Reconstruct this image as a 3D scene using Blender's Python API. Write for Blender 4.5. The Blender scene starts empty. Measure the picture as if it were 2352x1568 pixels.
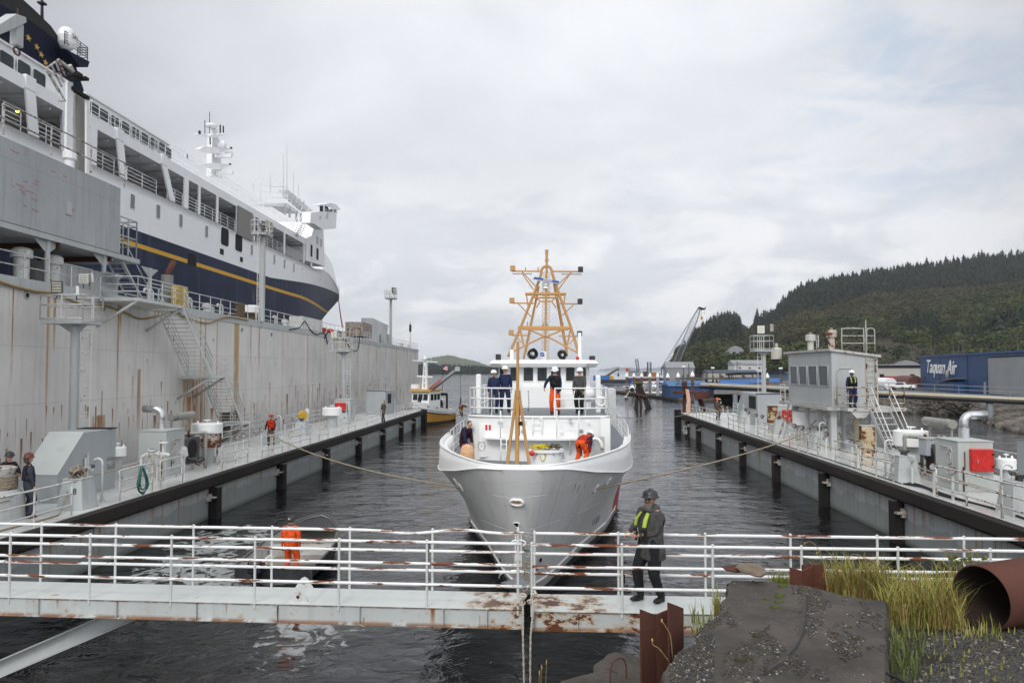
import bpy,bmesh,math,random
from mathutils import Vector,Matrix,noise
random.seed(7)
SC=bpy.context.scene
COL=SC.collection
PI=math.pi
F=1700.0;PITCH=math.radians(2.22);YAW=math.radians(3.165)
CAM=Vector((0,0,6.1))
cd=bpy.data.cameras.new('camera');cam=bpy.data.objects.new('camera',cd);COL.objects.link(cam)
cam.location=CAM;cam.rotation_euler=(PI/2+PITCH,0,YAW)
cd.sensor_width=36;cd.lens=F/2352*36;cd.clip_end=30000;cd.clip_start=0.1
SC.camera=cam
CR=cam.rotation_euler.to_matrix()
SUN_EL=math.radians(42);SUN_AZ=math.radians(200)
sd=bpy.data.lights.new('sun','SUN');sun=bpy.data.objects.new('sun',sd);COL.objects.link(sun)
sd.energy=1.5;sd.angle=math.radians(18);sd.color=(1.0,0.97,0.92)
sv=Vector((math.sin(SUN_AZ)*math.cos(SUN_EL),math.cos(SUN_AZ)*math.cos(SUN_EL),math.sin(SUN_EL)))
sun.rotation_euler=(-sv).to_track_quat('-Z','Y').to_euler()
SC.view_settings.view_transform='Standard';SC.view_settings.look='None'
SC.view_settings.exposure=0.0;SC.view_settings.gamma=1.0
SC.render.engine='CYCLES'
SC.cycles.use_denoising=True;SC.cycles.max_bounces=6;SC.cycles.diffuse_bounces=3;SC.cycles.glossy_bounces=3
SC.cycles.transmission_bounces=3;SC.cycles.volume_bounces=0;SC.cycles.transparent_max_bounces=6
SC.cycles.use_adaptive_sampling=True;SC.cycles.adaptive_threshold=0.02
SC.cycles.sample_clamp_indirect=4
def ray(px,py):
 return(CR@Vector(((px-1176)/F,-(py-784)/F,-1))).normalized()
def onz(px,py,z):
 d=ray(px,py);return CAM+d*((z-CAM.z)/d.z)
def aty(px,py,y):
 d=ray(px,py);return CAM+d*(y/d.y)
def atx(px,py,x):
 d=ray(px,py);return CAM+d*(x/d.x)
class Frame:
 "a vertical frame: a = metres along its axis, lat = metres sideways (left +), z up; axis given by its vanishing column"
 def __init__(s,vpx):
  d=ray(vpx,850);d.z=0;d.normalize();s.d=d;s.n=Vector((-d.y,d.x,0))
  s.M=Matrix(((d.x,s.n.x,0,0),(d.y,s.n.y,0,0),(0,0,1,0),(0,0,0,1)))
 def hit(s,px,py,lat):
  r=ray(px,py);t=lat/r.dot(s.n);p=CAM+r*t
  return p.dot(s.d),p.z
 def w(s,a,lat,z):return s.d*a+s.n*lat+Vector((0,0,z))
def NT(name):
 m=bpy.data.materials.new(name);m.use_nodes=True;nt=m.node_tree
 b=nt.nodes['Principled BSDF'];return m,nt,b
class G:
 "tiny node-graph writer"
 def __init__(s,nt):s.nt=nt
 def n(s,t,**kw):
  nd=s.nt.nodes.new(t)
  for k,v in kw.items():
   if k.startswith('i_'):nd.inputs[k[2:].replace('_',' ')].default_value=v
   else:setattr(nd,k,v)
  return nd
 def l(s,a,b):s.nt.links.new(a,b)
 def v(s,sock,x):
  if hasattr(x,'is_output')or hasattr(x,'links'):s.nt.links.new(x,sock)
  else:sock.default_value=x
 def m(s,op,a,b=0.0,c=None,clamp=False):
  nd=s.nt.nodes.new('ShaderNodeMath');nd.operation=op;nd.use_clamp=clamp
  s.v(nd.inputs[0],a);s.v(nd.inputs[1],b)
  if c is not None:s.v(nd.inputs[2],c)
  return nd.outputs[0]
 def rng(s,x,a,b,c=0.0,d=1.0,smooth=True):
  nd=s.nt.nodes.new('ShaderNodeMapRange');nd.interpolation_type='SMOOTHSTEP' if smooth else 'LINEAR'
  s.v(nd.inputs[0],x);s.v(nd.inputs[1],a);s.v(nd.inputs[2],b);nd.inputs[3].default_value=c;nd.inputs[4].default_value=d
  return nd.outputs[0]
 def mix(s,f,a,b,mode='MIX'):
  nd=s.nt.nodes.new('ShaderNodeMix');nd.data_type='RGBA';nd.blend_type=mode
  s.v(nd.inputs[0],f)
  for i,x in((6,a),(7,b)):
   if isinstance(x,(tuple,list)):x=tuple(x)+(1,)if len(x)==3 else x
   s.v(nd.inputs[i],x)
  return nd.outputs[2]
 def pos(s):
  if not hasattr(s,'_p'):s._p=s.n('ShaderNodeNewGeometry').outputs['Position']
  return s._p
 def sep(s,v):
  nd=s.n('ShaderNodeSeparateXYZ');s.l(v,nd.inputs[0]);return nd.outputs
 def comb(s,x,y,z):
  nd=s.n('ShaderNodeCombineXYZ');s.v(nd.inputs[0],x);s.v(nd.inputs[1],y);s.v(nd.inputs[2],z);return nd.outputs[0]
 def scale(s,v,sc):
  nd=s.n('ShaderNodeVectorMath',operation='MULTIPLY');s.l(v,nd.inputs[0]);nd.inputs[1].default_value=sc;return nd.outputs[0]
 def noise(s,v,sc,detail=3,rough=.55,dist=0.0):
  nd=s.n('ShaderNodeTexNoise');s.l(v,nd.inputs['Vector']);nd.inputs['Scale'].default_value=sc
  nd.inputs['Detail'].default_value=detail;nd.inputs['Roughness'].default_value=rough;nd.inputs['Distortion'].default_value=dist
  return nd.outputs[0]
 def wn(s,x):
  nd=s.n('ShaderNodeTexWhiteNoise',noise_dimensions='1D');s.v(nd.inputs['W'],x)
  return s.sep(nd.outputs['Color'])
 def bump(s,h,strength,dist,bsdf):
  nd=s.n('ShaderNodeBump');s.v(nd.inputs['Strength'],strength);nd.inputs['Distance'].default_value=dist;s.v(nd.inputs['Height'],h)
  s.l(nd.outputs[0],bsdf.inputs['Normal'])
 def streak(s,along,z,dens,zlo,zhi,L,prob,wmax,seed=0.0,zfix=False):
  t=s.m('MULTIPLY',s.m('ADD',along,seed*17.3),dens);i=s.m('FLOOR',t);f=s.m('FRACT',t)
  r=s.wn(i);q=s.wn(s.m('ADD',i,91.7))
  c=s.m('MULTIPLY_ADD',r[0],.6,.2);dx=s.m('DIVIDE',s.m('ABSOLUTE',s.m('SUBTRACT',f,c)),dens)
  w=s.m('MULTIPLY_ADD',s.m('POWER',r[1],2.5),wmax,wmax*.18)
  h=s.m('SUBTRACT',1.0,s.m('DIVIDE',dx,w),clamp=True);h=s.m('POWER',h,.4)
  top=zhi if zfix else s.m('MULTIPLY_ADD',r[2],zhi-zlo,zlo)
  d=s.m('SUBTRACT',top,z);ln=s.m('MULTIPLY_ADD',q[0],L*.9,L*.12)
  v=s.m('MULTIPLY',s.m('GREATER_THAN',d,0.0),s.m('SUBTRACT',1.0,s.m('DIVIDE',d,ln),clamp=True));v=s.m('POWER',v,.6)
  return s.m('MULTIPLY',s.m('MULTIPLY',h,v),s.m('LESS_THAN',q[1],prob))
RUST_D=(.06,.020,.010);RUST_M=(.16,.050,.018);RUST_L=(.33,.15,.045)
MC={}
def paint(name,col,rough=.5,metal=0.0,var=.12,grime=.15,rust=0.0,rscale=2.5,streaks=(),axis=(0,1),bump=0.0,bscale=8,plates=None,spec=.4,gcol=(.12,.11,.09),edge=None):
 if name in MC:return MC[name]
 m,nt,b=NT(name);g=G(nt);P=g.pos();sp=g.sep(P)
 c=tuple(col)+(1,)
 big=g.noise(P,.35,4);cc=g.mix(g.rng(big,.3,.7),tuple(x*(1-var)for x in col),tuple(min(1,x*(1+var*.6))for x in col))
 along=g.m('ADD',g.m('MULTIPLY',sp[0],float(axis[0])),g.m('MULTIPLY',sp[1],float(axis[1])))
 if grime>0:
  gv=g.comb(g.m('MULTIPLY',along,2.2),g.m('MULTIPLY',sp[0],.9),g.m('MULTIPLY',sp[2],.16))
  gn=g.noise(gv,1.6,6,.62)
  cc=g.mix(g.m('MULTIPLY',g.rng(gn,.46,.75),grime),cc,gcol)
  fn=g.noise(P,14,3,.7);cc=g.mix(g.m('MULTIPLY',g.rng(fn,.5,.8),grime*.6),cc,gcol)
 if plates:
  fy=g.m('FRACT',g.m('DIVIDE',along,plates[0]));fz=g.m('FRACT',g.m('DIVIDE',sp[2],plates[1]))
  sm=g.m('MAXIMUM',g.m('LESS_THAN',fy,.035/plates[0]),g.m('LESS_THAN',fz,.035/plates[1]))
  cc=g.mix(g.m('MULTIPLY',sm,.4),cc,tuple(x*.5 for x in col))
  pid=g.wn(g.m('ADD',g.m('FLOOR',g.m('DIVIDE',along,plates[0])),g.m('MULTIPLY',g.m('FLOOR',g.m('DIVIDE',sp[2],plates[1])),7.13)))
  cc=g.mix(g.m('MULTIPLY',pid[0],.09),cc,tuple(x*.72 for x in col))
 ro=rough
 for st in streaks:
  s=g.streak(along,sp[2],*st[:8]);zf=g.noise(g.comb(g.m('MULTIPLY',along,9.),sp[0],g.m('MULTIPLY',sp[2],1.2)),1,4)
  s=g.m('MULTIPLY',s,g.rng(zf,.2,.55,.35,1.0));rc=g.mix(g.rng(s,.25,.95),RUST_L if len(st)<9 else st[8],RUST_M if len(st)<9 else st[8])
  cc=g.mix(g.rng(s,0,.7,0,.95),cc,rc)
 if rust>0:
  rn=g.noise(P,rscale,7,.65);t=.78-.45*rust
  mk=g.rng(rn,t,t+.03);hl=g.rng(rn,t-.08,t)
  cc=g.mix(g.m('MULTIPLY',hl,.5),cc,RUST_L)
  rr=g.mix(g.rng(g.noise(P,22,3),.35,.65),RUST_D,RUST_M)
  cc=g.mix(mk,cc,rr);ro=g.m('MULTIPLY_ADD',mk,.9-rough,rough)
 g.l(cc,b.inputs['Base Color'])if hasattr(cc,'links')else None
 g.v(b.inputs['Roughness'],ro);b.inputs['Metallic'].default_value=metal;b.inputs['Specular IOR Level'].default_value=spec
 if bump>0:g.bump(g.noise(P,bscale,4),bump,.02,b)
 MC[name]=m;return m
def flat(name,col,rough=.5,metal=0.0,spec=.4,emit=None,var=.1,sc=6):
 if name in MC:return MC[name]
 m,nt,b=NT(name);g=G(nt)
 nz=g.noise(g.pos(),sc,3);cc=g.mix(g.rng(nz,.3,.7),tuple(x*(1-var)for x in col),tuple(min(1,x*(1+var))for x in col));g.l(cc,b.inputs['Base Color'])
 b.inputs['Roughness'].default_value=rough;b.inputs['Metallic'].default_value=metal;b.inputs['Specular IOR Level'].default_value=spec
 if emit:b.inputs['Emission Color'].default_value=tuple(emit[:3])+(1,);b.inputs['Emission Strength'].default_value=emit[3]
 MC[name]=m;return m
def tangent_frame(d):
 d=d.normalized();u=Vector((0,0,1)).cross(d)
 if u.length<1e-4:u=Vector((1,0,0))
 u.normalize();return u,d.cross(u)
class MB:
 def __init__(s,M=None):s.v=[];s.f=[];s.mi=[];s.M=M;s.cur=0;s.sm=[];s.smooth=False
 def add(s,vs,fs,M=None):
  o=len(s.v);MM=s.M if M is None else(s.M@M if s.M is not None else M)
  for p in vs:
   p=Vector(p);s.v.append(MM@p if MM is not None else p)
  for f in fs:s.f.append([i+o for i in f]);s.mi.append(s.cur);s.sm.append(s.smooth)
  return s
 def box(s,c,d,rz=0.0,M=None):
  x,y,z=d[0]/2,d[1]/2,d[2]/2;cs,sn=math.cos(rz),math.sin(rz)
  vs=[]
  for k in(-z,z):
   for(i,j)in((-x,-y),(x,-y),(x,y),(-x,y)):
    vs.append((c[0]+i*cs-j*sn,c[1]+i*sn+j*cs,c[2]+k))
  return s.add(vs,[(3,2,1,0),(4,5,6,7),(0,1,5,4),(1,2,6,5),(2,3,7,6),(3,0,4,7)],M)
 def bb(s,a,b,M=None):
  return s.box([(a[i]+b[i])/2 for i in range(3)],[abs(b[i]-a[i])for i in range(3)],0,M)
 def cyl(s,p,q,r,r2=None,n=8,cap=True):
  p=Vector(p);q=Vector(q);r2=r if r2 is None else r2;d=q-p
  if d.length<1e-6:return s
  u,w=tangent_frame(d);vs=[]
  for(c,rr)in((p,r),(q,r2)):
   for i in range(n):
    a=2*PI*i/n;vs.append(c+u*(rr*math.cos(a))+w*(rr*math.sin(a)))
  fs=[(i,(i+1)%n,n+(i+1)%n,n+i)for i in range(n)]
  os_=s.smooth;s.smooth=n>5;s.add(vs,fs)
  s.smooth=os_
  if cap:s.add(vs,[tuple(range(n))[::-1],tuple(range(n,2*n))])
  return s
 def tube(s,pts,r,n=6,cap=True,closed=False):
  pts=[Vector(p)for p in pts];N=len(pts);vs=[];u=None
  for i,p in enumerate(pts):
   a=pts[i-1]if(i>0 or closed)else p;b=pts[(i+1)%N]if(i<N-1 or closed)else p
   d=(b-a);d=d.normalized()if d.length>1e-9 else Vector((0,0,1))
   if u is None:u,w=tangent_frame(d)
   else:
    u=(u-d*u.dot(d));u=u.normalized()if u.length>1e-6 else tangent_frame(d)[0];w=d.cross(u)
   rr=r[i]if isinstance(r,(list,tuple))else r
   for k in range(n):
    t=2*PI*k/n;vs.append(p+u*(rr*math.cos(t))+w*(rr*math.sin(t)))
  fs=[]
  for i in range(N-1 if not closed else N):
   j=(i+1)%N
   for k in range(n):fs.append((i*n+k,i*n+(k+1)%n,j*n+(k+1)%n,j*n+k))
  if cap and not closed:fs+=[tuple(range(n))[::-1],tuple(range((N-1)*n,N*n))]
  o=s.smooth;s.smooth=True;s.add(vs,fs);s.smooth=o;return s
 def lathe(s,c,prof,n=16,ax=(0,0,1)):
  "prof: (radius, height) pairs"
  ax=Vector(ax).normalized();u,w=tangent_frame(ax);c=Vector(c);vs=[]
  for(r,h)in prof:
   for i in range(n):
    a=2*PI*i/n;vs.append(c+ax*h+u*(r*math.cos(a))+w*(r*math.sin(a)))
  fs=[]
  for k in range(len(prof)-1):
   for i in range(n):fs.append((k*n+i,k*n+(i+1)%n,(k+1)*n+(i+1)%n,(k+1)*n+i))
  fs+=[tuple(range(n))[::-1],tuple(range((len(prof)-1)*n,len(prof)*n))]
  return s.add(vs,fs)
 def sph(s,c,r,n=10,m=7,sc=(1,1,1),fn=None):
  vs=[];fs=[]
  for j in range(m+1):
   ph=PI*j/m
   for i in range(n):
    a=2*PI*i/n;d=Vector((math.sin(ph)*math.cos(a),math.sin(ph)*math.sin(a),math.cos(ph)))
    k=fn(d)if fn else 1.0
    vs.append((c[0]+d.x*r*sc[0]*k,c[1]+d.y*r*sc[1]*k,c[2]+d.z*r*sc[2]*k))
  for j in range(m):
   for i in range(n):fs.append((j*n+i,(j+1)*n+i,(j+1)*n+(i+1)%n,j*n+(i+1)%n))
  o=s.smooth;s.smooth=True;s.add(vs,fs);s.smooth=o;return s
 def prism(s,poly,vec):
  "extrude a planar polygon (3D points) along vec"
  n=len(poly);vec=Vector(vec);vs=[Vector(p)for p in poly]+[Vector(p)+vec for p in poly]
  return s.add(vs,[tuple(range(n))[::-1],tuple(range(n,2*n))]+[(i,(i+1)%n,n+(i+1)%n,n+i)for i in range(n)])
 def grid(s,rows,closed=False):
  n=len(rows[0]);vs=[p for r in rows for p in r];fs=[]
  for i in range(len(rows)-1):
   for k in range(n if closed else n-1):fs.append((i*n+k,i*n+(k+1)%n,(i+1)*n+(k+1)%n,(i+1)*n+k))
  o=s.smooth;s.smooth=True;s.add(vs,fs);s.smooth=o;return s
 def rail(s,pts,h=1.0,rails=(1.0,.66,.33),r=.025,step=1.5,posts=True,pr=None):
  "hand rail with posts along a base polyline"
  pts=[Vector(p)for p in pts]
  for k in rails:s.tube([p+Vector((0,0,h*k))for p in pts],r,5)
  if posts:
   for a,b in zip(pts[:-1],pts[1:]):
    n=max(1,round((b-a).length/step))
    for i in range(n+1):
     p=a.lerp(b,i/n);s.cyl(p,p+Vector((0,0,h)),pr or r,n=5)
  return s
 def build(s,name,mats,parent=None,bevel=0.0,recalc=True,sharp=None):
  me=bpy.data.meshes.new(name);me.from_pydata([tuple(p)for p in s.v],[],s.f)
  if not isinstance(mats,(list,tuple)):mats=[mats]
  [me.materials.append(m)for m in mats if m]
  me.polygons.foreach_set('material_index',s.mi);me.polygons.foreach_set('use_smooth',s.sm)
  me.validate()
  if recalc:
   bm=bmesh.new();bm.from_mesh(me);bmesh.ops.recalc_face_normals(bm,faces=bm.faces)
   bm.to_mesh(me);bm.free()
  o=bpy.data.objects.new(name,me);COL.objects.link(o)
  if parent is not None:
   o.parent=parent
   if parent.type=='EMPTY' or parent.type=='MESH':
    o.matrix_parent_inverse=world(parent).inverted()
  if bevel:
   bv=o.modifiers.new('bevel','BEVEL');bv.width=bevel;bv.segments=2;bv.limit_method='ANGLE'
  return o
def world(o):
 M=o.matrix_basis.copy();p=o.parent;inv=o.matrix_parent_inverse.copy()
 if p is not None:return world(p)@inv@M
 return M
def thing(name,label,cat,loc=(0,0,0),rz=0.0,group=None):
 o=bpy.data.objects.new(name,None);COL.objects.link(o);o.location=loc;o.rotation_euler=(0,0,rz)
 o.empty_display_size=.3;o['label']=label;o['category']=cat
 if group:o['group']=group
 return o
def tag(o,label,cat,group=None):
 o['label']=label;o['category']=cat
 if group:o['group']=group
 return o
def kind(o,k):o['kind']=k;return o
def copy_tree(o,loc,rz=None,label=None,sc=None):
 def rec(a,par):
  c=a.copy();COL.objects.link(c)
  if par is not None:c.parent=par
  for ch in list(a.children):rec(ch,c)
  return c
 r=rec(o,None);r.location=loc
 if rz is not None:r.rotation_euler=(0,0,rz)
 if sc is not None:r.scale=(sc,sc,sc)if not isinstance(sc,tuple)else sc
 if label:r['label']=label
 return r
def text(body,size,M,mat,name,parent,ext=.004,shear=0.0,bold=0.0):
 cu=bpy.data.curves.new(name,'FONT');cu.body=body;cu.size=size;cu.extrude=ext;cu.shear=shear;cu.offset=bold;cu.align_x='CENTER';cu.align_y='CENTER'
 t=bpy.data.objects.new('tmp',cu);COL.objects.link(t)
 dg=bpy.context.evaluated_depsgraph_get();me=bpy.data.meshes.new_from_object(t.evaluated_get(dg));bpy.data.objects.remove(t)
 me.transform(M);me.materials.clear();me.materials.append(mat);me.name=name
 o=bpy.data.objects.new(name,me);COL.objects.link(o)
 if parent is not None:o.parent=parent;o.matrix_parent_inverse=world(parent).inverted()
 return o
def basis(o,x,y):
 "matrix whose X axis is x, Y axis is y, at o"
 x=Vector(x).normalized();y=Vector(y);y=(y-x*y.dot(x)).normalized();z=x.cross(y)
 return Matrix(((x.x,y.x,z.x,o[0]),(x.y,y.y,z.y,o[1]),(x.z,y.z,z.z,o[2]),(0,0,0,1)))
def sag(a,b,s,n=16):
 a=Vector(a);b=Vector(b);return[a.lerp(b,i/n)-Vector((0,0,s*4*(i/n)*(1-i/n)))for i in range(n+1)]
W=bpy.data.worlds.new('World');SC.world=W;W.use_nodes=True
nt=W.node_tree;nt.nodes.clear();g=G(nt)
sky=g.n('ShaderNodeTexSky',sky_type='NISHITA',sun_disc=False,sun_elevation=SUN_EL,sun_rotation=SUN_AZ)
skyc=g.mix(1.0,sky.outputs[0],(.11,.11,.115),'MULTIPLY')
tc=g.n('ShaderNodeTexCoord').outputs['Generated'];s3=g.sep(tc)
zz=g.m('MAXIMUM',s3[2],0.0)
den=g.m('ADD',zz,.22)
uv=g.comb(g.m('DIVIDE',s3[0],den),g.m('DIVIDE',s3[1],den),3.0)
n1=g.noise(uv,1.15,8,.52,.35);n2=g.noise(uv,.55,3,.5,.2)
v2=g.comb(s3[0],s3[1],g.m('MULTIPLY',s3[2],2.6));n3=g.noise(v2,7.0,8,.56,.35)
c1=g.mix(g.rng(n1,.33,.66),(.70,.72,.76),(.87,.89,.93))
c1=g.mix(g.m('MULTIPLY',g.rng(n2,.35,.65),.28),c1,(.60,.63,.68))
low=g.rng(zz,.02,.36,1.0,0.0)
c3=g.mix(g.rng(n3,.40,.62),(.62,.65,.70),(1.0,1.0,1.0))
cc=g.mix(g.m('MULTIPLY',low,.75),c1,c3)
cc=g.mix(g.rng(zz,0.0,.05,.55,0.0),cc,(.50,.56,.64))
n4=g.noise(uv,1.4,4,.5,.4);gap=g.m('MULTIPLY',g.rng(n4,.56,.70,0,.5),g.rng(zz,.12,.3))
gap=g.m('MULTIPLY',gap,g.rng(s3[0],.0,.25))
cc=g.mix(gap,cc,skyc)
cb=g.n('ShaderNodeVectorMath',operation='DOT_PRODUCT');g.l(tc,cb.inputs[0]);cb.inputs[1].default_value=tuple(ray(2105,205))
bl_=g.m('MULTIPLY',g.rng(cb.outputs['Value'],.986,.9995),g.rng(g.noise(uv,3.2,6,.6,.8),.40,.62));cc=g.mix(g.m('MULTIPLY',bl_,.55),cc,(.42,.55,.72))
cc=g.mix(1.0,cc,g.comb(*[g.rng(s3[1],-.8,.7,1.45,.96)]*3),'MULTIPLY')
ctr=g.n('ShaderNodeVectorMath',operation='DOT_PRODUCT');g.l(tc,ctr.inputs[0]);ctr.inputs[1].default_value=tuple(ray(1330,560))
dk=g.rng(ctr.outputs['Value'],.74,.97,.56,1.03)
dk=g.m('MAXIMUM',dk,g.rng(s3[1],.6,.1))
cc=g.mix(1.0,cc,g.comb(dk,dk,g.m('MULTIPLY_ADD',dk,.95,.05)),'MULTIPLY')
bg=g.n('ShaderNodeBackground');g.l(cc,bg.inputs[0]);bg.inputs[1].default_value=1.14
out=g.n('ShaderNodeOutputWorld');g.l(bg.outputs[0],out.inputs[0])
GREY=(.44,.46,.46)
M_wall=paint('grey_wall_paint',(.65,.635,.60),.6,var=.10,grime=.20,plates=(7.6,2.35),axis=(0,1),streaks=((1.1,2.6,5.2,2.8,.8,.13,1),(.5,2,9.5,9.0,.5,.16,2),(.20,9,9.75,13,.75,.5,5,True,(.40,.26,.11)),(2.4,2.6,4.6,1.6,.7,.07,3),(1.5,4,8.5,1.6,.35,.07,4),(.7,3.0,4.6,2.6,.55,.24,9),(.35,9,9.7,9,.5,.10,14,True,(.34,.15,.05))),bump=.15,bscale=.8)
_nt=M_wall.node_tree;g=G(_nt);_b=_nt.nodes['Principled BSDF'];_s=_b.inputs['Base Color'].links[0].from_socket;P=g.pos();sp=g.sep(P);_st=g.noise(g.comb(g.m('MULTIPLY',sp[1],7.0),0.0,g.m('MULTIPLY',sp[2],.35)),1.0,5,.65)
for(y0,y1,zt_)in((42.4,45.2,5.6),(47.2,48.8,2.7),(25.4,26.1,6.6),(54.3,54.7,9.5),(37.4,37.8,6.2),(33.5,34.6,4.0)):
 mk=g.m('MULTIPLY',g.m('MULTIPLY',g.rng(sp[1],y0,y0+.12),g.rng(sp[1],y1,y1-.12)),g.m('MULTIPLY',g.rng(sp[2],zt_,zt_-.12),g.rng(sp[2],1.5,zt_)if zt_<6 else g.rng(sp[2],zt_-3.5,zt_)))
 mk=g.m('MULTIPLY',g.m('POWER',mk,.35),g.rng(_st,.36,.56));_s=g.mix(g.m('MULTIPLY',mk,.9),_s,g.mix(g.rng(_st,.5,.65),(.36,.17,.05),(.17,.055,.02)))
g.l(_s,_b.inputs['Base Color'])
M_grey=paint('grey_deck_paint',(.45,.47,.465),.5,var=.08,grime=.22,rust=.06)
M_greyr=paint('rusty_grey_paint',(.50,.51,.49),.5,var=.1,grime=.3,rust=.50,rscale=5)
M_rail=paint('pale_rail_paint',(.64,.65,.63),.45,var=.08,grime=.2,rust=.34,rscale=6)
M_white=paint('white_ship_paint',(.85,.855,.84),.35,var=.04,grime=.05)
M_ferry=paint('ferry_white_paint',(.82,.825,.83),.4,var=.05,grime=.10,streaks=((.35,12,19,3,.4,.05,6,False,(.5,.42,.3)),))
M_dark=flat('dark_steel',(.018,.018,.02),.7,spec=.2)
M_black=flat('black_rubber',(.012,.012,.012),.7)
M_glass=flat('window_glass',(.022,.030,.034),.12,spec=.25,var=.3,sc=.5)
M_rust=paint('bare_rust',(.10,.035,.022),.9,var=.4,grime=.3,bump=.5,bscale=18,gcol=(.03,.015,.01))
M_red=flat('red_paint',(.55,.025,.02),.4,var=.15)
M_rope=flat('rope_fibre',(.33,.27,.20),.9,var=.3,sc=25)
M_wood=paint('weathered_timber',(.024,.018,.015),.85,var=.4,grime=.5,gcol=(.02,.017,.015),bump=.5,bscale=6)
M_alu=flat('bare_metal',(.62,.63,.64),.28,metal=.9,var=.15)
M_yel=flat('yellow_plastic',(.62,.37,.03),.5)
M_bottle=flat('bottle_green',(.02,.12,.09),.6)
# water
def make_water():
 m,nt,b=NT('harbour_water');g=G(nt);P=g.pos();sp=g.sep(P)
 far=g.rng(sp[1],15,400,0,1,False)
 w1=g.noise(g.scale(P,(.55,1.0,1)),.55,3,.5,.4)
 w2=g.noise(g.scale(P,(.75,1.0,1)),2.1,4,.55,.8)
 w3=g.noise(g.scale(P,(.4,.8,1)),.12,3,.5)
 h=g.m('ADD',g.m('MULTIPLY',w1,.42),g.m('MULTIPLY',w2,.14));h=g.m('ADD',h,g.m('MULTIPLY',w3,.5))
 calm=g.rng(g.noise(P,.045,3,.5,.5),.35,.65,.55,1.0)
 g.bump(h,g.m('MULTIPLY',calm,g.rng(sp[1],14,900,.78,.5,False)),.60,b)
 def blob(cx,cy,rx,ry):
  a=g.m('DIVIDE',g.m('SUBTRACT',sp[0],cx),rx);c=g.m('DIVIDE',g.m('SUBTRACT',sp[1],cy),ry)
  return g.m('SUBTRACT',1.0,g.m('ADD',g.m('MULTIPLY',a,a),g.m('MULTIPLY',c,c)),clamp=True)
 wr=g.noise(P,1.3,6,.6,1.6);wr2=g.noise(P,5.5,4,.6,.8)
 f1=g.m('MAXIMUM',blob(-11.9,26.5,2.0,2.6),blob(-9.8,22.0,1.6,3.2));f1=g.m('MAXIMUM',f1,blob(-11.5,23.0,1.6,4.5))
 f1=g.m('MAXIMUM',f1,g.m('MULTIPLY',blob(-5.6,17.5,1.2,3.0),.8))
 fo=g.rng(g.m('ADD',g.m('MULTIPLY',f1,.15),wr),.58,.66)
 fo=g.m('MULTIPLY',fo,g.rng(f1,0,.12))
 vor=g.n('ShaderNodeTexVoronoi');g.l(g.scale(P,(1.0,1.5,1)),vor.inputs['Vector']);vor.inputs['Scale'].default_value=5.5
 f2=g.m('MAXIMUM',blob(-5.5,11.6,3.4,2.2),blob(-7.8,11.5,2.2,1.4))
 spk=g.m('MULTIPLY',g.rng(vor.outputs['Distance'],.20,.12),g.rng(g.m('ADD',wr,g.m('MULTIPLY',f2,.10)),.50,.56));spk=g.m('MULTIPLY',spk,g.rng(f2,0,.3))
 fo=g.m('MAXIMUM',fo,g.m('MULTIPLY',spk,.4))
 fo=g.m('MULTIPLY',fo,g.rng(wr2,.35,.55,.45,.9))
 murk=g.m('MAXIMUM',f1,0.0)
 base=g.mix(g.rng(murk,0,.8,0,.5),(.006,.007,.008),(.03,.035,.022))
 base=g.mix(fo,base,(.36,.38,.38));g.l(base,b.inputs['Base Color'])
 g.l(g.m('MULTIPLY_ADD',fo,.6,.02),b.inputs['Roughness']);b.inputs['IOR'].default_value=1.33;b.inputs['Specular IOR Level'].default_value=.5
 mb=MB();mb.add([(-6000,-60,0),(6000,-60,0),(6000,9000,0),(-6000,9000,0)],[(0,1,2,3)])
 kind(mb.build('water',m),'structure')
make_water()
# the two wing decks of the small dry dock
LZ,RZ=1.8,2.0
LX,RX=-14.1,12.3
M_deckp=paint('wet_deck_paint',(.62,.63,.61),.22,var=.12,grime=.35,rust=.02,rscale=1.2,spec=.6)
def mk_side(nm,ax):
 m=paint(nm,(.40,.425,.43),.5,var=.10,grime=.4,plates=(3.1,5.0),axis=(0,1),streaks=((.8,1.2,2.1,2.8,.75,.16,11,False,(.30,.20,.10)),(1.9,1.5,2.1,2.2,.65,.055,12)))
 return m
def side_mat():
 m=mk_side('dock_side_paint',0);nt=m.node_tree;g=G(nt);b=nt.nodes['Principled BSDF']
 if b.get('done'):return m
 b['done']=1
 src=b.inputs['Base Color'].links[0].from_socket;P=g.pos();sp=g.sep(P)
 tide=g.noise(g.comb(sp[0],g.m('MULTIPLY',sp[1],1.0),0.0),.8,5,.6)
 edge=g.m('ADD',.35,g.m('MULTIPLY',tide,1.1))
 mk=g.rng(g.m('SUBTRACT',edge,sp[2]),-.01,.03)
 c=g.mix(g.m('MULTIPLY',mk,.6),src,(.20,.225,.215))
 low=g.rng(sp[2],.25,.0);c=g.mix(g.m('MULTIPLY',low,.7),c,(.07,.085,.055))
 g.l(c,b.inputs['Base Color']);return m
M_side=side_mat()
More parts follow.
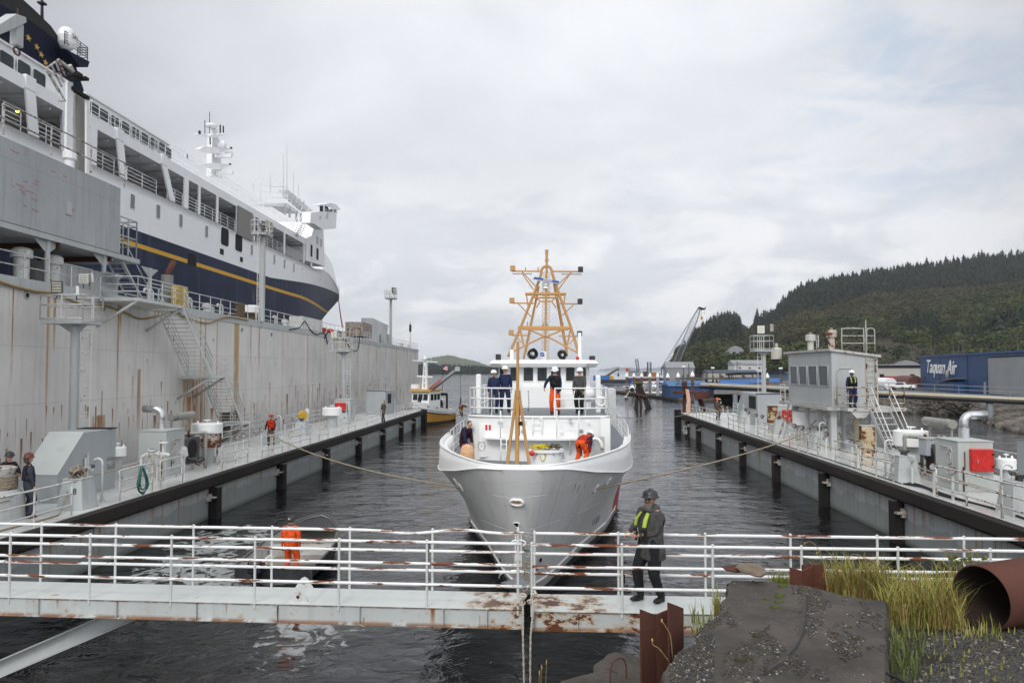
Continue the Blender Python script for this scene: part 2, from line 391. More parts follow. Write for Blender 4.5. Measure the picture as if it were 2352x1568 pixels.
def wing(x_in,sgn,z,y0,y1,width,label,posts_px,left):
 r=thing('dock_wing',label,'dock',(x_in+sgn*width/2,(y0+y1)/2,z))
 x_out=x_in+sgn*width
 mb=MB();mb.bb((x_in+sgn*.06,y0,-2.5),(x_out,y1,z-.012));mb.build('side_plating',M_side,r)
 mb=MB();mb.bb((x_in+sgn*.02,y0,z-.010),(x_out+sgn*.05,y1,z));mb.build('deck',M_deckp,r)
 mb=MB();y=y0;random.seed(3)
 while y<y1-.1:
  L=min(random.uniform(5,6.5),y1-y);mb.bb((x_in+sgn*.05,y+.012,z-.42),(x_in-sgn*.24,y+L,z-.035));mb.bb((x_in-sgn*.02,y+.05,z-.44),(x_in-sgn*.16,y+L-.05,z-.50));y+=L
 mb.build('timber_fender',M_wood,r,bevel=.02)
 for i,y in enumerate(posts_px):
  mb=MB();w=.46
  mb.bb((x_in-sgn*.30,y-w/2,-2),(x_in-sgn*.27,y+w/2,z-.55));mb.bb((x_in+sgn*.02,y-w/2,-2),(x_in+sgn*.05,y+w/2,z-.55));mb.bb((x_in-sgn*.27,y-.02,-2),(x_in+sgn*.02,y+.02,z-.55))
  mb.bb((x_in-sgn*.27,y-w/2-.01,-2),(x_in+sgn*.0,y-w/2+.03,z-.55))
  p=mb.build('guard_post',M_pilew,r)
  mb=MB();mb.bb((x_in+sgn*.055,y-.42,z-1.05),(x_in-sgn*.12,y-.28,z-.75));mb.bb((x_in-sgn*.12,y-.46,z-.93),(x_in-sgn*.30,y-.23,z-.87));mb.build('bracket',M_greyr,p)
 return r
M_pilew=paint('dark_guard_post',(.014,.010,.009),.8,var=.4,grime=.4,gcol=(.012,.01,.01),bump=.4)
def ypix(x,px):return x*F/(px-1270)*1.0 if True else 0
lp=[LX*F/(px-1270)for px in(475,634,740,817,874,917,946)];lp+=[15.1]
rp=[RX*F/(px-1270)for px in(2348,2038,1880,1774,1700,1646,1601,1576)]
wing(LX,-1,LZ,7.5,79,5.4,'pale grey dock deck on the left with brown timber fender along its edge',lp,True)
wing(RX,1,RZ,8.5,72.5,5.0,'pale grey dock deck on the right carrying the raised control booth',rp,False)
for x,y,zt in((LX+.25,79.2,1.9),(RX-.25,72.7,2.3)):
 o=MB().bb((x-.3,y-.25,-2),(x+.3,y+.25,zt)).build('corner_post',M_pilew,None,bevel=.03)
 tag(o,'dark corner post at the far end of the %s dock deck'%('left' if x<0 else 'right'),'post')
o=MB().prism([(RX+.35,71.6,2.02),(RX+.75,71.6,2.02),(RX+.80,71.6,3.3),(RX+.65,71.6,4.25),(RX+.35,71.6,4.3),(RX+.45,71.6,3.2)],(0,.12,0)).build('marker_board',flat('salmon_board',(.62,.36,.25),.7))
tag(o,'upright salmon plank at the far tip of the right dock deck','board')
t=thing('draught_marks','white draught figures 19 and 18 on a dark guard post','marking',(RX-.31,rp[-1],1.2))
for k,(s,zz)in enumerate((('19',.95),('18',.45))):
 text(s,.42,basis((RX-.36,rp[-1]-.24,zz),(1,0,0),(0,0,1)),M_white,'figure',t)
MB().bb((RX-.62,rp[-1]-.245,.68),(RX-.15,rp[-1]-.235,.72)).build('line',M_white,t)
# tall side wall of the big dry dock
FW=Frame(1225);WL=20.6;WTOP=9.75;WEND=132.0;WTH=4.6
def fm(a,lat,z):return FW.w(a,lat,z)
wall=thing('dry_dock_wall','tall rust-streaked grey side wall of the big dry dock','dock wall',fm(70,WL+2,0))
mb=MB(FW.M);mb.bb((4,WL,-2),(WEND,WL+WTH,WTOP-.012));mb.build('wall_plating',M_wall,wall)
mb=MB(FW.M);mb.bb((4,WL-.02,WTOP-.010),(WEND+.02,WL+WTH,WTOP));mb.bb((4,WL-.05,WTOP-.42),(WEND+.04,WL-.001,WTOP+.06));mb.build('top_deck',M_grey,wall)
M_hole=flat('dark_opening',(.01,.01,.01),.9)
for i,(px,py)in enumerate([(61,855-0),(236,988-0)]):pass
for(x,y)in((62,951-277),(236,986-285),(778,715),(869,762),(1056,0)):
 pass
def scup(px,py,r=.14):
 a,z=FW.hit(px,py,WL)
 mb=MB(FW.M);mb.tube([(a+r*math.cos(t)*1.0,WL-.03,z+r*math.sin(t))for t in[2*PI*i/14 for i in range(14)]],.03,5,closed=True);o=mb.build('scupper',M_grey,wall)
 MB(FW.M).cyl((a,WL-.012,z),(a,WL+.02,z),r,n=14).build('opening',M_hole,o)
for(px,py)in((61,678),(236,709),(555,757),(623,768),(753,783),(806,789),(871,797)):scup(px,py)
def wrail(a0,a1,lat,z=WTOP,h=1.05,parent=wall,step=1.55,rails=(1,.52)):
 mb=MB();mb.rail([fm(a0,lat,z),fm(a1,lat,z)],h,rails,.028,step);return mb.build('railing',M_rail,parent)
wrail(14,34,WL+.1);wrail(39,53,WL+.1);wrail(54.5,86,WL+.1);wrail(90,131.5,WL+.1)
MB().rail([fm(131.7,WL+.1,WTOP),fm(131.7,WL+WTH-.1,WTOP)],1.05,(1,.52),.028,1.5).build('railing',M_rail,wall)
wrail(40,131,WL+WTH-.15)
def hose(name,pts,r,mat,label,cat='hose'):
 o=MB().tube(pts,r,6).build(name,mat);return tag(o,label,cat)
def wallpts(px,lat):
 out=[]
 for(x,y)in px:
  a,z=FW.hit(x,y,lat);out.append(fm(a,lat,z))
 return out
def smoothpts(pts,n=5):
 out=[]
 P=[Vector(p)for p in pts];P=[P[0]*2-P[1]]+P+[P[-1]*2-P[-2]]
 for i in range(1,len(P)-2):
  for k in range(n):
   t=k/n;a,b,c,d=P[i-1],P[i],P[i+1],P[i+2]
   out.append(.5*((2*b)+(c-a)*t+(2*a-5*b+4*c-d)*t*t+(3*b-a-3*c+d)*t**3))
 out.append(P[-2]);return out
M_hose=flat('ochre_hose',(.28,.19,.07),.6)
hose('fire_hose',smoothpts(wallpts([(0,647),(30,657),(80,669),(118,673),(150,684),(190,700),(215,703),(240,702),(285,717),(330,732),(400,714),(425,728),(478,742),(520,728),(570,735)],WL-.12)),.055,M_hose,'long ochre hose draped in waves along the top of the grey wall')
hose('cable',smoothpts(wallpts([(745,777),(757,761),(770,773),(780,761),(800,792),(812,806),(823,800),(826,775)],WL-.1)),.05,M_black,'black cable looping below the rail near the far end of the wall','cable')
hose('cable',smoothpts(wallpts([(665,757),(688,752),(700,738),(712,756),(727,768),(745,765),(752,790)],WL-.1)),.05,M_black,'black cable hanging in zigzags beside the white locker on the wall','cable')
# gangways in front
M_gw=paint('gangway_white_pipe',(.78,.78,.76),.4,var=.04,grime=.08,gcol=(.25,.22,.18))
def peel_mat():
 m,nt,b=NT('peeling_white_pipe');g=G(nt);P=g.pos();sp=g.sep(P)
 n=g.noise(g.scale(P,(.9,3,9)),1.6,6,.6);n2=g.noise(P,20,3)
 t=g.m('ADD',n,g.m('MULTIPLY',g.m('SUBTRACT',n2,.5),.07))
 up=g.sep(g.n('ShaderNodeNewGeometry').outputs['Normal'])[2]
 t=g.m('ADD',t,g.m('MULTIPLY',up,.018))
 mk=g.rng(t,.572,.582);ha=g.rng(t,.53,.572)
 c=g.mix(g.m('MULTIPLY',ha,.18),(.80,.80,.79),(.62,.42,.20));c=g.mix(mk,c,g.mix(n2,(.10,.025,.012),(.24,.075,.03)))
 g.l(c,b.inputs['Base Color']);g.l(g.m('MULTIPLY_ADD',mk,.5,.35),b.inputs['Roughness'])
 nd=g.n('ShaderNodeBump');nd.inputs['Distance'].default_value=.006;nd.inputs['Strength'].default_value=.6;g.l(g.m('SUBTRACT',1.0,mk),nd.inputs['Height']);g.l(nd.outputs[0],b.inputs['Normal'])
 return m
M_peel=peel_mat()
def girder_mat():
 m=paint('gangway_girder_paint',(.50,.53,.52),.5,var=.06,grime=.22,axis=(1,0),streaks=((1.1,1.9,2.35,.5,.55,.05,21,True),(2.9,1.9,2.3,.35,.25,.03,22)))
 nt=m.node_tree;g=G(nt);b=nt.nodes['Principled BSDF'];src=b.inputs['Base Color'].links[0].from_socket;P=g.pos();sp=g.sep(P)
 n=g.noise(g.scale(P,(1,1,2)),3.5,7,.65)
 near=g.rng(sp[0],-1.4,-.2);far=g.rng(sp[0],2.6,1.6);mid=g.m('MULTIPLY',near,far)
 t=g.m('SUBTRACT',.66,g.m('MULTIPLY',mid,.13));mk=g.rng(g.m('SUBTRACT',n,t),0,.03);ha=g.rng(g.m('SUBTRACT',n,t),-.09,0)
 bot=g.m('MULTIPLY',g.rng(sp[2],1.97,1.90),g.rng(g.noise(P,2.3,5,.7),.38,.5));ed=g.m('MULTIPLY',g.rng(sp[2],2.15,2.19),g.rng(g.noise(P,3.1,5,.7),.46,.54));src=g.mix(g.m('MULTIPLY',g.m('MAXIMUM',bot,ed),.9),src,(.22,.085,.03));c=g.mix(g.m('MULTIPLY',ha,.55),src,(.42,.26,.10));c=g.mix(mk,c,(.12,.04,.018));g.l(c,b.inputs['Base Color'])
 return m
M_gird=girder_mat()
M_gdeck=paint('gangway_deck_paint',(.60,.63,.61),.4,var=.07,grime=.15,rust=.20,rscale=1.6,axis=(1,0))
M_gpost=paint('gangway_post_paint',(.62,.64,.62),.45,var=.06,grime=.12,rust=.22,rscale=7)
GZ=2.21
_nt=M_gdeck.node_tree;g=G(_nt);_b=_nt.nodes['Principled BSDF'];_s=_b.inputs['Base Color'].links[0].from_socket;P=g.pos();sp=g.sep(P)
_n=g.noise(P,2.6,6,.65);_m=g.m('MULTIPLY',g.m('MULTIPLY',g.rng(sp[0],-2.2,-.7),g.rng(sp[0],1.5,.3)),g.m('GREATER_THAN',sp[2],2.15));_t=g.m('SUBTRACT',g.m('ADD',_n,g.m('MULTIPLY',_m,.09)),.62)
_s=g.mix(g.m('MULTIPLY',g.m('MULTIPLY',g.rng(_t,-.10,0),_m),.7),_s,(.42,.27,.12));_s=g.mix(g.m('MULTIPLY',g.rng(_t,0,.03),_m),_s,(.10,.035,.018));g.l(_s,_b.inputs['Base Color'])
def P3(px,py,z):return onz(px,py,z)
def gangway(name,label,x0,x1,near0,near1,z0,z1,posts_near,posts_far,curve=None,hx=None):
 """x0..x1 along world X; near0/near1 = Y of the near edge at both ends; z at both ends"""
 W_=.86
 def pt(x,w,dz=0.0):
  t=(x-x0)/(x1-x0);return Vector((x,near0+(near1-near0)*t+w,z0+(z1-z0)*t+dz))
 r=thing(name,label,'gangway',pt((x0+x1)/2,W_/2,-.3))
 def slab(a,b,w0,w1,d0,d1,mb):
  vs=[pt(x,w,d)for x in(a,b)for w in(w0,w1)for d in(d0,d1)]
  mb.add(vs,[(0,1,3,2),(4,6,7,5),(0,4,5,1),(2,3,7,6),(0,2,6,4),(1,5,7,3)])
 mb=MB();slab(x0,x1,-.03,W_+.03,-.012,0,mb);mb.build('walkway_deck',M_gdeck,r)
 mb=MB();H=.30
 for w in(0,W_-.012):slab(x0,x1,w,w+.012,-H,-.013,mb)
 slab(x0,x1,-.05,.06,-H-.014,-H,mb);slab(x0,x1,W_-.06,W_+.05,-H-.014,-H,mb)
 x=x0+.01
 while x<x1:
  slab(x,x+.014,-.045,0,-H,-.013,mb);slab(x,x+.014,.012,W_-.012,-.2,-.013,mb);x+=random.choice((.72,1.4,1.4))
 mb.build('girder',M_gird,r)
 HR=1.05
 for side,posts in((0.0,posts_near),(W_,posts_far)):
  for hh in(HR,.70,.36):
   off=(lambda x:0.0)if curve is None or side==0.0 or hh<1 else curve
   n=40;mbr=MB();mbr.tube([pt(x0+(x1-x0)*i/n,side,hh+off(x0+(x1-x0)*i/n))for i in range(n+1)],.027,8);mbr.build('rail',M_peel,r)
  for x in posts:
   mbp=MB();mbp.cyl(pt(x,side,-.02 if side else-.10),pt(x,side,HR+.02),.022,n=8);mbp.sph(pt(x,side,HR+.025),.028,8,5);mbp.build('post',M_gpost,r)
 return r,pt
random.seed(5)
e0=onz(0,1368.7,GZ);e1=onz(1199,1398,GZ);f0=onz(1222,1401,GZ);f1=onz(1630,1407,GZ)
def xs(pxs,y,z):return[aty(px,900,y).x for px in pxs]
slope=(e1.y-e0.y)/(e1.x-e0.x)
X0=e0.x-3.5;gl,glp=gangway('gangway','left half of the white railed gangway reaching to the gap',X0,e1.x,e0.y+slope*(X0-e0.x),e1.y,GZ,GZ,[aty(px,1300,12.4).x for px in(-168,22,208,397,590,783,984,1191)],[aty(px,1300,13.2).x for px in(-90,88,262,443,625,805,995,1190)],lambda x:-.05*math.exp(-((x+2.55)/.45)**2)+.03*math.exp(-((x+1.6)/.4)**2)-.03*math.exp(-((x+.9)/.35)**2))
sl2=(f1.y-f0.y)/(f1.x-f0.x);X1=12.9
gr,grp=gangway('gangway','right half of the white railed gangway where the bearded man stands',f0.x,X1,f0.y,f0.y+sl2*(X1-f0.x),GZ,GZ-.03,[aty(px,1300,12.3).x for px in(1222,1427,1634,1837,2058,2270,2480)],[aty(px,1300,13.1).x for px in(1228,1420,1619,1815,2015,2215,2420)])
def eye(x,par,pt):
 c=pt(x,-.02,0);mb=MB();s=.17
 mb.prism([c+Vector((-s,0,0)),c+Vector((s,0,0)),c+Vector((.06,0,.17)),c+Vector((0,0,.20)),c+Vector((-.06,0,.17))],(0,.02,0));mb.cyl(c+Vector((0,-.012,.10)),c+Vector((0,.03,.10)),.07,n=14)
 o=mb.build('lifting_eye',M_gpost,par);MB().cyl(c+Vector((0,-.016,.10)),c+Vector((0,-.013,.10)),.03,n=12).build('hole',M_rust,o)
eye(aty(692,1380,12.5).x,gl,lambda x,w,d:glp(x,w+.06,d));eye(aty(700,1350,13.2).x,gl,lambda x,w,d:glp(x,w+.88,d))
mb=MB()
for(pt,x,s)in((glp,e1.x,1),(grp,f0.x,-1)):
 for sd in(0,.86):
  for h in(.36,.70,1.05):
   c=pt(x,sd,h-.03)+Vector((.045*s,0,0));mb.tube([c+Vector((.04*math.cos(t),0,.04*math.sin(t)))for t in[2*PI*i/10 for i in range(10)]],.006,4,closed=True)
o=mb.build('ring_set',M_greyr);tag(o,'small rusty rings at the rail ends beside the gap','rings')
def chain(pts,name,label,mat=M_rust,s=.035):
 mb=MB();P=[]
 L=sum((Vector(b)-Vector(a)).length for a,b in zip(pts[:-1],pts[1:]));n=int(L/(s*1.35));acc=0;i=0
 for k in range(n):
  d=k*s*1.35;q=0
  for a,b in zip(pts[:-1],pts[1:]):
   l=(Vector(b)-Vector(a)).length
   if q+l>=d:c=Vector(a).lerp(Vector(b),(d-q)/l);dr=(Vector(b)-Vector(a)).normalized();break
   q+=l
  u,w=tangent_frame(dr);sd=u if k%2 else w
  mb.tube([c+dr*(s*.8*math.cos(t))+sd*(s*.4*math.sin(t))for t in[2*PI*j/8 for j in range(8)]],s*.13,4,closed=True)
 return tag(mb.build(name,mat),label,'chain')
chain(sag(glp(e1.x+.03,0,.98),grp(f0.x-.03,0,1.0),.05,10),'chain','short dark chain closing the gap between the two gangways',M_dark)
for(pt,x,nm,s)in((glp,aty(990,1300,12.8).x,'left',1),(grp,aty(1423,1300,12.8).x,'right',-1)):
 p0=pt(x,.35,1.02);p1=pt(x+.02,.05,.5);p2=pt(x+.03*s+.10*s*0,.02,.05)
 o=MB().tube([p0,p1],.012,5).tube([p1,p2],.007,5).cyl(p1+Vector((0,0,-.06)),p1+Vector((0,0,.08)),.02,n=6).build('turnbuckle_stay',M_dark)
 tag(o,'dark wire stay with turnbuckle on the %s gangway rail'%nm,'wire stay')
o=None
def twist_rope(pts,r,name,label,mat=M_rope,turns=18,cat='rope'):
 P=smoothpts(pts,8);mb=MB();n=len(P)
 for k in range(3):
  q=[]
  for i,p in enumerate(P):
   d=(P[min(i+1,n-1)]-P[max(i-1,0)]).normalized();u,w=tangent_frame(d);t=2*PI*(turns*i/n+k/3)
   q.append(p+(u*math.cos(t)+w*math.sin(t))*r*.5)
  mb.tube(q,r*.55,5)
 return tag(mb.build(name,mat),label,cat)
M_rope2=flat('pale_rope',(.50,.45,.38),.9,var=.25,sc=40)
a=glp(e1.x,0,.06);b=grp(f0.x,0,.12)
for(s,px,lab)in((a,1204,'pale twisted rope hanging from the left gangway end into the water'),(b,1218,'pale twisted rope hanging from the right gangway end into the water')):
 bot=aty(px,1568,12.2)
 pts=[s+Vector((0,-.05,.12)),s+Vector((.02,-.1,-.1)),s+Vector(((bot.x-s.x)*.6,-.12,-.5)),Vector((bot.x,12.2,.9)),Vector((bot.x,12.25,.1)),Vector((bot.x,12.3,-1))]
 twist_rope(pts,.022,'mooring_rope',lab,M_rope2,60)
 kn=MB();random.seed(2)
 for k in range(5):
  c=s+Vector((random.uniform(-.03,.03),-.03,random.uniform(.02,.16)));ax=Vector((random.uniform(-1,1),random.uniform(-1,1),random.uniform(-1,1))).normalized();u,w=tangent_frame(ax)
  kn.tube([c+(u*math.cos(t)+w*math.sin(t))*.045 for t in[2*PI*i/10 for i in range(10)]],.017,5,closed=True)
 tag(kn.build('rope_knot',M_rope2),'knotted pale rope tied round the %s gangway end'%('left' if px<1210 else 'right'),'knot')
twist_rope([glp(e1.x,0,.74),glp(e1.x+.08,0,.76),grp(f0.x,0,.72),grp(f0.x,0,.70)],.012,'lashing','thin ochre lashing tied across the gap between the gangways',M_hose,8)
o=MB().tube([glp(e1.x,.02,.72),grp(f0.x-.02,.1,.34),grp(f0.x,.1,.2)],.008,5).build('lashing',M_hose);tag(o,'loose ochre cord slanting down inside the gangway gap','cord')
a=onz(0,1555,.55);b=aty(350,1405,12.9)
bm_=MB();d=(b-a).normalized();u=Vector((-d.y,d.x,0)).normalized();a=a-d*3
bm_.prism([a+u*.14,a+u*.14+Vector((0,0,.02)),a+Vector((0,0,.02))+u*.012,a+Vector((0,0,.30))+u*.012,a+Vector((0,0,.30))-u*.012,a+Vector((0,0,.02))-u*.012,a-u*.14+Vector((0,0,.02)),a-u*.14],b-a)
bm_.prism([a+u*.14+Vector((0,0,.30)),a+u*.14+Vector((0,0,.32)),a-u*.14+Vector((0,0,.32)),a-u*.14+Vector((0,0,.30))],b-a)
tag(bm_.build('support_beam',M_grey),'pale steel beam slanting out of the water below the left gangway','beam')
# white patrol cutter, bow on
from mathutils.bvhtree import BVHTree
def lerp_tab(tab,x):
 if x<=tab[0][0]:return tab[0][1]
 for(a,va),(b,vb)in zip(tab[:-1],tab[1:]):
  if x<=b:return va+(vb-va)*(x-a)/(b-a)
 return tab[-1][1]
th=math.atan(.02)
CM=Matrix.Translation((-.76,17.2,0))@Matrix.Rotation(-th,4,'Z')
def cw(u,s,z):return CM@Vector((u,s,z))
cut=thing('patrol_cutter','white patrol cutter with tan mast lying bow on in the middle of the dock','ship',cw(0,12,0))
RIMH=[(0,0),(.02,.30),(.15,.58),(.45,.88),(1.0,1.2),(1.9,1.62),(3.0,2.06),(3.7,2.30),(4.7,2.62),(5.6,2.84),(7,3.08),(9.4,3.3),(15,3.7),(22,3.85),(46,3.8)]
KNZ=[(0,3.80),(.5,3.76),(1,3.68),(2.2,3.47),(4.7,3.13),(9,2.9),(22,2.7),(46,2.5)]
def rimz(s):return 3.86-.012*s
WLF=[(0,0),(.5,.2),(1.3,.46),(3.2,.85),(5.6,1.35),(9.6,2.45),(14,3.15),(20,3.55),(30,3.7),(46,3.6)]
def stem_s(z):
 return lerp_tab([(-1.4,3.6),(0,2.25),(1,1.45),(2,.85),(3,.35),(3.7,0)],z)
Ss=[0,.05,.12,.22,.36,.6,.9,1.3,1.7,2.2,2.8,3.4,4.0,4.7,5.5,6.3,7.2,8.2,9.4,10.5,12,14,17,21,26,32,38,44,46.5]
def hpt(f,z):
 "half width and station of the hull surface f metres behind the stem, at height z"
 ss=stem_s(z);y=f+ss*math.exp(-f/9);kz=lerp_tab(KNZ,y);kh=lerp_tab(RIMH,f)+.06*min(1,f*8);wh=lerp_tab(WLF,f)
 q=max(0,min(1,z/kz));h=wh+(kh-wh)*(q**1.7)
 if z<0:h=wh*(1+z/1.4*.75)
 return h,y
def sect(s):
 out=[]
 for t in[0,.08,.18,.27,.30,.40,.5,.6,.7,.8,.9,1.0]:
  kz=lerp_tab(KNZ,s);z=-1.4+(kz+1.4)*t;h,y=hpt(s,z);out.append((h if s>0 else 0,y,z))
 return out
def hullgrid(side):
 rows=[]
 for s in Ss:rows.append([(side*h,y,z)for(h,y,z)in sect(s)])
 return rows
def cutter_hull_mat():
 m,nt,b=NT('cutter_hull_paint');g=G(nt);P=g.pos();sp=g.sep(P)
 nz=g.noise(P,.6,4);c=g.mix(g.rng(nz,.3,.7),(.70,.70,.69),(.77,.775,.765))
 s=g.m('SUBTRACT',sp[1],17.2)
 sl=g.m('SUBTRACT',s,g.m('MULTIPLY',sp[2],-1.1))
 def band(a,bnd):return g.m('MULTIPLY',g.m('GREATER_THAN',sl,a),g.m('LESS_THAN',sl,bnd))
 c=g.mix(g.m('MULTIPLY',band(12.3,15.2),g.m('GREATER_THAN',sp[0],-9)),c,(.50,.018,.03));c=g.mix(band(15.5,16.3),c,(.02,.04,.25))
 c=g.mix(g.rng(sp[2],.34,.33),c,(.018,.022,.03))
 br=g.noise(g.comb(g.m('MULTIPLY',sp[0],5),g.m('MULTIPLY',sp[1],2),g.m('MULTIPLY',sp[2],.3)),1,5)
 c=g.mix(g.m('MULTIPLY',g.rng(br,.50,.72),.22),c,(.36,.33,.28));c=g.mix(g.m('MULTIPLY',g.m('MULTIPLY',g.rng(sp[2],.9,.34),g.rng(sp[2],.33,.34)),.5),c,(.24,.22,.16));g.l(c,b.inputs['Base Color'])
 b.inputs['Roughness'].default_value=.38;pl=g.m('MAXIMUM',g.m('LESS_THAN',g.m('FRACT',g.m('DIVIDE',sp[1],1.9)),.012),g.m('LESS_THAN',g.m('FRACT',g.m('DIVIDE',sp[2],1.15)),.015));g.bump(g.m('SUBTRACT',g.noise(g.scale(P,(1,1,1.5)),1.3,3),g.m('MULTIPLY',pl,.35)),.5,.03,b);return m
M_chull=cutter_hull_mat()
mb=MB(CM);mb.grid(hullgrid(1));mb.grid(hullgrid(-1))
tr=sect(46.5);mb.add([(h,y,z)for(h,y,z)in tr]+[(-h,y,z)for(h,y,z)in tr[::-1]],[tuple(range(22))])
hull=mb.build('hull',M_chull,cut)
bmh=bmesh.new();bmh.from_mesh(hull.data);bmesh.ops.remove_doubles(bmh,verts=bmh.verts,dist=.002);bmesh.ops.recalc_face_normals(bmh,faces=bmh.faces);bmh.to_mesh(hull.data);bmh.free()
vv=[world(hull)@v.co for v in hull.data.vertices];HB=BVHTree.FromPolygons(vv,[tuple(p.vertices)for p in hull.data.polygons])
def hh(px,py):
 h=HB.ray_cast(CAM,ray(px,py));n=h[1]
 if h[0]is None:return None,None
 if n.dot(ray(px,py))>0:n=-n
 return h[0],n
mb=MB(CM)
SB=[s for s in Ss if s<=10.6]
for sd in(1,-1):
 ro=[];ri=[]
 for s in SB:
  kz=lerp_tab(KNZ,s);kh=lerp_tab(RIMH,s)+.06 if s>0 else 0;rh=lerp_tab(RIMH,s);rz_=rimz(s)
  back=.10*math.exp(-s*1.2)
  ro.append([(sd*kh,s,kz),(sd*(kh+rh)/2,s+back*.5,(kz+rz_)/2),(sd*rh,s+back,rz_),(sd*max(rh-.09,0),s+back+.09*math.exp(-s),rz_+.01),(sd*max(min(rh-.10,hpt(s,3.3)[0]-.06),0),hpt(s,3.3)[1]+.1,3.3)])
 mb.grid(ro)
 e=ro[-1];mb.add(e,[(0,1,2,3,4)])
mb.build('bulwark',M_white,cut)
mb=MB(CM)
for sd in(1,-1):
 mb.tube([(sd*lerp_tab(RIMH,s),s+.10*math.exp(-s*1.2)+.03,rimz(s)+.01)for s in SB],.035,6)
mb.build('cap_rail',M_white,cut)
mb=MB(CM)
for sd in(1,-1):mb.tube([(sd*(lerp_tab(RIMH,s)+.065),s-.005,lerp_tab(KNZ,s))for s in Ss[1:]],.018,5)
mb.build('knuckle_moulding',M_white,cut)
mb=MB(CM)
for sd in(1,-1):
 pts=[]
 for f in[0,.1,.3,.6,1,1.6,2.4,3.2,4.2,5.5,7,9,12,16,22,30,44]:
  h,y=hpt(f,.62);pts.append((sd*(h+.02),y,.62))
 mb.tube(pts,.035,5)
mb.build('spray_rail',M_white,cut)
mb=MB(CM)
for sd in(1,-1):
 s=3.6
 while s<10.3:
  r_=lerp_tab(RIMH,s)-.10;mb.bb((sd*r_,s-.01,3.25),(sd*(r_-.12),s+.01,rimz(s)-.03));s+=.42
mb.build('bulwark_frame',M_white,cut)
mb=MB(CM);ring=[(hpt(s,2.75)[0]-.05,hpt(s,2.75)[1]+.08,2.75)for s in Ss if .12<=s];poly=ring+[(-p[0],p[1],p[2])for p in ring[::-1]]
mb.add(poly,[tuple(range(len(poly)))]);M_cdeck=paint('cutter_deck_grey',(.16,.18,.20),.5,grime=.2);mb.build('foredeck',M_cdeck,cut)
for sd in(1,-1):
 mb=MB(CM);ss=[10.7,14,18,24,32,40,46]
 mb.rail([(sd*(lerp_tab(RIMH,s)-.05),s,2.8)for s in ss],1.0,(1,.6,.3),.018,1.6);mb.build('side_railing',M_white,cut)
DF,DB,DHW,DZ=10.2,24.0,2.66,4.40
def arc(u,s0=DF,bow=.55):return s0+bow*(u/DHW)**2
us=[-DHW+2*DHW*i/14 for i in range(15)]
mb=MB(CM)
rows=[[(u,arc(u),z)for u in us]for z in(2.7,DZ)];mb.grid(rows)
e=arc(DHW);mb.add([(-DHW,e,2.7),(-DHW,DB,2.7),(-DHW,DB,DZ),(-DHW,e,DZ)],[(0,1,2,3)]);mb.add([(DHW,e,2.7),(DHW,DB,2.7),(DHW,DB,DZ),(DHW,e,DZ)],[(0,1,2,3)])
mb.build('deckhouse',M_white,cut)
mb=MB(CM);top=[(u,arc(u)-.04,DZ+.01)for u in us]+[(DHW,DB,DZ+.01),(-DHW,DB,DZ+.01)];mb.add(top,[tuple(range(len(top)))]);mb.build('platform_deck',M_cdeck,cut)
mb=MB(CM);mb.tube([(u,arc(u)-.03,DZ-.02)for u in us],.045,6);mb.build('deck_edge',M_white,cut)
mb=MB(CM);gz=3.62
rows=[[(u,arc(u)-(.50 if k else 0)*(1-(u/2.0)**2*.3),gz)for u in[-2.0+4*i/12 for i in range(13)]]for k in(0,1)]
mb.grid(rows);mb.grid([[(p[0],p[1],p[2]-(.06 if k else 0))for p in rows[1]]for k in(0,1)])
for u in(-1.15,1.15):mb.prism([(u,arc(u),gz-.05),(u,arc(u)-.45,gz-.05),(u,arc(u),2.95)],(.03,0,0))
mb.build('grating_shelf',M_white,cut)
def white_ladder(u,s,z0,z1,w,par=cut,n=None,nm='ladder',mat=M_white,r=.022,ex=0.0):
 mb=MB(CM);
 for k in(-1,1):mb.tube([(u+k*w/2,s,z0),(u+k*w/2,s,z1),(u+k*w/2,s+.08,z1+.06),(u+k*w/2,s+.22,z1+.06),(u+k*w/2,s+.25,z1-.1)]if ex else[(u+k*w/2,s,z0),(u+k*w/2,s,z1)],r,6)
 n=n or int((z1-z0)/.3)
 for i in range(1,n+1):mb.cyl((u-w/2,s,z0+(z1-z0)*i/(n+1)),(u+w/2,s,z0+(z1-z0)*i/(n+1)),r*.7,n=5)
 return mb.build(nm,mat,par)
white_ladder(-1.15,9.85,3.62,4.55,.42,ex=1);white_ladder(1.10,9.85,3.62,4.55,.80,ex=1,n=2);white_ladder(-1.22,9.65,2.75,3.65,.2)
white_ladder(-.02,10.12,3.72,4.35,.34,n=2)
def face_fit(px,py):
 p=aty(px,py,cw(0,DF,0).y+.25);return CM.inverted()@p
mb=MB(CM);mb.bb((-2.22,arc(-2.0)-.03,2.85),(-1.68,arc(-2.0)-.06,4.1));d_=mb.build('door',M_white,cut,bevel=.05)
MB(CM).tube([(-2.12+.13*math.cos(t),arc(-2.1)-.1,3.28+.17*math.sin(t))for t in[2*PI*i/16 for i in range(16)]],.016,5,closed=True).cyl((-2.12,arc(-2.1),3.28),(-2.12,arc(-2.1)-.1,3.28),.025).build('hand_wheel',M_alu,d_)
mb=MB(CM);[mb.bb((-1.98+k*.13,arc(-2)-.062,3.86),(-1.90+k*.13,arc(-2)-.066,4.06))for k in(0,1)];mb.build('notice',M_red,d_)
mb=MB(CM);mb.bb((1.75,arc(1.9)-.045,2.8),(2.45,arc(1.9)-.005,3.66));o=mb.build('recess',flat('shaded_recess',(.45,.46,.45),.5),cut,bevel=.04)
mb=MB(CM);mb.tube([(2.1+.26*math.cos(t),arc(2.1)-.10,3.2+.38*math.sin(t))for t in[PI*i/10 for i in range(11)]],.07,8);mb.build('vent_bend',M_white,cut)
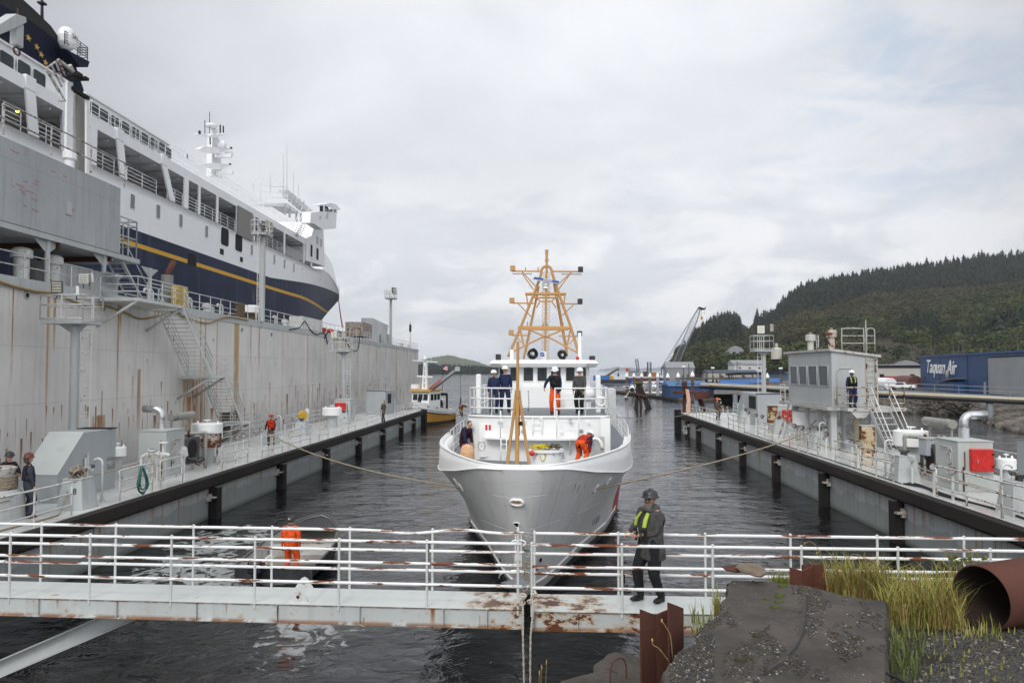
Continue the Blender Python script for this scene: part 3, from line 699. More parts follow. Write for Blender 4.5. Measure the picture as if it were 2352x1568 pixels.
mb=MB(CM);mb.bb((2.30,10.45,2.75),(2.66,10.62,4.33));mb.build('side_pillar',M_white,cut)
M_blk=flat('small_black',(.03,.03,.03),.4)
fit=[(1150,970,.1,.05),(1190,963,.12,.14),(1135,1004,.08,.08),(1202,989,.05,.05),(1287,1003,.05,.05),(1290,990,.10,.07),(1335,989,.13,.10),(1352,970,.06,.10),(1212,1026,.03,.03),(1290,1040,.08,.08),(1400,965,.05,.07),(1242,960,.08,.05),(1310,965,.05,.1),(1160,1015,.04,.2)]
random.seed(11)
for i,(px,py,w,h)in enumerate(fit):
 c=face_fit(px,py);c.y=arc(max(-DHW,min(DHW,c.x)))-.05
 mb=MB(CM)
 if i%3==0:mb.cyl((c.x,c.y+.06,c.z),(c.x,c.y-.09,c.z),.06,.08,n=10)
 else:mb.box((c.x,c.y-.03,c.z),(w*.9,.12,h))
 mb.build('fitting',M_alu if i%3==0 else M_white,cut,bevel=.01)
mb=MB(CM)
for k in range(5):mb.bb((-.62,arc(-.5)-.004,4.22-.04*k),(-.22,arc(-.5)-.007,4.205-.04*k))
mb.build('stencil_lines',flat('stencil_blue',(.45,.50,.56),.5),cut)
drum=MB(CM);drum.lathe((.42,5.9,2.75),[(.50,0),(.50,.82),(.56,.84),(.56,.90),(.0,.91)],26);dr=drum.build('ring_pedestal',M_white,cut)
mb=MB(CM)
for i in range(12):
 a=2*PI*i/12;mb.box((.42+.53*math.cos(a),5.9+.53*math.sin(a),3.55),(.03,.03,.08),a)
mb.build('clamp',M_alu,dr)
t=thing('fender_float','peach coloured float lying inside the cutter bulwark on the left','fender',cw(-2.55,8.0,2.76))
MB(CM).lathe((-2.35,8.2,2.76),[(.05,0),(.22,.05),(.25,.2),(.25,.55),(.2,.72),(.05,.8)],16).build('float',flat('peach_float',(.68,.40,.22),.5),t)
for(u,s)in((-2.62,9.3),(2.95,9.0),(2.80,8.2)):
 mb=MB(CM);mb.lathe((u,s,2.76),[(.09,0),(.09,.06),(.05,.09),(.05,.55),(.08,.58),(.08,.66),(.02,.7)],10);mb.build('hydrant',M_red if u<2.9 and u<0 or s>8.9 else flat('tan_mast',(.42,.22,.085),.5),cut)
M_tan=paint('tan_mast_paint',(.50,.275,.10),.5,var=.06,grime=.08)
def cp(px,py,s):
 return aty(px,py,17.2+s)
js=thing('jackstaff','tan tripod jackstaff standing at the bow of the cutter','jackstaff',cp(1188,1068,1.3))
MB().cyl(cp(1187.5,1066,1.3),cp(1189,905,1.3),.055,n=10).cyl(cp(1189,905,1.3),cp(1189.5,784,1.3),.042,.036,n=10).cyl(cp(1189,912,1.3),cp(1189,896,1.3),.075,n=10).build('pole',M_tan,js)
for(px,s2)in((1163,1.25),(1218,1.25)):MB().cyl(cp(px,1085,s2),cp(1189+(px-1190)*.08,896,1.3),.038,n=8).build('leg',M_tan,js)
MB().cyl(cp(1193,915,1.3),cp(1193,1000,1.3),.012,n=5).sph(tuple(cp(1196,972,1.25)),.055,8,6).build('halyard',M_dark,js)
PS,PB,PHW=16.4,23.0,2.12
mb=MB(CM)
z0,z1=DZ+.01,6.26
def pol(hw,s0,s1,bowf,ch):return[(-hw,s0+ch),(-hw+ch,s0),(hw-ch,s0),(hw,s0+ch),(hw,s1),(-hw,s1)]
lo=pol(PHW+.04,PS-.05,PB,0,.45);hi=pol(PHW-.04,PS+.08,PB,0,.45)
rows=[[(x,y,z0)for x,y in lo],[(x,y,z1)for x,y in hi]];mb.grid(rows,closed=True)
ph=mb.build('pilothouse',M_white,cut)
for p in ph.data.polygons:p.use_smooth=False
mb=MB(CM);mb.add([(x*1.14,y-.38 if y<20 else y,6.24)for x,y in hi]+[(x*1.20,y-.48 if y<20 else y,6.40)for x,y in hi]+[(x*1.12,y-.3 if y<20 else y,6.56)for x,y in hi],[(0,1,2,3,4,5)[::-1],(12,13,14,15,16,17)]+[(k*6+i,k*6+(i+1)%6,(k+1)*6+(i+1)%6,(k+1)*6+i)for k in(0,1)for i in range(6)]);rf=mb.build('roof',M_white,cut)
wins=[(776,866),(886,948),(1015,1112),(1150,1245),(1282,1380),(1427,1515),(1545,1625)]
def z6(x,y):return((1350+x*.3316)*.7127,(780+y*.3316)*.7127)
for i,(a,b)in enumerate(wins):
 A=z6(a,1218);B=z6(b,1350)
 s_=PS+.0
 p=[CM.inverted()@cp(x,y,PS-17.2+17.2)for x,y in(A,(B[0],A[1]),B,(A[0],B[1]))]
 def onf(q):
  y=PS-.05+(q.z-z0)/(z1-z0)*.13-.012
  lim=PHW-.45
  if abs(q.x)>lim:y+=(abs(q.x)-lim)
  return Vector((q.x,y,q.z))
 q=[onf(v)for v in p];c=sum(q,Vector())/4
 def rr(k,dy):
  out=[];ux=(q[1]-q[0]).normalized();uy=(q[0]-q[3]).normalized();hw=(q[1]-q[0]).length/2*k;hh_=(q[0]-q[3]).length/2*k;r=.06
  for(sx,sy,a0)in((1,1,0),(-1,1,90),(-1,-1,180),(1,-1,270)):
   for t in(0,30,60,90):
    an=math.radians(a0+t);out.append(c+ux*(sx*(hw-r)+r*math.cos(an))+uy*(sy*(hh_-r)+r*math.sin(an))+Vector((0,dy,0)))
  return out
 mb=MB(CM);o1=rr(1.0,-.004);mb.add(o1,[tuple(range(16))]);w_=mb.build('window',M_glass,ph)
 mb=MB(CM);mb.tube(rr(1.04,-.01),.022,5,closed=True);mb.build('window_frame',M_white,w_)
 if i not in(0,6):
  mb=MB(CM);wx=c.x+.03;mb.cyl((wx,c.y-.06,c.z+.42),(wx-.02,c.y-.04,c.z-.05),.01,n=4).box((wx,c.y-.08,c.z+.42),(.08,.08,.06));mb.build('wiper',M_dark,w_)
mb=MB(CM)
mb.bb((-.95,PS-.7,DZ+.02),(.62,PS-.06,DZ+.98));mb.build('locker',M_white,cut,bevel=.02)
mb=MB(CM);mb.bb((1.0,PS-.9,DZ+.02),(1.55,PS-.5,DZ+.7));mb.build('locker',M_white,cut,bevel=.02)
mb=MB(CM);mb.sph((1.95,PS-1.0,DZ+.66),.34,14,8);mb.lathe((1.95,PS-1.0,DZ),[(.12,0),(.12,.5)],10);mb.build('dome',M_white,cut)
t=thing('life_ring','white life ring hanging on the right rail of the cutter platform','life ring',cw(2.35,11.2,DZ+.6))
MB(CM).tube([(2.36+.17*math.cos(a),11.5,DZ+.5+.17*math.sin(a))for a in[2*PI*i/18 for i in range(18)]],.045,8,closed=True).build('ring',M_white,t)
mb=MB(CM);mb.bb((2.62,12.8,4.05),(3.02,14.6,5.35));mb.build('wing_screen',flat('pale_grey_panel',(.55,.56,.56),.5),cut,bevel=.02)
mb=MB(CM);mb.tube([(-2.7,10.9,4.75),(-2.9,10.9,4.75)],.06,8);mb.tube([(-2.9,10.9,4.75),(-2.95,10.9,4.75),(-2.95,10.9,4.4)],.07,8);mb.build('pipe_stub',M_greyr,cut)
def crail(pts,z=DZ,h=1.03,r=.028,rails=(1.0,.62,.28)):
 mb=MB(CM);mb.rail([(u,s,z)for u,s in pts],h,rails,r,1.1);return mb.build('railing',M_white,cut)
crail([(-2.60,14.5),(-2.60,arc(2.6)+.1),(-1.75,arc(1.75)+.04),(-.72,arc(.72)+.04)])
crail([(.62,arc(.6)+.04),(1.75,arc(1.75)+.04),(2.58,arc(2.6)+.1),(2.58,14.5)])
crail([(-2.60,14.5),(-2.6,18)]);crail([(2.58,14.5),(2.58,18)])
for u in(-.30,-.26):pass
chain([cw(-.36,10.3,5.3),cw(-.34,10.3,4.9),cw(-.38,10.3,4.45)],'chain','white chain hanging beside the jackstaff on the platform edge',M_dark,.05)
MB(CM).bb((-2.45,11.3,DZ+.0),(-2.25,11.5,DZ+1.55)).build('upright_tube',M_white,cut,bevel=.05);MB(CM).bb((2.2,12.4,DZ),(2.4,12.6,DZ+1.5)).build('upright_tube',M_white,cut,bevel=.05)
M_redlamp=M_red
for(x,y0,w,h,mat,nm)in((770,1088,50,26,M_blk,'lamp_box'),(1685,1104,56,50,M_blk,'lamp_box'),(902,1045,34,92,M_white,'cabinet'),(1213,1062,50,72,M_white,'cabinet'),(1563,880,34,260,M_white,'tall_locker'),(1545,1110,34,34,M_red,'red_lamp'),(1410,1120,40,30,M_white,'cabinet'),(1095,1030,20,110,M_white,'post')):
 A=cp(*z6(x-w/2,y0),PS+1.2);B=cp(*z6(x+w/2,y0+h),PS+1.2);mb=MB();mb.bb((A.x,A.y,6.56),(B.x,A.y+.3,A.z));mb.build(nm,mat,cut,bevel=.015)
random.seed(4)
for(x,y,R)in((1105,1085,.22),(1395,1095,.20)):
 c=cp(*z6(x,y),PS+1.0);c.z=max(c.z,6.56+R);mb=MB()
 for k in range(26):
  ax=Vector((random.uniform(-.5,.5),1,random.uniform(-.5,.5))).normalized();u,w=tangent_frame(ax);rr_=R*random.uniform(.55,1.05);cc_=c+Vector((random.uniform(-.05,.05),random.uniform(-.08,.08),random.uniform(-.04,.04)))
  mb.tube([cc_+(u*math.cos(t)+w*math.sin(t)*random.uniform(.9,1.1))*rr_ for t in[2*PI*i/14 for i in range(14)]],.011,4,closed=True)
 mb.build('cable_coil',M_black,cut)
c=cp(*z6(1200,1100),PS+1.0)
mb=MB();[mb.tube([c+Vector((.09*math.cos(t+k),.05*k*.3,.09*math.sin(t)+.05))for t in[2*PI*i/10 for i in range(10)]],.012,4,closed=True)for k in range(5)];mb.build('cable_coil',flat('blue_cable',(.03,.09,.35),.5),cut)
MS=PS+2.4;MR=PS+3.9
def mp(x,y,s=MS):return cp(*z6(x,y),s)
mast=MB();R1=.062
mast.tube(smoothpts([mp(868,1115),mp(1000,800),mp(1165,380),mp(1192,275),mp(1212,243),mp(1242,234),mp(1272,243),mp(1292,280),mp(1310,350),mp(1410,640),mp(1478,830),mp(1560,1110)],4),R1*1.05,8)
for(a,b)in(((1018,1135),(1165,430)),((1440,1110),(1312,400))):mast.cyl(mp(*a,MR),mp(*b,MR-.5),R1*.9,n=8)
mast.tube([mp(1040,502),mp(1425,502),mp(1425,508,MR),mp(1040,508,MR)],R1,7,closed=True)
mast.tube([mp(1100,525),mp(1135,540),mp(1330,540),mp(1362,525)],R1*.8,6)
for(a,b)in(((1045,510),(1062,632)),((1420,510),(1405,640)),((1120,520),(1180,575)),((1345,520),(1290,575)),((1180,575),(1290,575)),((1180,575),(1140,640)),((1290,575),(1335,640))):mast.cyl(mp(*a),mp(*b),R1*.6,n=6)
mast.tube([mp(968,826),mp(1488,832),mp(1488,838,MR),mp(968,832,MR)],R1*1.05,7,closed=True)
mast.cyl(mp(1000,845),mp(1450,850),R1*.8,n=6)
for(a,b)in(((1030,832),(1225,918)),((1430,838),(1240,918)),((1210,918),(905,1068)),((1250,918),(1555,1082)),((985,845),(1018,1000)),((1472,850),(1440,1010))):mast.cyl(mp(*a),mp(*b),R1*.8,n=6)
mast.box(mp(1230,912),(.28,.16,.06))
mo=mast.build('mast',M_tan,cut)
mb=MB()
for(y,xl,xr,bl,br)in((283,905,1185,1110,415),(590,905,1120,0,0),(905,900,1060,0,0)):pass
arms=[((905,282),(1195,284),[((1000,284),(1130,425)),((1000,300),(1112,460))]),((1292,284),(1580,288),[((1485,290),(1350,415)),((1480,296),(1360,455))]),((905,592),(1115,594),[((962,596),(1090,722))]),((1355,598),(1580,600),[((1512,600),(1380,725))]),((900,905),(1060,906),[((935,908),(1000,975))]),((1360,912),(1560,914),[((1530,915),(1462,990))])]
for(a,b,brs)in arms:
 mb=MB();mb.cyl(mp(*a),mp(*b),R1*.62,n=6)
 for(p,q)in brs:mb.cyl(mp(*p),mp(*q),R1*.5,n=6)
 mb.build('yard',M_tan,mo)
mb=MB();mb.cyl(mp(910,308),mp(1100,308),.03,n=5).cyl(mp(1385,310),mp(1580,312),.03,n=5);mb.build('flag_bar',M_tan,mo)
for(x,y,mat)in((912,256,M_tan),(905,568,M_tan),(897,880,M_tan),(1571,266,M_blk),(1566,577,M_blk),(1562,890,M_blk)):
 MB().box(mp(x,y),(.24,.24,.26)).build('lamp_box',mat,mo,bevel=.015)
mb=MB();mb.cyl(mp(1242,80),mp(1242,300),.065,.055,n=8).cyl(mp(1240,290),mp(1226,1140),.05,n=8)
mb.box(mp(1243,80),(.2,.1,.04));mb.cyl(mp(1225,100),mp(1238,125),.02,n=5).cyl(mp(1258,100),mp(1246,125),.02,n=5).cyl(mp(1225,172),mp(1262,172),.03,n=5).cyl(mp(1222,186),mp(1262,186),.02,n=5)
for k in range(19):
 y=295+k*45.5;xc=1241-(y-295)*.018
 for s in(-1,1):mb.tube([mp(xc,y),mp(xc+s*34,y),mp(xc+s*34,y+26),mp(xc,y+26)],.016,4)
mb.build('pole_ladder',M_tan,mo)
for(xa,ya,xb,yb)in((1165,520,1062,1080),(1330,545,1425,1080)):
 mb=MB()
 A=mp(xa,ya,MR);B=mp(xb,yb,MR);off=Vector((-.12 if xa<1200 else .12,0,0));mb.cyl(A+off,B+off,.022,n=5)
 for i in range(1,24):p=A.lerp(B,i/24);mb.cyl(p,p+off,.013,n=4)
 mb.build('side_ladder',M_tan,mo)
mb=MB()
for x in(1190,1258):mb.prism([mp(x,490),mp(x+(-8 if x<1200 else 14),490),mp(1232,452),mp(1228,452)],(0,.03,0))
for x in(1190,1262):mb.prism([mp(x,820),mp(x+(30 if x<1200 else-30),820),mp(x+(22 if x<1200 else-22),780)],(0,.03,0))
for(x,y0,y1)in((1056,775,850),(1402,785,850),(1036,245,280),(1160,245,284)):mb.cyl(mp(x,y0),mp(x,y1),.03,n=6)
mb.build('bracket',M_tan,mo)
rd=MB().sph(tuple(mp(1232,408)),.17,14,9,(1,1,.95)).lathe(tuple(mp(1232,452)),[(.14,0),(.10,.1),(.14,.14)],12).build('radar_base',M_white,mo)
a,b=mp(1112,348,MS-.35),mp(1362,391,MS-.1);d=(b-a).normalized()
MB().cyl(a,b,.062,n=10).build('radar_bar',flat('radar_blue',(.02,.09,.36),.35),rd)
MB().cyl(a-d*.05,a+d*.02,.064,n=10).cyl(b,b+d*.03,.063,n=10).cyl(a+Vector((0,0,-.055)),b+Vector((0,0,-.055)),.035,n=8).build('radar_cap',M_white,rd)
text('FURUNO',.11,basis(a.lerp(b,.56)+Vector((0,-.068,.0)),d,(0,0,1)),M_white,'lettering',rd,bold=.003)
def ring_on(px,py,rx,ry,r,nm,mat,par,shape=None,n=22,off=.02):
 c,nn=hh(px,py)
 if c is None:print('MISS',px,py);c,nn=hh(1190,1180)
 u=Vector((0,0,1)).cross(nn).normalized();w=nn.cross(u)
 pts=[]
 for i in range(n):
  t=2*PI*i/n;x,y=(math.cos(t)*rx,math.sin(t)*ry)
  if shape:x,y=shape(t,x,y)
  pts.append(c+nn*off+u*x+w*y)
 o=MB().tube(pts,r,7,closed=True).build(nm,mat,par)
 return o,pts,c,nn
o,pts,c,nn=ring_on(1187,1151,.155,.10,.034,'bow_fairlead',M_white,cut,lambda t,x,y:(x,y*(.75 if y>0 else 1.0)-.02*abs(math.cos(t))**2+(-.03*math.exp(-(x/.04)**2)if y>0 else 0)))
MB().add([p*1.0 for p in pts],[tuple(range(len(pts)))]).build('opening',flat('warm_inner_paint',(.60,.40,.20),.5),o)
for(px,py,sgn)in((1060,1118,-1),(1049,1106,-1),(1368,1121,1),(1396,1105,1)):
 o,pts,c,nn=ring_on(px,py,.075,.13,.022,'hull_fairlead',M_white,cut)
 MB().add([p-nn*.012 for p in pts],[tuple(range(len(pts)))]).build('opening',M_hole,o)
o,pts,c,nn=ring_on(1187,1204,.09,.07,.012,'anchor_recess',M_white,cut,lambda t,x,y:(x*(1.0 if y>0 else .55),y))
MB().add([p+nn*.003 for p in pts],[tuple(range(len(pts)))]).build('opening',M_hole,o)
anc=thing('anchor','white anchor hanging at the stem of the cutter above the gangway gap','anchor',c)
p0=c-Vector((0,.06,.05));y_=p0.y-.06
def ap(px,py):return aty(px,py,y_)
MB().cyl(ap(1190,1210),ap(1190,1325),.030,n=8).cyl(ap(1184,1225),ap(1183,1300),.014,n=6).cyl(ap(1197,1225),ap(1197,1300),.014,n=6).build('shank',M_white,anc)
MB().tube(smoothpts([ap(1182,1252),ap(1176,1248),ap(1178,1242),ap(1192,1240),ap(1205,1243),ap(1206,1250),ap(1198,1252)],4),.02,7).build('shackle',M_white,anc)
MB().box(ap(1190,1278),(.11,.1,.2)).build('swivel',M_white,anc,bevel=.03)
MB().tube(smoothpts([ap(1146,1328),ap(1150,1318),ap(1170,1311),ap(1190,1309),ap(1212,1313),ap(1224,1321),ap(1228,1330)],5),.018,7).build('crown_bar',M_alu,anc)
mb=MB();mb.prism([ap(1150,1338),ap(1190,1350),ap(1228,1336),ap(1200,1330),ap(1190,1322),ap(1180,1330)],(0,.05,0));mb.build('fluke',M_alu,anc)
def seam(pxs,r,nm,mat):
 pts=[]
 for(x,y)in pxs:
  c,n_=hh(x,y)
  if c is not None:pts.append(c+n_*.003)
 if len(pts)>1:MB().tube(pts,r,4).build(nm,mat,cut)
def sub(pts,n=8):
 return[(a[0]+(b[0]-a[0])*i/n,a[1]+(b[1]-a[1])*i/n)for a,b in zip(pts[:-1],pts[1:])for i in range(n)]+[pts[-1]]
M_line=flat('pale_seam',(.72,.72,.70),.4)
seam(sub([(1130,1136),(1150,1140),(1170,1144)]),.005,'seam_line',M_line);seam(sub([(1205,1143),(1225,1140),(1256,1136)]),.005,'seam_line',M_line)
seam(sub([(1060,1172),(1090,1188),(1130,1204),(1172,1219)]),.005,'seam_line',M_line);seam(sub([(1213,1218),(1260,1203),(1310,1186),(1350,1168),(1392,1146)]),.005,'seam_line',M_line)
M_seam=flat('plating_seam',(.46,.46,.45),.5)
for k,f in enumerate((-.75,-.5,-.27,.24,.45,.65,.82)):
 xk=1205+f*200;seam(sub([(xk,1085),(1195+(xk-1195)*.55,1235),(1195+(xk-1195)*.3,1330)],10),.0035,'plating_seam',M_seam)
for y in(1105,1128):seam(sub([(1050,y-6),(1120,y+4),(1190,y+8),(1290,y),(1390,y-16)],8),.003,'plating_seam',M_seam)
for(x,y,l)in((1322,1116,5),(1332,1118,14),(1346,1112,12)):seam(sub([(x,y-6),(x-l*.45,y+l*.8)],4),.010,'rust_mark',flat('rust_mark_paint',(.30,.15,.05),.7))
c,nn=hh(1368,1190)
if c is not None:
 u=Vector((0,0,1)).cross(nn).normalized();w=nn.cross(u);c0,_=hh(1350,1201);c1,_=hh(1386,1178)
 dd=(c1-c0).normalized()if c0 and c1 else u
 aft=Vector((nn.y,-nn.x,0)).normalized();aft=aft if aft.y>0 else-aft
 o=text('1120',.55,basis(c+nn*.012,aft,(0,0,1)),flat('hull_number_black',(.02,.025,.05),.5),'hull_number',cut,.004,0,-.012)
for sd,px in((-1,1150),(1,1240)):
 c,nn=hh(px,1285)
 if c is not None:
  aft=Vector((nn.y,-nn.x,0)).normalized();aft=aft if(aft.y>0)==(sd>0)else-aft
  for k,s_ in enumerate(('10','9','8')):
   c2=c+Vector((0,0,-.28*k));h=HB.find_nearest(c2);n2=h[1]if h[1].dot(ray(px,1285))<0 else-h[1]
   text(s_,.14,basis(h[0]+n2*.02,aft,(0,0,1)),M_dark,'draught_figure',cut,.012)
   # the ferry standing in the big dock
FL=28.0
def fpix(px,py,lat=FL):a,z=FW.hit(px,py,lat);return a,z
fer=thing('ferry','huge navy and white car ferry with a gold stripe standing in the dry dock','ship',FW.w(70,FL+11,2))
HB2=[(-20,FL),(88,FL),(98,FL+.5),(106,FL+1.5),(114,FL+3.0),(122,FL+5.0),(130,FL+7.3),(138,FL+9.6),(144,FL+10.8),(147,FL+11)]
CL=FL+11
def hlat(a,z):
 "side of the hull (near side) at height z: full above, narrowing below towards the bow"
 base=lerp_tab(HB2,a);zt=20.1;k=max(0,min(1,(zt-z)/18));adv=max(0,a-78)/69
 return min(CL,base+(CL-base)*0+k*adv*10.5+max(0,4-z)*.5)
def stema(z):return lerp_tab([(2,117),(5,120),(8,124),(11,128),(14.8,134),(17,139),(20.1,147),(24,149)],z)
def sheer(a):return 19.43+.0*a if a<104 else 19.43+(a-104)/43*.75
def ferry_mat():
 m,nt,b=NT('ferry_hull_paint');g=G(nt);P=g.pos();sp=g.sep(P)
 y=sp[1]
 bz=g.m('ADD',15.95,g.m('MULTIPLY',g.m('MAXIMUM',g.m('SUBTRACT',y,77),0),.072))
 rise=g.m('MULTIPLY',g.m('POWER',g.m('DIVIDE',g.m('MAXIMUM',g.m('SUBTRACT',y,75),0),70),2.0),2.9)
 sz=g.m('ADD',g.m('SUBTRACT',15.03,g.m('MULTIPLY',y,0.0022)),rise)
 nz=g.noise(g.comb(g.m('MULTIPLY',y,.7),0.0,g.m('MULTIPLY',sp[2],.12)),1.5,6,.6);n2=g.noise(P,.25,4)
 wh=g.mix(g.m('MULTIPLY',g.rng(nz,.5,.75),.18),(.82,.825,.83),(.55,.53,.49))
 pl=g.m('MAXIMUM',g.m('LESS_THAN',g.m('FRACT',g.m('DIVIDE',y,6.3)),.008),g.m('LESS_THAN',g.m('FRACT',g.m('DIVIDE',sp[2],2.1)),.015))
 bl=g.mix(g.rng(n2,.35,.65),(.011,.017,.045),(.016,.024,.060));bl=g.mix(g.m('MULTIPLY',g.rng(nz,.52,.72),.35),bl,(.10,.11,.15));bl=g.mix(g.m('MULTIPLY',pl,.35),bl,(.05,.06,.10))
 wh=g.mix(g.m('MULTIPLY',pl,.06),wh,(.4,.4,.4))
 c=g.mix(g.m('LESS_THAN',sp[2],bz),wh,bl)
 st=g.m('MULTIPLY',g.m('LESS_THAN',sp[2],g.m('ADD',sz,.16)),g.m('GREATER_THAN',sp[2],g.m('SUBTRACT',sz,.16)))
 st=g.m('MULTIPLY',st,g.m('LESS_THAN',y,136))
 c=g.mix(st,c,(.62,.34,.035))
 s=g.streak(y,sp[2],.22,9,15,5,.5,.35,3);c=g.mix(g.m('MULTIPLY',s,.35),c,(.14,.13,.12))
 g.l(c,b.inputs['Base Color']);b.inputs['Roughness'].default_value=.5;b.inputs['Specular IOR Level'].default_value=.15;return m
M_fh=ferry_mat()
zt=6.1+13.05
mb=MB(FW.M)
AA=[-5,10,30,50,70,80,88,94,100,106,112,118,124,130,134,138,141,144,146,147]
ZZ=[2,4,6,8,10,12,13.5,14.5,15.5,16.5,17.5,18.5,zt]
rows=[]
for z in ZZ+[20.1]:
 row=[];sa=stema(z)
 for i,a in enumerate(AA):
  b0_=92-12*max(0,min(1,(20-z)/14));aa=a if a<=b0_ else b0_+(a-b0_)/(147-b0_)*(sa-b0_)
  fr=(aa-b0_)/(sa-b0_)if aa>b0_ else 0
  lat=FL+(CL-FL)*(fr**(1.4-.2*max(0,min(1,(20-z)/14))))if fr>0 else FL
  if z<4:lat=min(CL,lat+(4-z)*.8)
  zz=z
  if z==20.1:zz=zt if aa<98 else min(20.1,zt+(aa-98)*.35)
  row.append((aa,lat,zz))
 rows.append(row)
mb.grid(rows);mb.grid([[(p[0],2*CL-p[1],p[2])for p in r]for r in rows])
fh=mb.build('hull',M_fh,fer)
vf=[world(fh)@v.co for v in fh.data.vertices];FB=BVHTree.FromPolygons(vf,[tuple(p.vertices)for p in fh.data.polygons])
mb=MB(FW.M);rr_=rows[-1];mb.grid([[(p[0],p[1],p[2]-.05)for p in rr_],[(p[0],2*CL-p[1],p[2]-.05)for p in rr_]]);mb.build('main_deck',M_grey,fer)
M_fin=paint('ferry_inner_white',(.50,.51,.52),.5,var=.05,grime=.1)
zc=6.1+15.45;zf2=6.1+16.2
mb=MB(FW.M);mb.bb((0,FL+4.2,zt),(97,FL+18,zc));mb.build('inner_house',M_fin,fer)
mb=MB(FW.M);mb.bb((0,FL+.02,zc+.01),(97,FL+21.9,zf2));mb.build('boat_deck',M_ferry,fer)
mb=MB(FW.M)
for i in range(0,97,2):mb.bb((i,FL+.3,zc-.22),(i+.1,FL+4.1,zc))
mb.bb((0,FL+2,zc-.25),(97,FL+2.15,zc));mb.build('deck_beam',M_fin,fer)
def slab_l(a0,a1,z0,z1,lat=FL,th=.35,mat=M_ferry,nm='panel',par=fer,bev=0.0):
 mb=MB(FW.M);mb.bb((a0,lat,z0),(a1,lat+th,z1));return mb.build(nm,mat,par,bevel=bev)
def acol(px,lat=FL):return FW.hit(px,500,lat)[0]
def lean_pillar(px0,px1,w=.9):
 a0=acol(px0);a1=acol(px1);mb=MB(FW.M)
 mb.add([(a0,FL-.12,zt+.0),(a0+w,FL-.12,zt),(a1+w,FL-.12,zc+.05),(a1,FL-.12,zc+.05),(a0,FL+.06,zt),(a0+w,FL+.06,zt),(a1+w,FL+.06,zc+.05),(a1,FL+.06,zc+.05)],[(0,1,2,3),(4,7,6,5),(0,3,7,4),(1,5,6,2),(0,4,5,1),(3,2,6,7)])
 mb.bb((a1-.05,FL-.14,zc+.04),(a1+w,FL+.1,zf2+.1))
 mb.build('pillar',M_ferry,fer,bevel=.05)
for(a,b)in((388,367),(273,262),(60,48)):lean_pillar(a,b,.8)
for(px,w)in((422,.7),(203,.7),(140,.7)):a=acol(px);slab_l(a,a+w,zt-.02,zc+.02,FL-.04,.12,nm='pillar')
for px in(455,497,543,583,597,653,698,716):a=acol(px);slab_l(a,a+.35,zt-.02,zc+.02,FL-.03,.1,nm='pillar')
slab_l(acol(155),acol(203),zt,zf2,FL+.3,.3,nm='side_panel')
slab_l(acol(543),acol(578),zt-.3,zc+.1,FL-.16,.12,flat('grey_shutter',(.22,.21,.20),.6),'shutter',bev=.04)
def z3q(x,y,lat):X=(500+x*.3508)*.7127;Y=(350+y*.3508)*.7127;a,z=FW.hit(X,Y,lat);return(a,lat,z)
mb=MB(FW.M);mb.prism([z3q(x,y,FL-.03)for x,y in((1385,1395),(1562,1450),(1545,1085),(1468,1040),(1438,1170),(1392,1190))],(0,22,0));fh2=mb.build('front_house',M_ferry,fer)
def fwin(px,py,w,h,lat=FL,par=fer,mat=M_glass,name='window',use_hull=True,frame=True,tilt=0.0):
 "w,h in metres"
 p=None
 if use_hull:hit=FB.ray_cast(CAM,ray(px,py));p=hit[0];nn=hit[1]
 if p is None:a,z=FW.hit(px,py,lat);p=FW.w(a,lat,z);nn=-FW.n
 if nn.dot(ray(px,py))>0:nn=-nn
 u=Vector((0,0,1)).cross(nn).normalized();v=nn.cross(u);r=min(w,h)*.18
 def out(k,off):
  o=[]
  for(sx,sy,a0)in((1,1,0),(-1,1,90),(-1,-1,180),(1,-1,270)):
   for t in(0,45,90):
    an=math.radians(a0+t);o.append(p+nn*off+u*(sx*(w/2*k-r)+r*math.cos(an))+v*(sy*(h/2*k-r)+r*math.sin(an)))
  return o
 mb=MB();mb.add(out(1,.012),[tuple(range(12))]);o=mb.build(name,mat,par)
 if frame:MB().tube(out(1.03,.015),.03,4,closed=True).build('frame',M_ferry,o)
 return o
M_fglass=flat('ferry_window',(.10,.12,.12),.15,spec=.7)
for(x,y)in((304,463),(363,486),(415,507),(474,532),(578,574),(604,586),(629.7,595.7),(653,606),(674.5,615)):fwin(x,y,.62,1.0,mat=M_fglass)
fwin(516,544,1.75,1.6,mat=M_dark,name='opening');fwin(548,558,1.75,1.6,mat=M_dark,name='opening')
for(x,y,w,h)in((509,578,.9,.55),(554,596,.8,.5)):fwin(x,y,w,h,mat=M_dark,name='opening')
for(x,y)in((694,619),(711,633),(726,638),(735,642),(747,648)):fwin(x,y,.25,.3,mat=M_dark,name='scuttle',frame=False)
for(x,y,w,h)in((441,597,1.6,1.0),(664,693,2.2,1.5)):fwin(x,y,w,h,mat=M_dark,name='recess',frame=False)
for(x,y,w,h)in((1435,1305,.9,1.5),(1490,1335,1.0,1.5),(1492,1210,.7,1.0),(1525,1230,.6,1.0)):
 X=(500+x*.3508)*.7127;Y=(350+y*.3508)*.7127;fwin(X,Y,w,h,lat=FL-.06,use_hull=False,mat=M_dark if y>1250 else flat('louvre_grey',(.4,.41,.41),.5),name='front_window',par=fh2)
def frail(a0,a1,z,lat,h=1.05,rails=(1,.75,.5,.25),step=1.6,r=.028,mat=M_ferry):
 mb=MB();mb.rail([FW.w(a0,lat,z),FW.w(a1,lat,z)],h,rails,r,step);return mb.build('railing',mat,fer)
for(x0,x1)in((2,45),(66,140),(208,262),(292,360),(385,420),(431,541),(592,650),(656,696),(700,715)):frail(acol(x0),acol(x1),zt,FL+.08)
frail(acol(210),96,zf2,FL+.15,rails=(1,.66,.33),step=2.6,r=.016);frail(62,98,zf2+2.1,FL+3,rails=(1,.5),step=2.4)
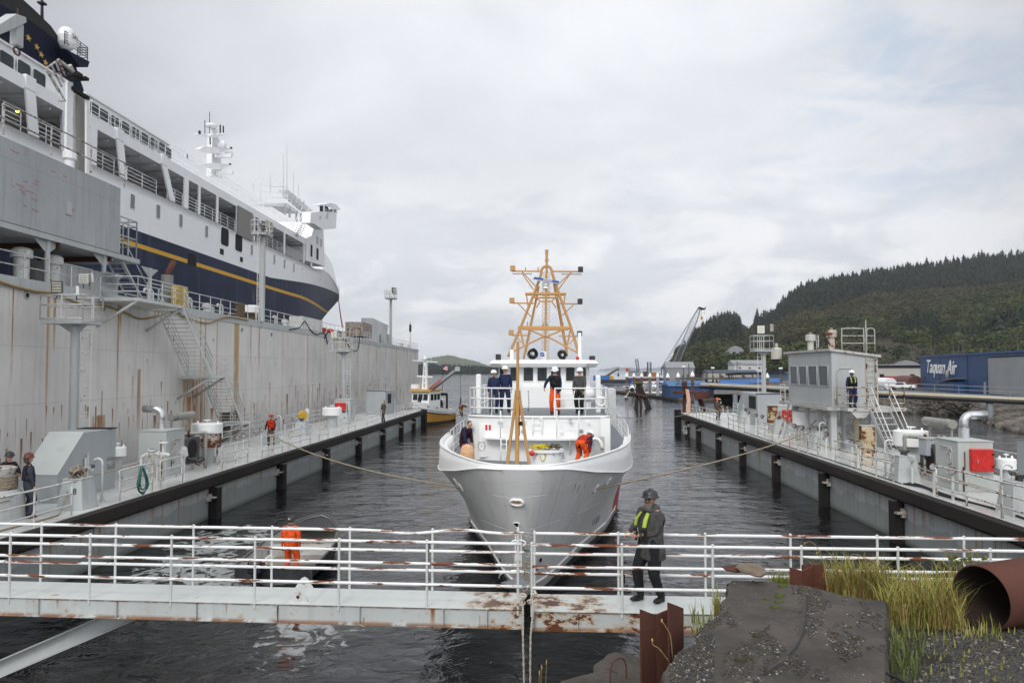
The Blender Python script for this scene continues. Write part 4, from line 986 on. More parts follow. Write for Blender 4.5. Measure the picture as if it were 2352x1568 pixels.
frail(60,86,zf2,FL+5,rails=(1,.66,.33),step=2)
hl=FL+1.9
def aL(px,lat):return FW.hit(px,300,lat)[0]
zr=FW.hit(300,278.6,hl)[1]
for(x0,x1,fwd)in((-60,152,0),(195,391,1)):
 a0,a1=aL(x0,hl),aL(x1,hl);mb=MB(FW.M)
 mb.add([(a0,hl,zf2),(a1+(.7 if fwd else .5),hl,zf2),(a1,hl+.12,zr),(a0,hl+.12,zr),(a0,hl+14,zf2),(a1+.7,hl+14,zf2),(a1,hl+14,zr),(a0,hl+14,zr)],[(0,1,2,3),(1,5,6,2),(5,4,7,6),(4,0,3,7),(3,2,6,7)])
 ho=mb.build('lounge',M_ferry,fer);mb=MB(FW.M);mb.bb((a0,hl-.05,zr+.01),(a1+.1,hl+14,zr+.1));mb.build('lounge_roof',M_ferry,ho)
 xs_=((-28,119),(15,140),(55,161),(90,182))if not fwd else((216.5,251),(238.5,265.5),(264,281),(288,294),(311,306.5),(332.4,319),(352.5,330),(372,340),(386,351))
 def topw(x):return 850-(850-278.6)/(1225-300)*(1225-x)
 for x,y in xs_:
  fwin(x,y,1.15 if not fwd else 1.05,.92 if not fwd else .8,lat=hl-.03,use_hull=False,mat=M_glass,name='lounge_window',par=ho)
fl=FL+6.5
def fp(px,py,lat=fl):a,z=FW.hit(px,py,lat);return(a,z)
mb=MB(FW.M)
pts=[fp(-160,-140),fp(40,-12),fp(78,22),fp(117,60),fp(150,108),fp(172,145),fp(185,185),fp(192,205),fp(196,260),fp(-160,260)]
mb.prism([(a,fl,z)for a,z in pts],(0,9,0));M_navy=flat('funnel_navy',(.006,.009,.024),.6,spec=.12)
fu=mb.build('funnel',M_navy,fer)
mb=MB(FW.M)
for(x,y)in((70,22),(88,32),(100,40)):a,z=fp(x,y);mb.cyl((a-.4,fl+1.5,z-.4),(a+.15,fl+1.5,z+.45),.38,n=10)
mb.build('exhaust_pipe',M_black,fu)
mb=MB(FW.M);mb.prism([(a,fl-.015,z)for a,z in(fp(*q_)for q_ in((-80,-90),(40,-10),(78,24),(117,62),(150,108),(168,138),(158,134),(125,92),(95,66),(55,40),(0,10),(-80,-30)))],(0,.01,0));mb.build('soot_band',M_black,fu)
mb=MB(FW.M)
M_star=flat('gold_star',(.50,.30,.06),.5)
for(x,y,r)in((195,262,22),(253,325,22),(283,377,22),(313,433,22),(450,397,34),(395,515,16),(315,480,15)):
 a,z=fp(x*.4674*.7127,y*.4674*.7127);R=r*.4674*.7127*58/1700*1.05;mb=MB(FW.M);o=[]
 for k in range(10):
  t=PI/2+k*PI/5;q=R*(1 if k%2==0 else .42);o.append((a+q*math.cos(t)*1.25,fl-.02,z+q*math.sin(t)))
 o.append((a,fl-.02,z));mb.add(o,[(k,(k+1)%10,10)for k in range(10)]);mb.build('star',M_star,fu)
a0,z0=fp(151,113,fl-.8);a1,z1_=fp(205,141,fl-.8)
mb=MB(FW.M);mb.prism([(a_,fl-.8,z_)for a_,z_ in(fp(*q_,fl-.8)for q_ in((149,112),(206,142),(202,155),(184,155),(162,126)))],(0,.9,0));pf=mb.build('funnel_platform',M_navy,fu)
A0=FW.w(a0,fl-.7,z1_+.05);A1=FW.w(a1-.05,fl-.7,z1_+.05);MB().rail([A0,A1,A1+FW.n*.8],.98,(1,.8,.6,.4,.2),.03,1.0).build('platform_rail',M_black,pf)
a,z=fp(152,104,fl-.3);mb=MB(FW.M);mb.lathe((a,fl-.3,z),[(.25,-.4),(.45,-.2),(.62,.1),(.65,.6),(.55,1.0),(.33,1.25),(.05,1.32)],18);ra_=mb.build('radome',M_ferry,fu);text('SAI',.5,basis(FW.w(a,fl-.98,z+.55),FW.d,(0,0,1)),M_dark,'lettering',ra_)
a,z=fp(113,65);mb=MB(FW.M);mb.cyl((a,fl+.5,z-1),(a-.1,fl+.5,z+2.0),.16,.09,n=6);mb.box((a-.1,fl+.5,z+1.75),(.45,.45,.12));mb.build('aerial',M_black,fu)
mb=MB(FW.M);lt=FL-.5;p=[FW.hit(x,y,lt)for(x,y)in((-60,78),(-10,62),(38,32),(60,40),(62,52),(30,68),(5,78),(-60,108))]
mb.prism([(a,lt,z)for a,z in p],(0,.6,0));dv=mb.build('davit_arm',M_grey,fer,bevel=.03)
a,z=FW.hit(52,78,lt);mb=MB(FW.M);mb.bb((a-.3,lt+.1,z-.7),(a+.25,lt+.5,z+.6));mb.build('davit_block',M_grey,dv,bevel=.05)
mb=MB(FW.M);mb.tube([(a+.25*math.cos(t),lt+.3,z-.95+.2*math.sin(t))for t in[2*PI*i/10 for i in range(10)]],.05,5,closed=True);mb.cyl((a,lt+.3,z+.7),(a,lt+.3,z+1.4),.04,n=5);mb.build('davit_hook',M_rust,dv)
ml=CL
def mq(x3,y3,lat=ml):X=(500+x3*.3508)*.7127;Y=(350+y3*.3508)*.7127;a,z=FW.hit(X,Y,lat);return FW.w(a,lat,z)
mb=MB();b0=mq(570,640);t0=mq(545,250)
mb.prism([mq(515,620),mq(620,640),mq(592,300),mq(570,245),mq(525,245)],FW.n*.6);mb.build('mast',M_ferry,fer)
for(pl,nm)in(([(400,375),(450,350),(640,355),(705,372),(640,395),(580,415),(500,410)],'spreader'),([(430,510),(500,500),(640,508),(695,520),(620,560),(560,560),(470,535)],'spreader'),([(395,232),(500,250),(540,232),(560,244),(655,226),(655,235),(570,265),(520,262),(395,238)],'spreader')):
 mb=MB();mb.prism([mq(x,y,ml-.8)for x,y in pl],FW.n*.5);mb.build(nm,M_ferry,fer)
mb=MB();mb.sph(tuple(mq(515,160)),.75,12,6,(1,1,.4));mb.cyl(mq(515,165),mq(512,240),.14,n=6);mb.sph(tuple(mq(612,332,ml-.9)),.55,10,6);mb.sph(tuple(mq(545,200)),.4,8,5);mb.cyl(mq(545,200),mq(545,245),.2,n=6)
for(x,y,w)in((628,437,45),(640,590,45),(680,415,20)):mb.box(mq(x,y,ml-1.2),(w*.022*2,.5,.4))
mb.build('radar_set',M_ferry,fer)
mb=MB()
for(x,y0,y1,r)in((457,110,232,.05),(500,30,240,.04),(598,150,225,.09),(626,160,222,.09),(408,205,235,.15),(410,355,372,.15),(698,355,372,.15),(688,505,520,.15),(295,415,460,.06),(505,260,330,.08)):mb.cyl(mq(x,y0),mq(x,y1),r,n=5)
mb.build('mast_aerial',M_dark,fer)
cl_=FL+6
def cq(x3,y3,lat=cl_):return mq(x3,y3,lat)
mb=MB();mb.prism([cq(985,868),cq(1215,868),cq(1345,965),cq(1300,962),cq(1205,905),cq(990,880)],FW.n*2.0);mb.build('canopy',M_ferry,fer)
mb=MB();mb.prism([cq(1200,745),cq(1225,745),cq(1450,942),cq(1395,945),cq(1240,810)],FW.n*1.0);mb.build('canopy',M_ferry,fer)
mb=MB()
for(x,y0,y1)in((1190,870,975),(1235,905,1000),(1298,940,1060),(1340,965,1090)):mb.cyl(cq(x,y0),cq(x,y1),.16,n=6)
mb.build('canopy_post',M_fin,fer)
MB().rail([cq(980,868),cq(1215,868)],2.2,(1,.66,.33),.04,2.2).build('canopy_rail',M_ferry,fer)
mb=MB()
for(x,y0,y1)in((902,680,750),(972,685,850),(1058,600,760),(1178,420,750),(1210,320,750),(1272,590,800),(1315,690,810)):mb.cyl(cq(x,y0),cq(x,y1),.035,.05,n=4)
mb.build('whip_aerial',M_fin,fer)
mb=MB()
for k in range(4):x=1255+k*38;mb.cyl(cq(x-5,785+k*22),cq(x-25,850+k*28),.18,n=5)
mb.build('liferaft_rack',M_fin,fer)
bl=FL-2.2
def bq(x3,y3,lat=bl):return mq(x3,y3,lat)
mb=MB();mb.prism([bq(1430,955),bq(1555,945),bq(1630,950),bq(1668,955),bq(1662,1102),bq(1540,1112),bq(1470,1062),bq(1425,1050)],FW.n*1.0);bw=mb.build('bridge_wing',M_ferry,fer)
mb=MB();mb.prism([bq(1498,886),bq(1610,868),bq(1660,878),bq(1708,930),bq(1640,926),bq(1560,890)],FW.n*1.0);mb.build('wing_roof',M_ferry,bw)
mb=MB();[mb.cyl(bq(x,y0),bq(x,y1),.1,n=5)for(x,y0,y1)in((1550,890,950),(1632,905,955),(1668,925,960))];mb.build('wing_post',M_ferry,bw)
mb=MB();mb.prism([bq(1548,898,bl+.3),bq(1630,905,bl+.3),bq(1664,930,bl+.3),bq(1664,955,bl+.3),bq(1548,948,bl+.3)],FW.n*.5);mb.build('wing_window',M_glass,bw)
MB().sph(tuple(bq(1603,925,bl-.2)),.32,10,6).build('search_lamp',M_alu,bw)
for(x,y,w,h)in((1518,1000,.9,.9),(1580,985,1.1,1.5)):
 X=(500+x*.3508)*.7127;Y=(350+y*.3508)*.7127;fwin(X,Y,w*.6,h*.4,lat=bl-.02,use_hull=False,mat=M_fin,name='wing_panel',par=bw)
mb=MB();s0=bq(1330,1170,FL-.5);s1=bq(1425,960,FL-.5)
for k in(0,.9):mb.tube([s0+FW.n*k+Vector((0,0,0)),s1+FW.n*k],.07,5);mb.tube([s0+FW.n*k+Vector((0,0,1)),s1+FW.n*k+Vector((0,0,1))],.04,5)
for i in range(12):p=s0.lerp(s1,(i+.5)/12);mb.box(p+FW.n*.45,(.3,.8,.05))
mb.build('bridge_stair',M_ferry,fer)
mb=MB(FW.M)
def hl20(a):return FL+11*max(0,(a-92)/55)**1.4
row=[(a,hl20(a))for a in(100,104,108,112,116,120,124,128)]
mb.grid([[(a,l,min(20.0,zt+max(0,(a-98))*.35)-.1)for a,l in row],[(a,l+.9,23.2+(a-100)*.03)for a,l in row]])
mb.grid([[(128,l,20.0)for l in(row[-1][1],CL,2*CL-row[-1][1])],[(128,l,24.0)for l in(row[-1][1]+.9,CL,2*CL-row[-1][1]-.9)]]);mb.build('bow_bulwark',M_ferry,fer)
MB().rail([FW.w(a,hl20(a),20.1)for a in(130,135,140,144,146.5)],1.1,(1,.66,.33),.06,1.5).build('bow_rail',M_ferry,fer)
tw=thing('access_tower','weathered grey lift shaft with pale guide columns rising beside the ferry','tower',FW.w(38,25,WTOP))
tl=24.6
def tq(x,y,lat=tl):a,z=FW.hit(x,y,lat);return(a,lat,z)
def tpr(pl,dep,mat,nm,lat=tl):
 mb=MB(FW.M);mb.prism([tq(x,y,lat)for x,y in pl],(0,dep,0));return mb.build(nm,mat,tw)
tpr([(173,205),(200,222),(200,420),(173,410)],.12,paint('shaft_concrete',(.33,.32,.29),.8,grime=.4,var=.15),'shaft')
tpr([(155,186),(168,190),(166,350),(152,345)],.1,M_ferry,'guide_column',tl-.4);tpr([(199,216),(205,219),(205,402),(199,398)],.1,M_ferry,'guide_column',tl-.4)
tpr([(168,198),(206,222),(206,230),(168,206)],.2,M_pilew,'head_beam',tl-.5)
mb=MB(FW.M);c=tq(160,348,tl-.5);mb.lathe((c[0],c[1],c[2]-.8),[(.24,-1.0),(.24,.3),(.33,.4),(.33,.75),(.15,.85)],14);mb.build('vent_head',M_ferry,tw)
fgw=thing('boarding_walkway','tilted grey boarding walkway with cable rails leading up to the ferry','walkway',FW.w(36,25,WTOP+12))
wl_=tl-.8
MB().cyl(FW.w(*tq(134,138,wl_)),FW.w(*tq(190,182,wl_)),.09,n=6).cyl(FW.w(*tq(160,150,wl_)),FW.w(*tq(172,173,wl_)),.11,n=6).build('beam',M_greyr,fgw)
mb=MB();
for(a,b)in(((106,158),(134,138)),((106,162),(135,212)),((118,150),(142,200)),((128,143),(146,190)),((106,158),(150,232)),((134,140),(150,175)),((134,232),(150,232))):mb.cyl(FW.w(*tq(*a,wl_)),FW.w(*tq(*b,wl_)),.05,n=5)
mb.build('lattice',M_greyr,fgw)
MB().box(FW.w(*tq(172,172,wl_)),(.6,.4,.2)).box(FW.w(*tq(186,181,wl_)),(.7,.3,.15)).build('clamp_gear',M_dark,fgw)
M_lamp=flat('lit_lamp',(.9,.4,.1),.5,emit=(1.0,.42,.08,9.0))
for(x,y)in((56,357),(501,574)):
 pass
for(x1,y1,zc_)in((120,766,1),(1072,1232,1)):
 X,Y=x1*.4674*.7127,y1*.4674*.7127;a,z=FW.hit(X,Y,FL+2.5);mb=MB(FW.M);mb.sph((a,FL+2.5,z),.11,8,6);mb.build('deck_lamp',M_lamp,fer)
X,Y=(500+1120*.3508)*.7127,(350+1155*.3508)*.7127;a,z=FW.hit(X,Y,FL+2.5);mb=MB(FW.M);mb.sph((a,FL+2.5,z),.16,8,6);mb.build('deck_lamp',M_lamp,fer)
b0=FW.w(146,CL-.2,20.2);h1=wallpts([(787,752)],WL+.5)[0]
tag(MB().tube(sag(b0,h1,.3),.09,5).build('mooring_line',flat('red_line',(.28,.03,.03),.7)),'red line slanting down from the ferry bow to the dock wall','line')
# plated housing on top of the wall (upper left)
hw=thing('plated_housing','grey plated housing raised on posts above the left dock wall','housing',FW.w(30,WL+2,WTOP))
al,at_=WL+.3,36.6
zb=FW.hit(200,561,al)[1];ztp=FW.hit(200,399,al)[1]
M_plate=paint('housing_grey_paint',(.40,.42,.43),.5,var=.1,grime=.3,plates=(3.3,2.9),streaks=((.35,13.5,15.3,1.8,.5,.10,31),(.5,12.5,15.3,.6,.5,.25,33,False,(.45,.16,.16))))
mb=MB(FW.M);mb.bb((6,al,zb),(at_,al+4.0,ztp));mb.build('plating',M_plate,hw)
mb=MB(FW.M)
for a in(20.4,27.2):mb.bb((a,al-.03,zb),(a+.06,al,ztp))
mb.build('seam_strip',M_dark,hw)
mb=MB(FW.M);mb.bb((6,al+.02,zb-.26),(at_+2.0,al+3.9,zb-.02));mb.build('floor_frame',M_grey,hw)
for a in(12,16,20,24,28,32,36):MB(FW.M).bb((a,al+.1,zb-.5),(a+.12,al+3.8,zb-.27)).build('floor_beam',M_rust,hw)
for px,dl in((110,0),(240,0),(346,0),(149,3.2),(267,3.2)):
 a=FW.hit(px,640,al+.2+dl)[0];mb=MB(FW.M);mb.cyl((a,al+.25+dl,WTOP),(a,al+.25+dl,zb-.27),.11,n=10);mb.prism([(a-.9,al+.25+dl,zb-.27),(a+.9,al+.25+dl,zb-.27),(a+.15,al+.25+dl,zb-.75),(a-.15,al+.25+dl,zb-.75)],(0,.03,0));mb.build('post',M_grey,hw)
MB().rail([FW.w(8,al-.2,ztp),FW.w(at_,al-.2,ztp)],1.3,(1,.5),.035,3.0).build('railing',M_greyr,hw)
mb=MB(FW.M);a,z=FW.hit(157,478,al);mb.bb((a-.2,al-.05,z-.3),(a+.2,al-.001,z+.3));mb.build('hatch',M_grey,hw)
mb=MB(FW.M);random.seed(19)
for k in range(22):
 a=29.6+random.gauss(0,.5)if k>8 else random.uniform(21,36);z=ztp-1.2-random.uniform(0,1.5)if k>8 else ztp-random.uniform(.2,.6);l=random.uniform(.1,.5);mb.add([(a,al-.006,z),(a+l,al-.006,z-.04),(a+l*1.1,al-.006,z-.09),(a+.05,al-.006,z-.05)],[(0,1,2,3)])
mb.build('red_scuff',flat('red_scuff_paint',(.42,.20,.20),.6),hw)
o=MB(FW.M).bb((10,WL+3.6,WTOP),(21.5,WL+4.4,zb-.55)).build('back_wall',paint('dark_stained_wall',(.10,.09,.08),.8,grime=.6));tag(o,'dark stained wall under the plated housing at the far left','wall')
# deck furniture of the small dock
M_stair=paint('stair_grey_paint',(.60,.61,.59),.5,grime=.25,rust=.25,rscale=4)
M_box=paint('locker_grey_green',(.47,.50,.48),.45,var=.05,grime=.18,streaks=((1.4,2.3,3.6,.8,.35,.05,41),))
M_boxd=paint('housing_slate_paint',(.36,.385,.40),.45,var=.05,grime=.16)
M_pipe=paint('old_grey_pipe',(.34,.34,.31),.55,metal=.3,grime=.4,rust=.2,rscale=5)
M_cleat=flat('worn_steel',(.10,.10,.10),.35,metal=.6,var=.3,sc=20)
M_num=flat('number_black',(.01,.01,.012),.6)
def bollard(x,y,z,num,label,sgn,coil=False):
 r=thing('bollard',label,'bollard',(0,0,0),group='numbered bollards on the dock decks')
 b,t,h=.42,.30,.92
 mb=MB();mb.add([(-b,-b,0),(b,-b,0),(b,b,0),(-b,b,0),(-t,-t,h),(t,-t,h),(t,t,h),(-t,t,h)],[(3,2,1,0),(4,5,6,7),(0,1,5,4),(1,2,6,5),(2,3,7,6),(3,0,4,7)])
 mb.box((0,0,h+.015),(.64,.64,.03));mb.build('pedestal',M_bolp,r,bevel=.008)
 mb=MB();mb.cyl((0,-.12,h+.02),(0,-.12,h+.14),.07).cyl((0,.12,h+.02),(0,.12,h+.14),.07);mb.tube([(0,-.42,h+.24),(0,-.28,h+.18),(0,0,h+.15),(0,.28,h+.18),(0,.42,h+.24)],[.035,.06,.075,.06,.035],8)
 c=mb.build('cleat',M_cleat,r)
 k=(b-t)/h
 text(num,.26,basis((.12,-b+k*.56-.008,.56),(1,0,0),(0,k,1)),M_num,'number',r)
 if coil:
  mb=MB();random.seed(9)
  for i in range(7):
   cx=random.uniform(-.12,.12);cy=random.uniform(-.2,.2);ax=Vector((random.uniform(-1,1),random.uniform(-.4,.4),random.uniform(-.5,1))).normalized();u,w=tangent_frame(ax)
   mb.tube([Vector((cx,cy,h+.16))+(u*math.cos(t_)+w*math.sin(t_)*1.5)*random.uniform(.12,.17)for t_ in[2*PI*j/12 for j in range(12)]],.028,6,closed=True)
  mb.build('rope_turns',M_rope,r)
 r.location=(x,y,z);return r
M_bolp=paint('bollard_paint',(.48,.51,.51),.5,var=.06,grime=.25,rust=.12,rscale=4)
def put(px,py,z):p=onz(px,py,z);return p.x,p.y
for(px,py,n,lab,c)in((184,1166,'8','nearest bollard on the left deck, marked 8 with rope heaped on its cleat',True),(459,1055,'7','second bollard on the left deck, marked 7 under a tangle of valves',False),(622,1018,'6','bollard in front of the orange vest worker on the left deck, marked 6',False),(693,1000,'5','small far bollard on the left deck, marked 5',False),(790,975,'4','bollard beside the red boxed cabinet far along the left deck',False)):
 x,y=put(px,py,LZ);bollard(min(x,LX-.75),y,LZ,n,lab,1,c)
for(px,py,n,lab,c)in((2340,1180,'8','nearest bollard on the right deck, marked 8 at the picture edge',False),(2060,1103,'7','second bollard on the right deck, marked 7 behind the long rope',False),(1882,1030,'6','bollard on the right deck, marked 6, holding the long mooring rope',False),(1790,996,'5','bollard on the right deck below the booth, marked 5',False),(1713,972,'4','small far bollard on the right deck near the rusty panel',False)):
 x,y=put(px,py,RZ);bollard(max(x,RX+.75),y,RZ,n,lab,-1,c)
def goose_proto():
 r=thing('deck_lamp_post','gooseneck lamp post','lamp post',(0,0,0))
 pts=[(0,0,0),(0,0,1.25)]+[(.16-.16*math.cos(a),0,1.25+.16*math.sin(a))for a in[PI*i/8 for i in range(1,8)]]
 MB().tube(pts,.035,8).prism([(-.14,0,0),(.14,0,0),(.03,0,.3),(-.03,0,.3)],(0,.012,0)).build('post',M_rail,r)
 MB().lathe((.33,0,1.12),[(.02,.10),(.06,.08),(.07,.02),(.05,-.02)],10).build('lamp_cap',M_cleat,r)
 MB().lathe((.33,0,1.10),[(.045,0),(.05,-.06),(.035,-.13),(.01,-.15)],10).build('lamp_glass',flat('lamp_glass',(.5,.5,.45),.2),r)
 return r
goose=goose_proto();first=True
spots=[(234,1152,LZ,PI,'gooseneck lamp post beside the nearest bollard on the left deck'),(474,1060,LZ,PI,'gooseneck lamp post beside the tangle of valves on the left deck'),(573,1026,LZ,PI,'gooseneck lamp post just left of the orange vest worker'),(645,1005,LZ,PI,'gooseneck lamp post just right of the orange vest worker'),(707,988,LZ,PI,'gooseneck lamp post by the far white drum on the left deck'),(771,966,LZ,PI,'gooseneck lamp post under the red boxed cabinet on the left deck'),(876,950,LZ,PI,'gooseneck lamp post near the dark coated worker'),(2302,1180,RZ,0,'gooseneck lamp post at the right picture edge, nearest on that deck'),(2034,1094,RZ,0,'gooseneck lamp post beside bollard 7 on the right deck'),(1883,1033,RZ,0,'gooseneck lamp post in front of the booth columns on the right deck'),(1774,991,RZ,0,'gooseneck lamp post with rusty head beside bollard 5 on the right deck'),(1695,966,RZ,0,'gooseneck lamp post near the rusty panel on the right deck'),(1648,950,RZ,0,'gooseneck lamp post far along the right deck by the worker in orange helmet')]
for(px,py,z,rz,lab)in spots:
 x,y=put(px,py,z);x=min(x,LX-.2)if x<0 else max(x,RX+.2)
 if first:goose.location=(x,y,z);goose.rotation_euler=(0,0,rz);goose['label']=lab;o=goose;first=False
 else:o=copy_tree(goose,(x,y,z),rz,lab)
 o['group']='gooseneck lamps along the dock decks'
M_flr=paint('rusted_flange',(.22,.16,.12),.8,rust=.8,rscale=8,grime=.5)
def hub_proto(rust):
 r=thing('hub_post','hub post','valve post',(0,0,0))
 MB().cyl((0,0,0),(0,0,.92),.045,n=8).build('post',M_rail,r)
 MB().cyl((0,-.13,.92),(0,.13,.92),.09,n=12).cyl((0,-.06,.92),(0,-.02,.92),.125,n=16).cyl((0,.02,.92),(0,.06,.92),.12,n=16).build('flange',M_flr if rust else M_greyr,r)
 MB().cyl((0,-.17,.92),(0,-.08,.92),.10,.08,n=14).build('hub_cap',M_alu,r)
 return r
hubs=[hub_proto(False),hub_proto(True)];used=[False,False]
HL=[(338,1126,LZ,0),(361,1118,LZ,0),(418,1092,LZ,0),(544,1046,LZ,1),(558,1041,LZ,1),(600,1024,LZ,1),(654,1000,LZ,1),(673,994,LZ,1),(697,985,LZ,1),(770,968,LZ,1),(778,965,LZ,1),(845,948,LZ,1)]
HRR=[(2146,1135,RZ,1),(2189,1147,RZ,1),(2096,1112,RZ,0),(1958,1063,RZ,1),(1972,1067,RZ,1),(1898,1040,RZ,1),(1858,1027,RZ,1),(1842,1020,RZ,1),(1825,1014,RZ,1),(1751,987,RZ,1),(1737,983,RZ,1),(1719,976,RZ,1),(1672,960,RZ,1),(1661,957,RZ,1)]
desc=['one of the flanged hub posts by the left deck edge','one of the rust streaked hub posts by the left deck edge','one of the clean flanged hub posts by the right deck edge','one of the rust streaked hub posts by the right deck edge']
for(px,py,z,k)in HL+HRR:
 x,y=put(px,py,z);L=x<0;x=min(x,LX-.25)if L else max(x,RX+.25);lab=desc[(0 if L else 2)+k]
 if not used[k]:o=hubs[k];used[k]=True;o.location=(x,y,z);o['label']=lab
 else:o=copy_tree(hubs[k],(x,y,z),0,lab)
 o.rotation_euler=(0,0,.5 if L else-.6);o['group']=lab.replace('one of the ','')
def railpanel(y0,y1,x,z,label,hooked=(1,1),h=1.0,mat=None):
 r=thing('edge_rail',label,'railing',(x,(y0+y1)/2,z))
 r_=.03;mb=MB()
 a0,a1=Vector((x,y0,z)),Vector((x,y1,z))
 pts=[a0,a0+Vector((0,0,h-.12)),a0+Vector((0,.12*(1 if y1>y0 else-1),h)),a1+Vector((0,-.12*(1 if y1>y0 else-1),h)),a1+Vector((0,0,h-.12)),a1]
 mb.tube(smoothpts(pts,2),r_,6).build('top_frame',mat or M_rail,r)
 for k in(.66,.32):MB().cyl(a0+Vector((0,0,h*k)),a1+Vector((0,0,h*k)),r_*.85,n=6).build('rail',mat or M_rail,r)
 n=max(1,round(abs(y1-y0)/1.5))
 for i in range(1,n):MB().cyl(a0.lerp(a1,i/n),a0.lerp(a1,i/n)+Vector((0,0,h)),r_,n=6).build('post',mat or M_rail,r)
 return r
def railspan(pxs,x_lim,z,labels,mat=None):
 for(px0,px1),lab in zip(pxs,labels):
  y0=abs(x_lim)*F/abs(px0-1270);y1=abs(x_lim)*F/abs(px1-1270);railpanel(min(y0,y1),max(y0,y1),x_lim,z,lab,mat=mat)
xl=LX-.14;xr=RX+.14
railspan([(-190,135),(252,330),(349,403),(497,558),(592,640),(656,706),(727,748),(778,812),(840,873),(905,925),(932,960)],xl,LZ,['nearest hand rail on the left deck in front of the two workers','hand rail with the green rope coil on the left deck','short hand rail beside the grey green cabinet on the left deck','hand rail beyond the rusty drum on the left deck','hand rail right behind the orange vest worker','hand rail before the far white drum on the left deck','very short hand rail beside bollard 5 on the left deck','hand rail below the red boxed cabinet on the left deck','hand rail beside the dark coated worker','small hand rail near the far end of the left deck','last hand rail at the far tip of the left deck'],M_rail)
railspan([(2258,2350),(2118,2256),(1955,2025),(1900,1945),(1800,1862),(1730,1762),(1665,1700),(1600,1642),(1572,1594)],xr,RZ,['nearest hand rail on the right deck at the picture edge','long rusty hand rail in front of the red boxed cabinet on the right deck','hand rail between bollards 6 and 7 on the right deck','short hand rail next to the bollard holding the rope','hand rail below the booth on the right deck','hand rail in front of the white drum far along the right deck','hand rail beside the far cabinet on the right deck','hand rail near the worker in orange helmet','last hand rail at the far tip of the right deck'],paint('rusty_rail_paint',(.60,.61,.58),.5,var=.1,grime=.35,rust=.47,rscale=7))
for(x,z,y0,y1,lab)in((LX-5.3,LZ,9,23,'rusty back rail behind the two workers at the left edge'),(LX-5.3,LZ,34,52,'back rail along the foot of the wall under the stairs'),(LX-5.3,LZ,53,78,'back rail along the far part of the left deck'),(RX+4.9,RZ,12,34,'back rail over the open water behind the near right cabinet'),(RX+4.9,RZ,48,72,'back rail behind the far cabinets of the right deck')):
 r=thing('back_rail',lab,'railing',(x,(y0+y1)/2,z));mb=MB();mb.rail([(x,y0,z),(x,y1,z)],1.0,(1,.66,.33),.025,1.6);mb.build('rail_frame',M_rail,r)
def housing(x_in,x_out,ya,yb,yc,z,h,label,ramp=1.24,low=.9):
 "ya = face with the slope, yb = where the flat top starts, yc = back"
 r=thing('slanted_housing',label,'housing',((x_in+x_out)/2,(ya+yc)/2,z))
 mb=MB();mb.prism([(x_in,ya,z),(x_in,ya,z+low),(x_in,yb,z+h),(x_in,yc,z+h+.0),(x_in,yc,z)],(x_out-x_in,0,0));mb.build('casing',M_boxd,r,bevel=.01)
 s=1 if x_in>x_out else-1
 mb=MB();mb.prism([(x_in+s*.02,ya-.01*(1 if yc>ya else-1),z+low),(x_in+s*.02,yb,z+h+.012),(x_in+s*.02,yb,z+h+.03),(x_in+s*.02,ya-.03*(1 if yc>ya else-1),z+low+.01)],(x_out-x_in-s*.04,0,0));mb.build('sloping_plate',M_box,r)
 mb=MB();mb.bb((x_in+s*.03,yc-.5*(1 if yc>ya else-1),z+h+.001),(x_out,yc+.06*(1 if yc>ya else-1),z+h+.03));mb.build('lid_edge',M_dark,r)
 mb=MB();mb.bb((x_in+s*.002,yc-(yc-ya)*.16,z+.75),(x_in+s*.03,yc-(yc-ya)*.02,z+1.15));mb.bb((x_in+s*.03,yc-(yc-ya)*.14,z+.85),(x_in+s*.14,yc-(yc-ya)*.07,z+1.0));mb.build('switch_box',M_alu,r)
 mb=MB();yy=ya+(yc-ya)*.42;mb.cyl((x_in+s*.07,yy,z),(x_in+s*.07,yy,z+1.3),.04,n=8).cyl((x_in+s*.07,yy+.12,z),(x_in+s*.07,yy+.12,z+1.45),.03,n=8).box((x_in+s*.09,yy+.05,z+.95),(.14,.22,.1));mb.build('standpipe',M_rail,r)
 return r
housing(-16.06,-17.25,23.3,24.6,26.5,LZ,2.17,'large slanted slate grey housing beside the worker in the brown helmet',low=.9)
housing(14.0,15.6,23.3,22.6,17.0,RZ,2.1,'tall grey housing cut by the right picture edge',low=2.0)
housing(-16.3,-18.2,78.0,75.0,71.5,LZ,2.3,'far slanted housing with dark openings behind the red boxed cabinet',low=.9)
housing(15.1,16.9,62.0,60.2,55.8,RZ,2.35,'far slanted housing with a dark opening left of the light tower',low=.9)
for(x,y,z,w,lab)in((-16.3,73.2,LZ+1.0,1.5,0),(15.1,57.2,RZ+1.2,1.9,0)):
 s=1 if x<0 else-1;tag(MB().bb((x+s*.004,y-w/2,z),(x+s*.03,y+w/2,z+.95)).build('dark_opening',M_hole,None,bevel=.1),'dark hatch opening in the far slanted housing on the %s deck'%('left' if x<0 else 'right'),'opening')
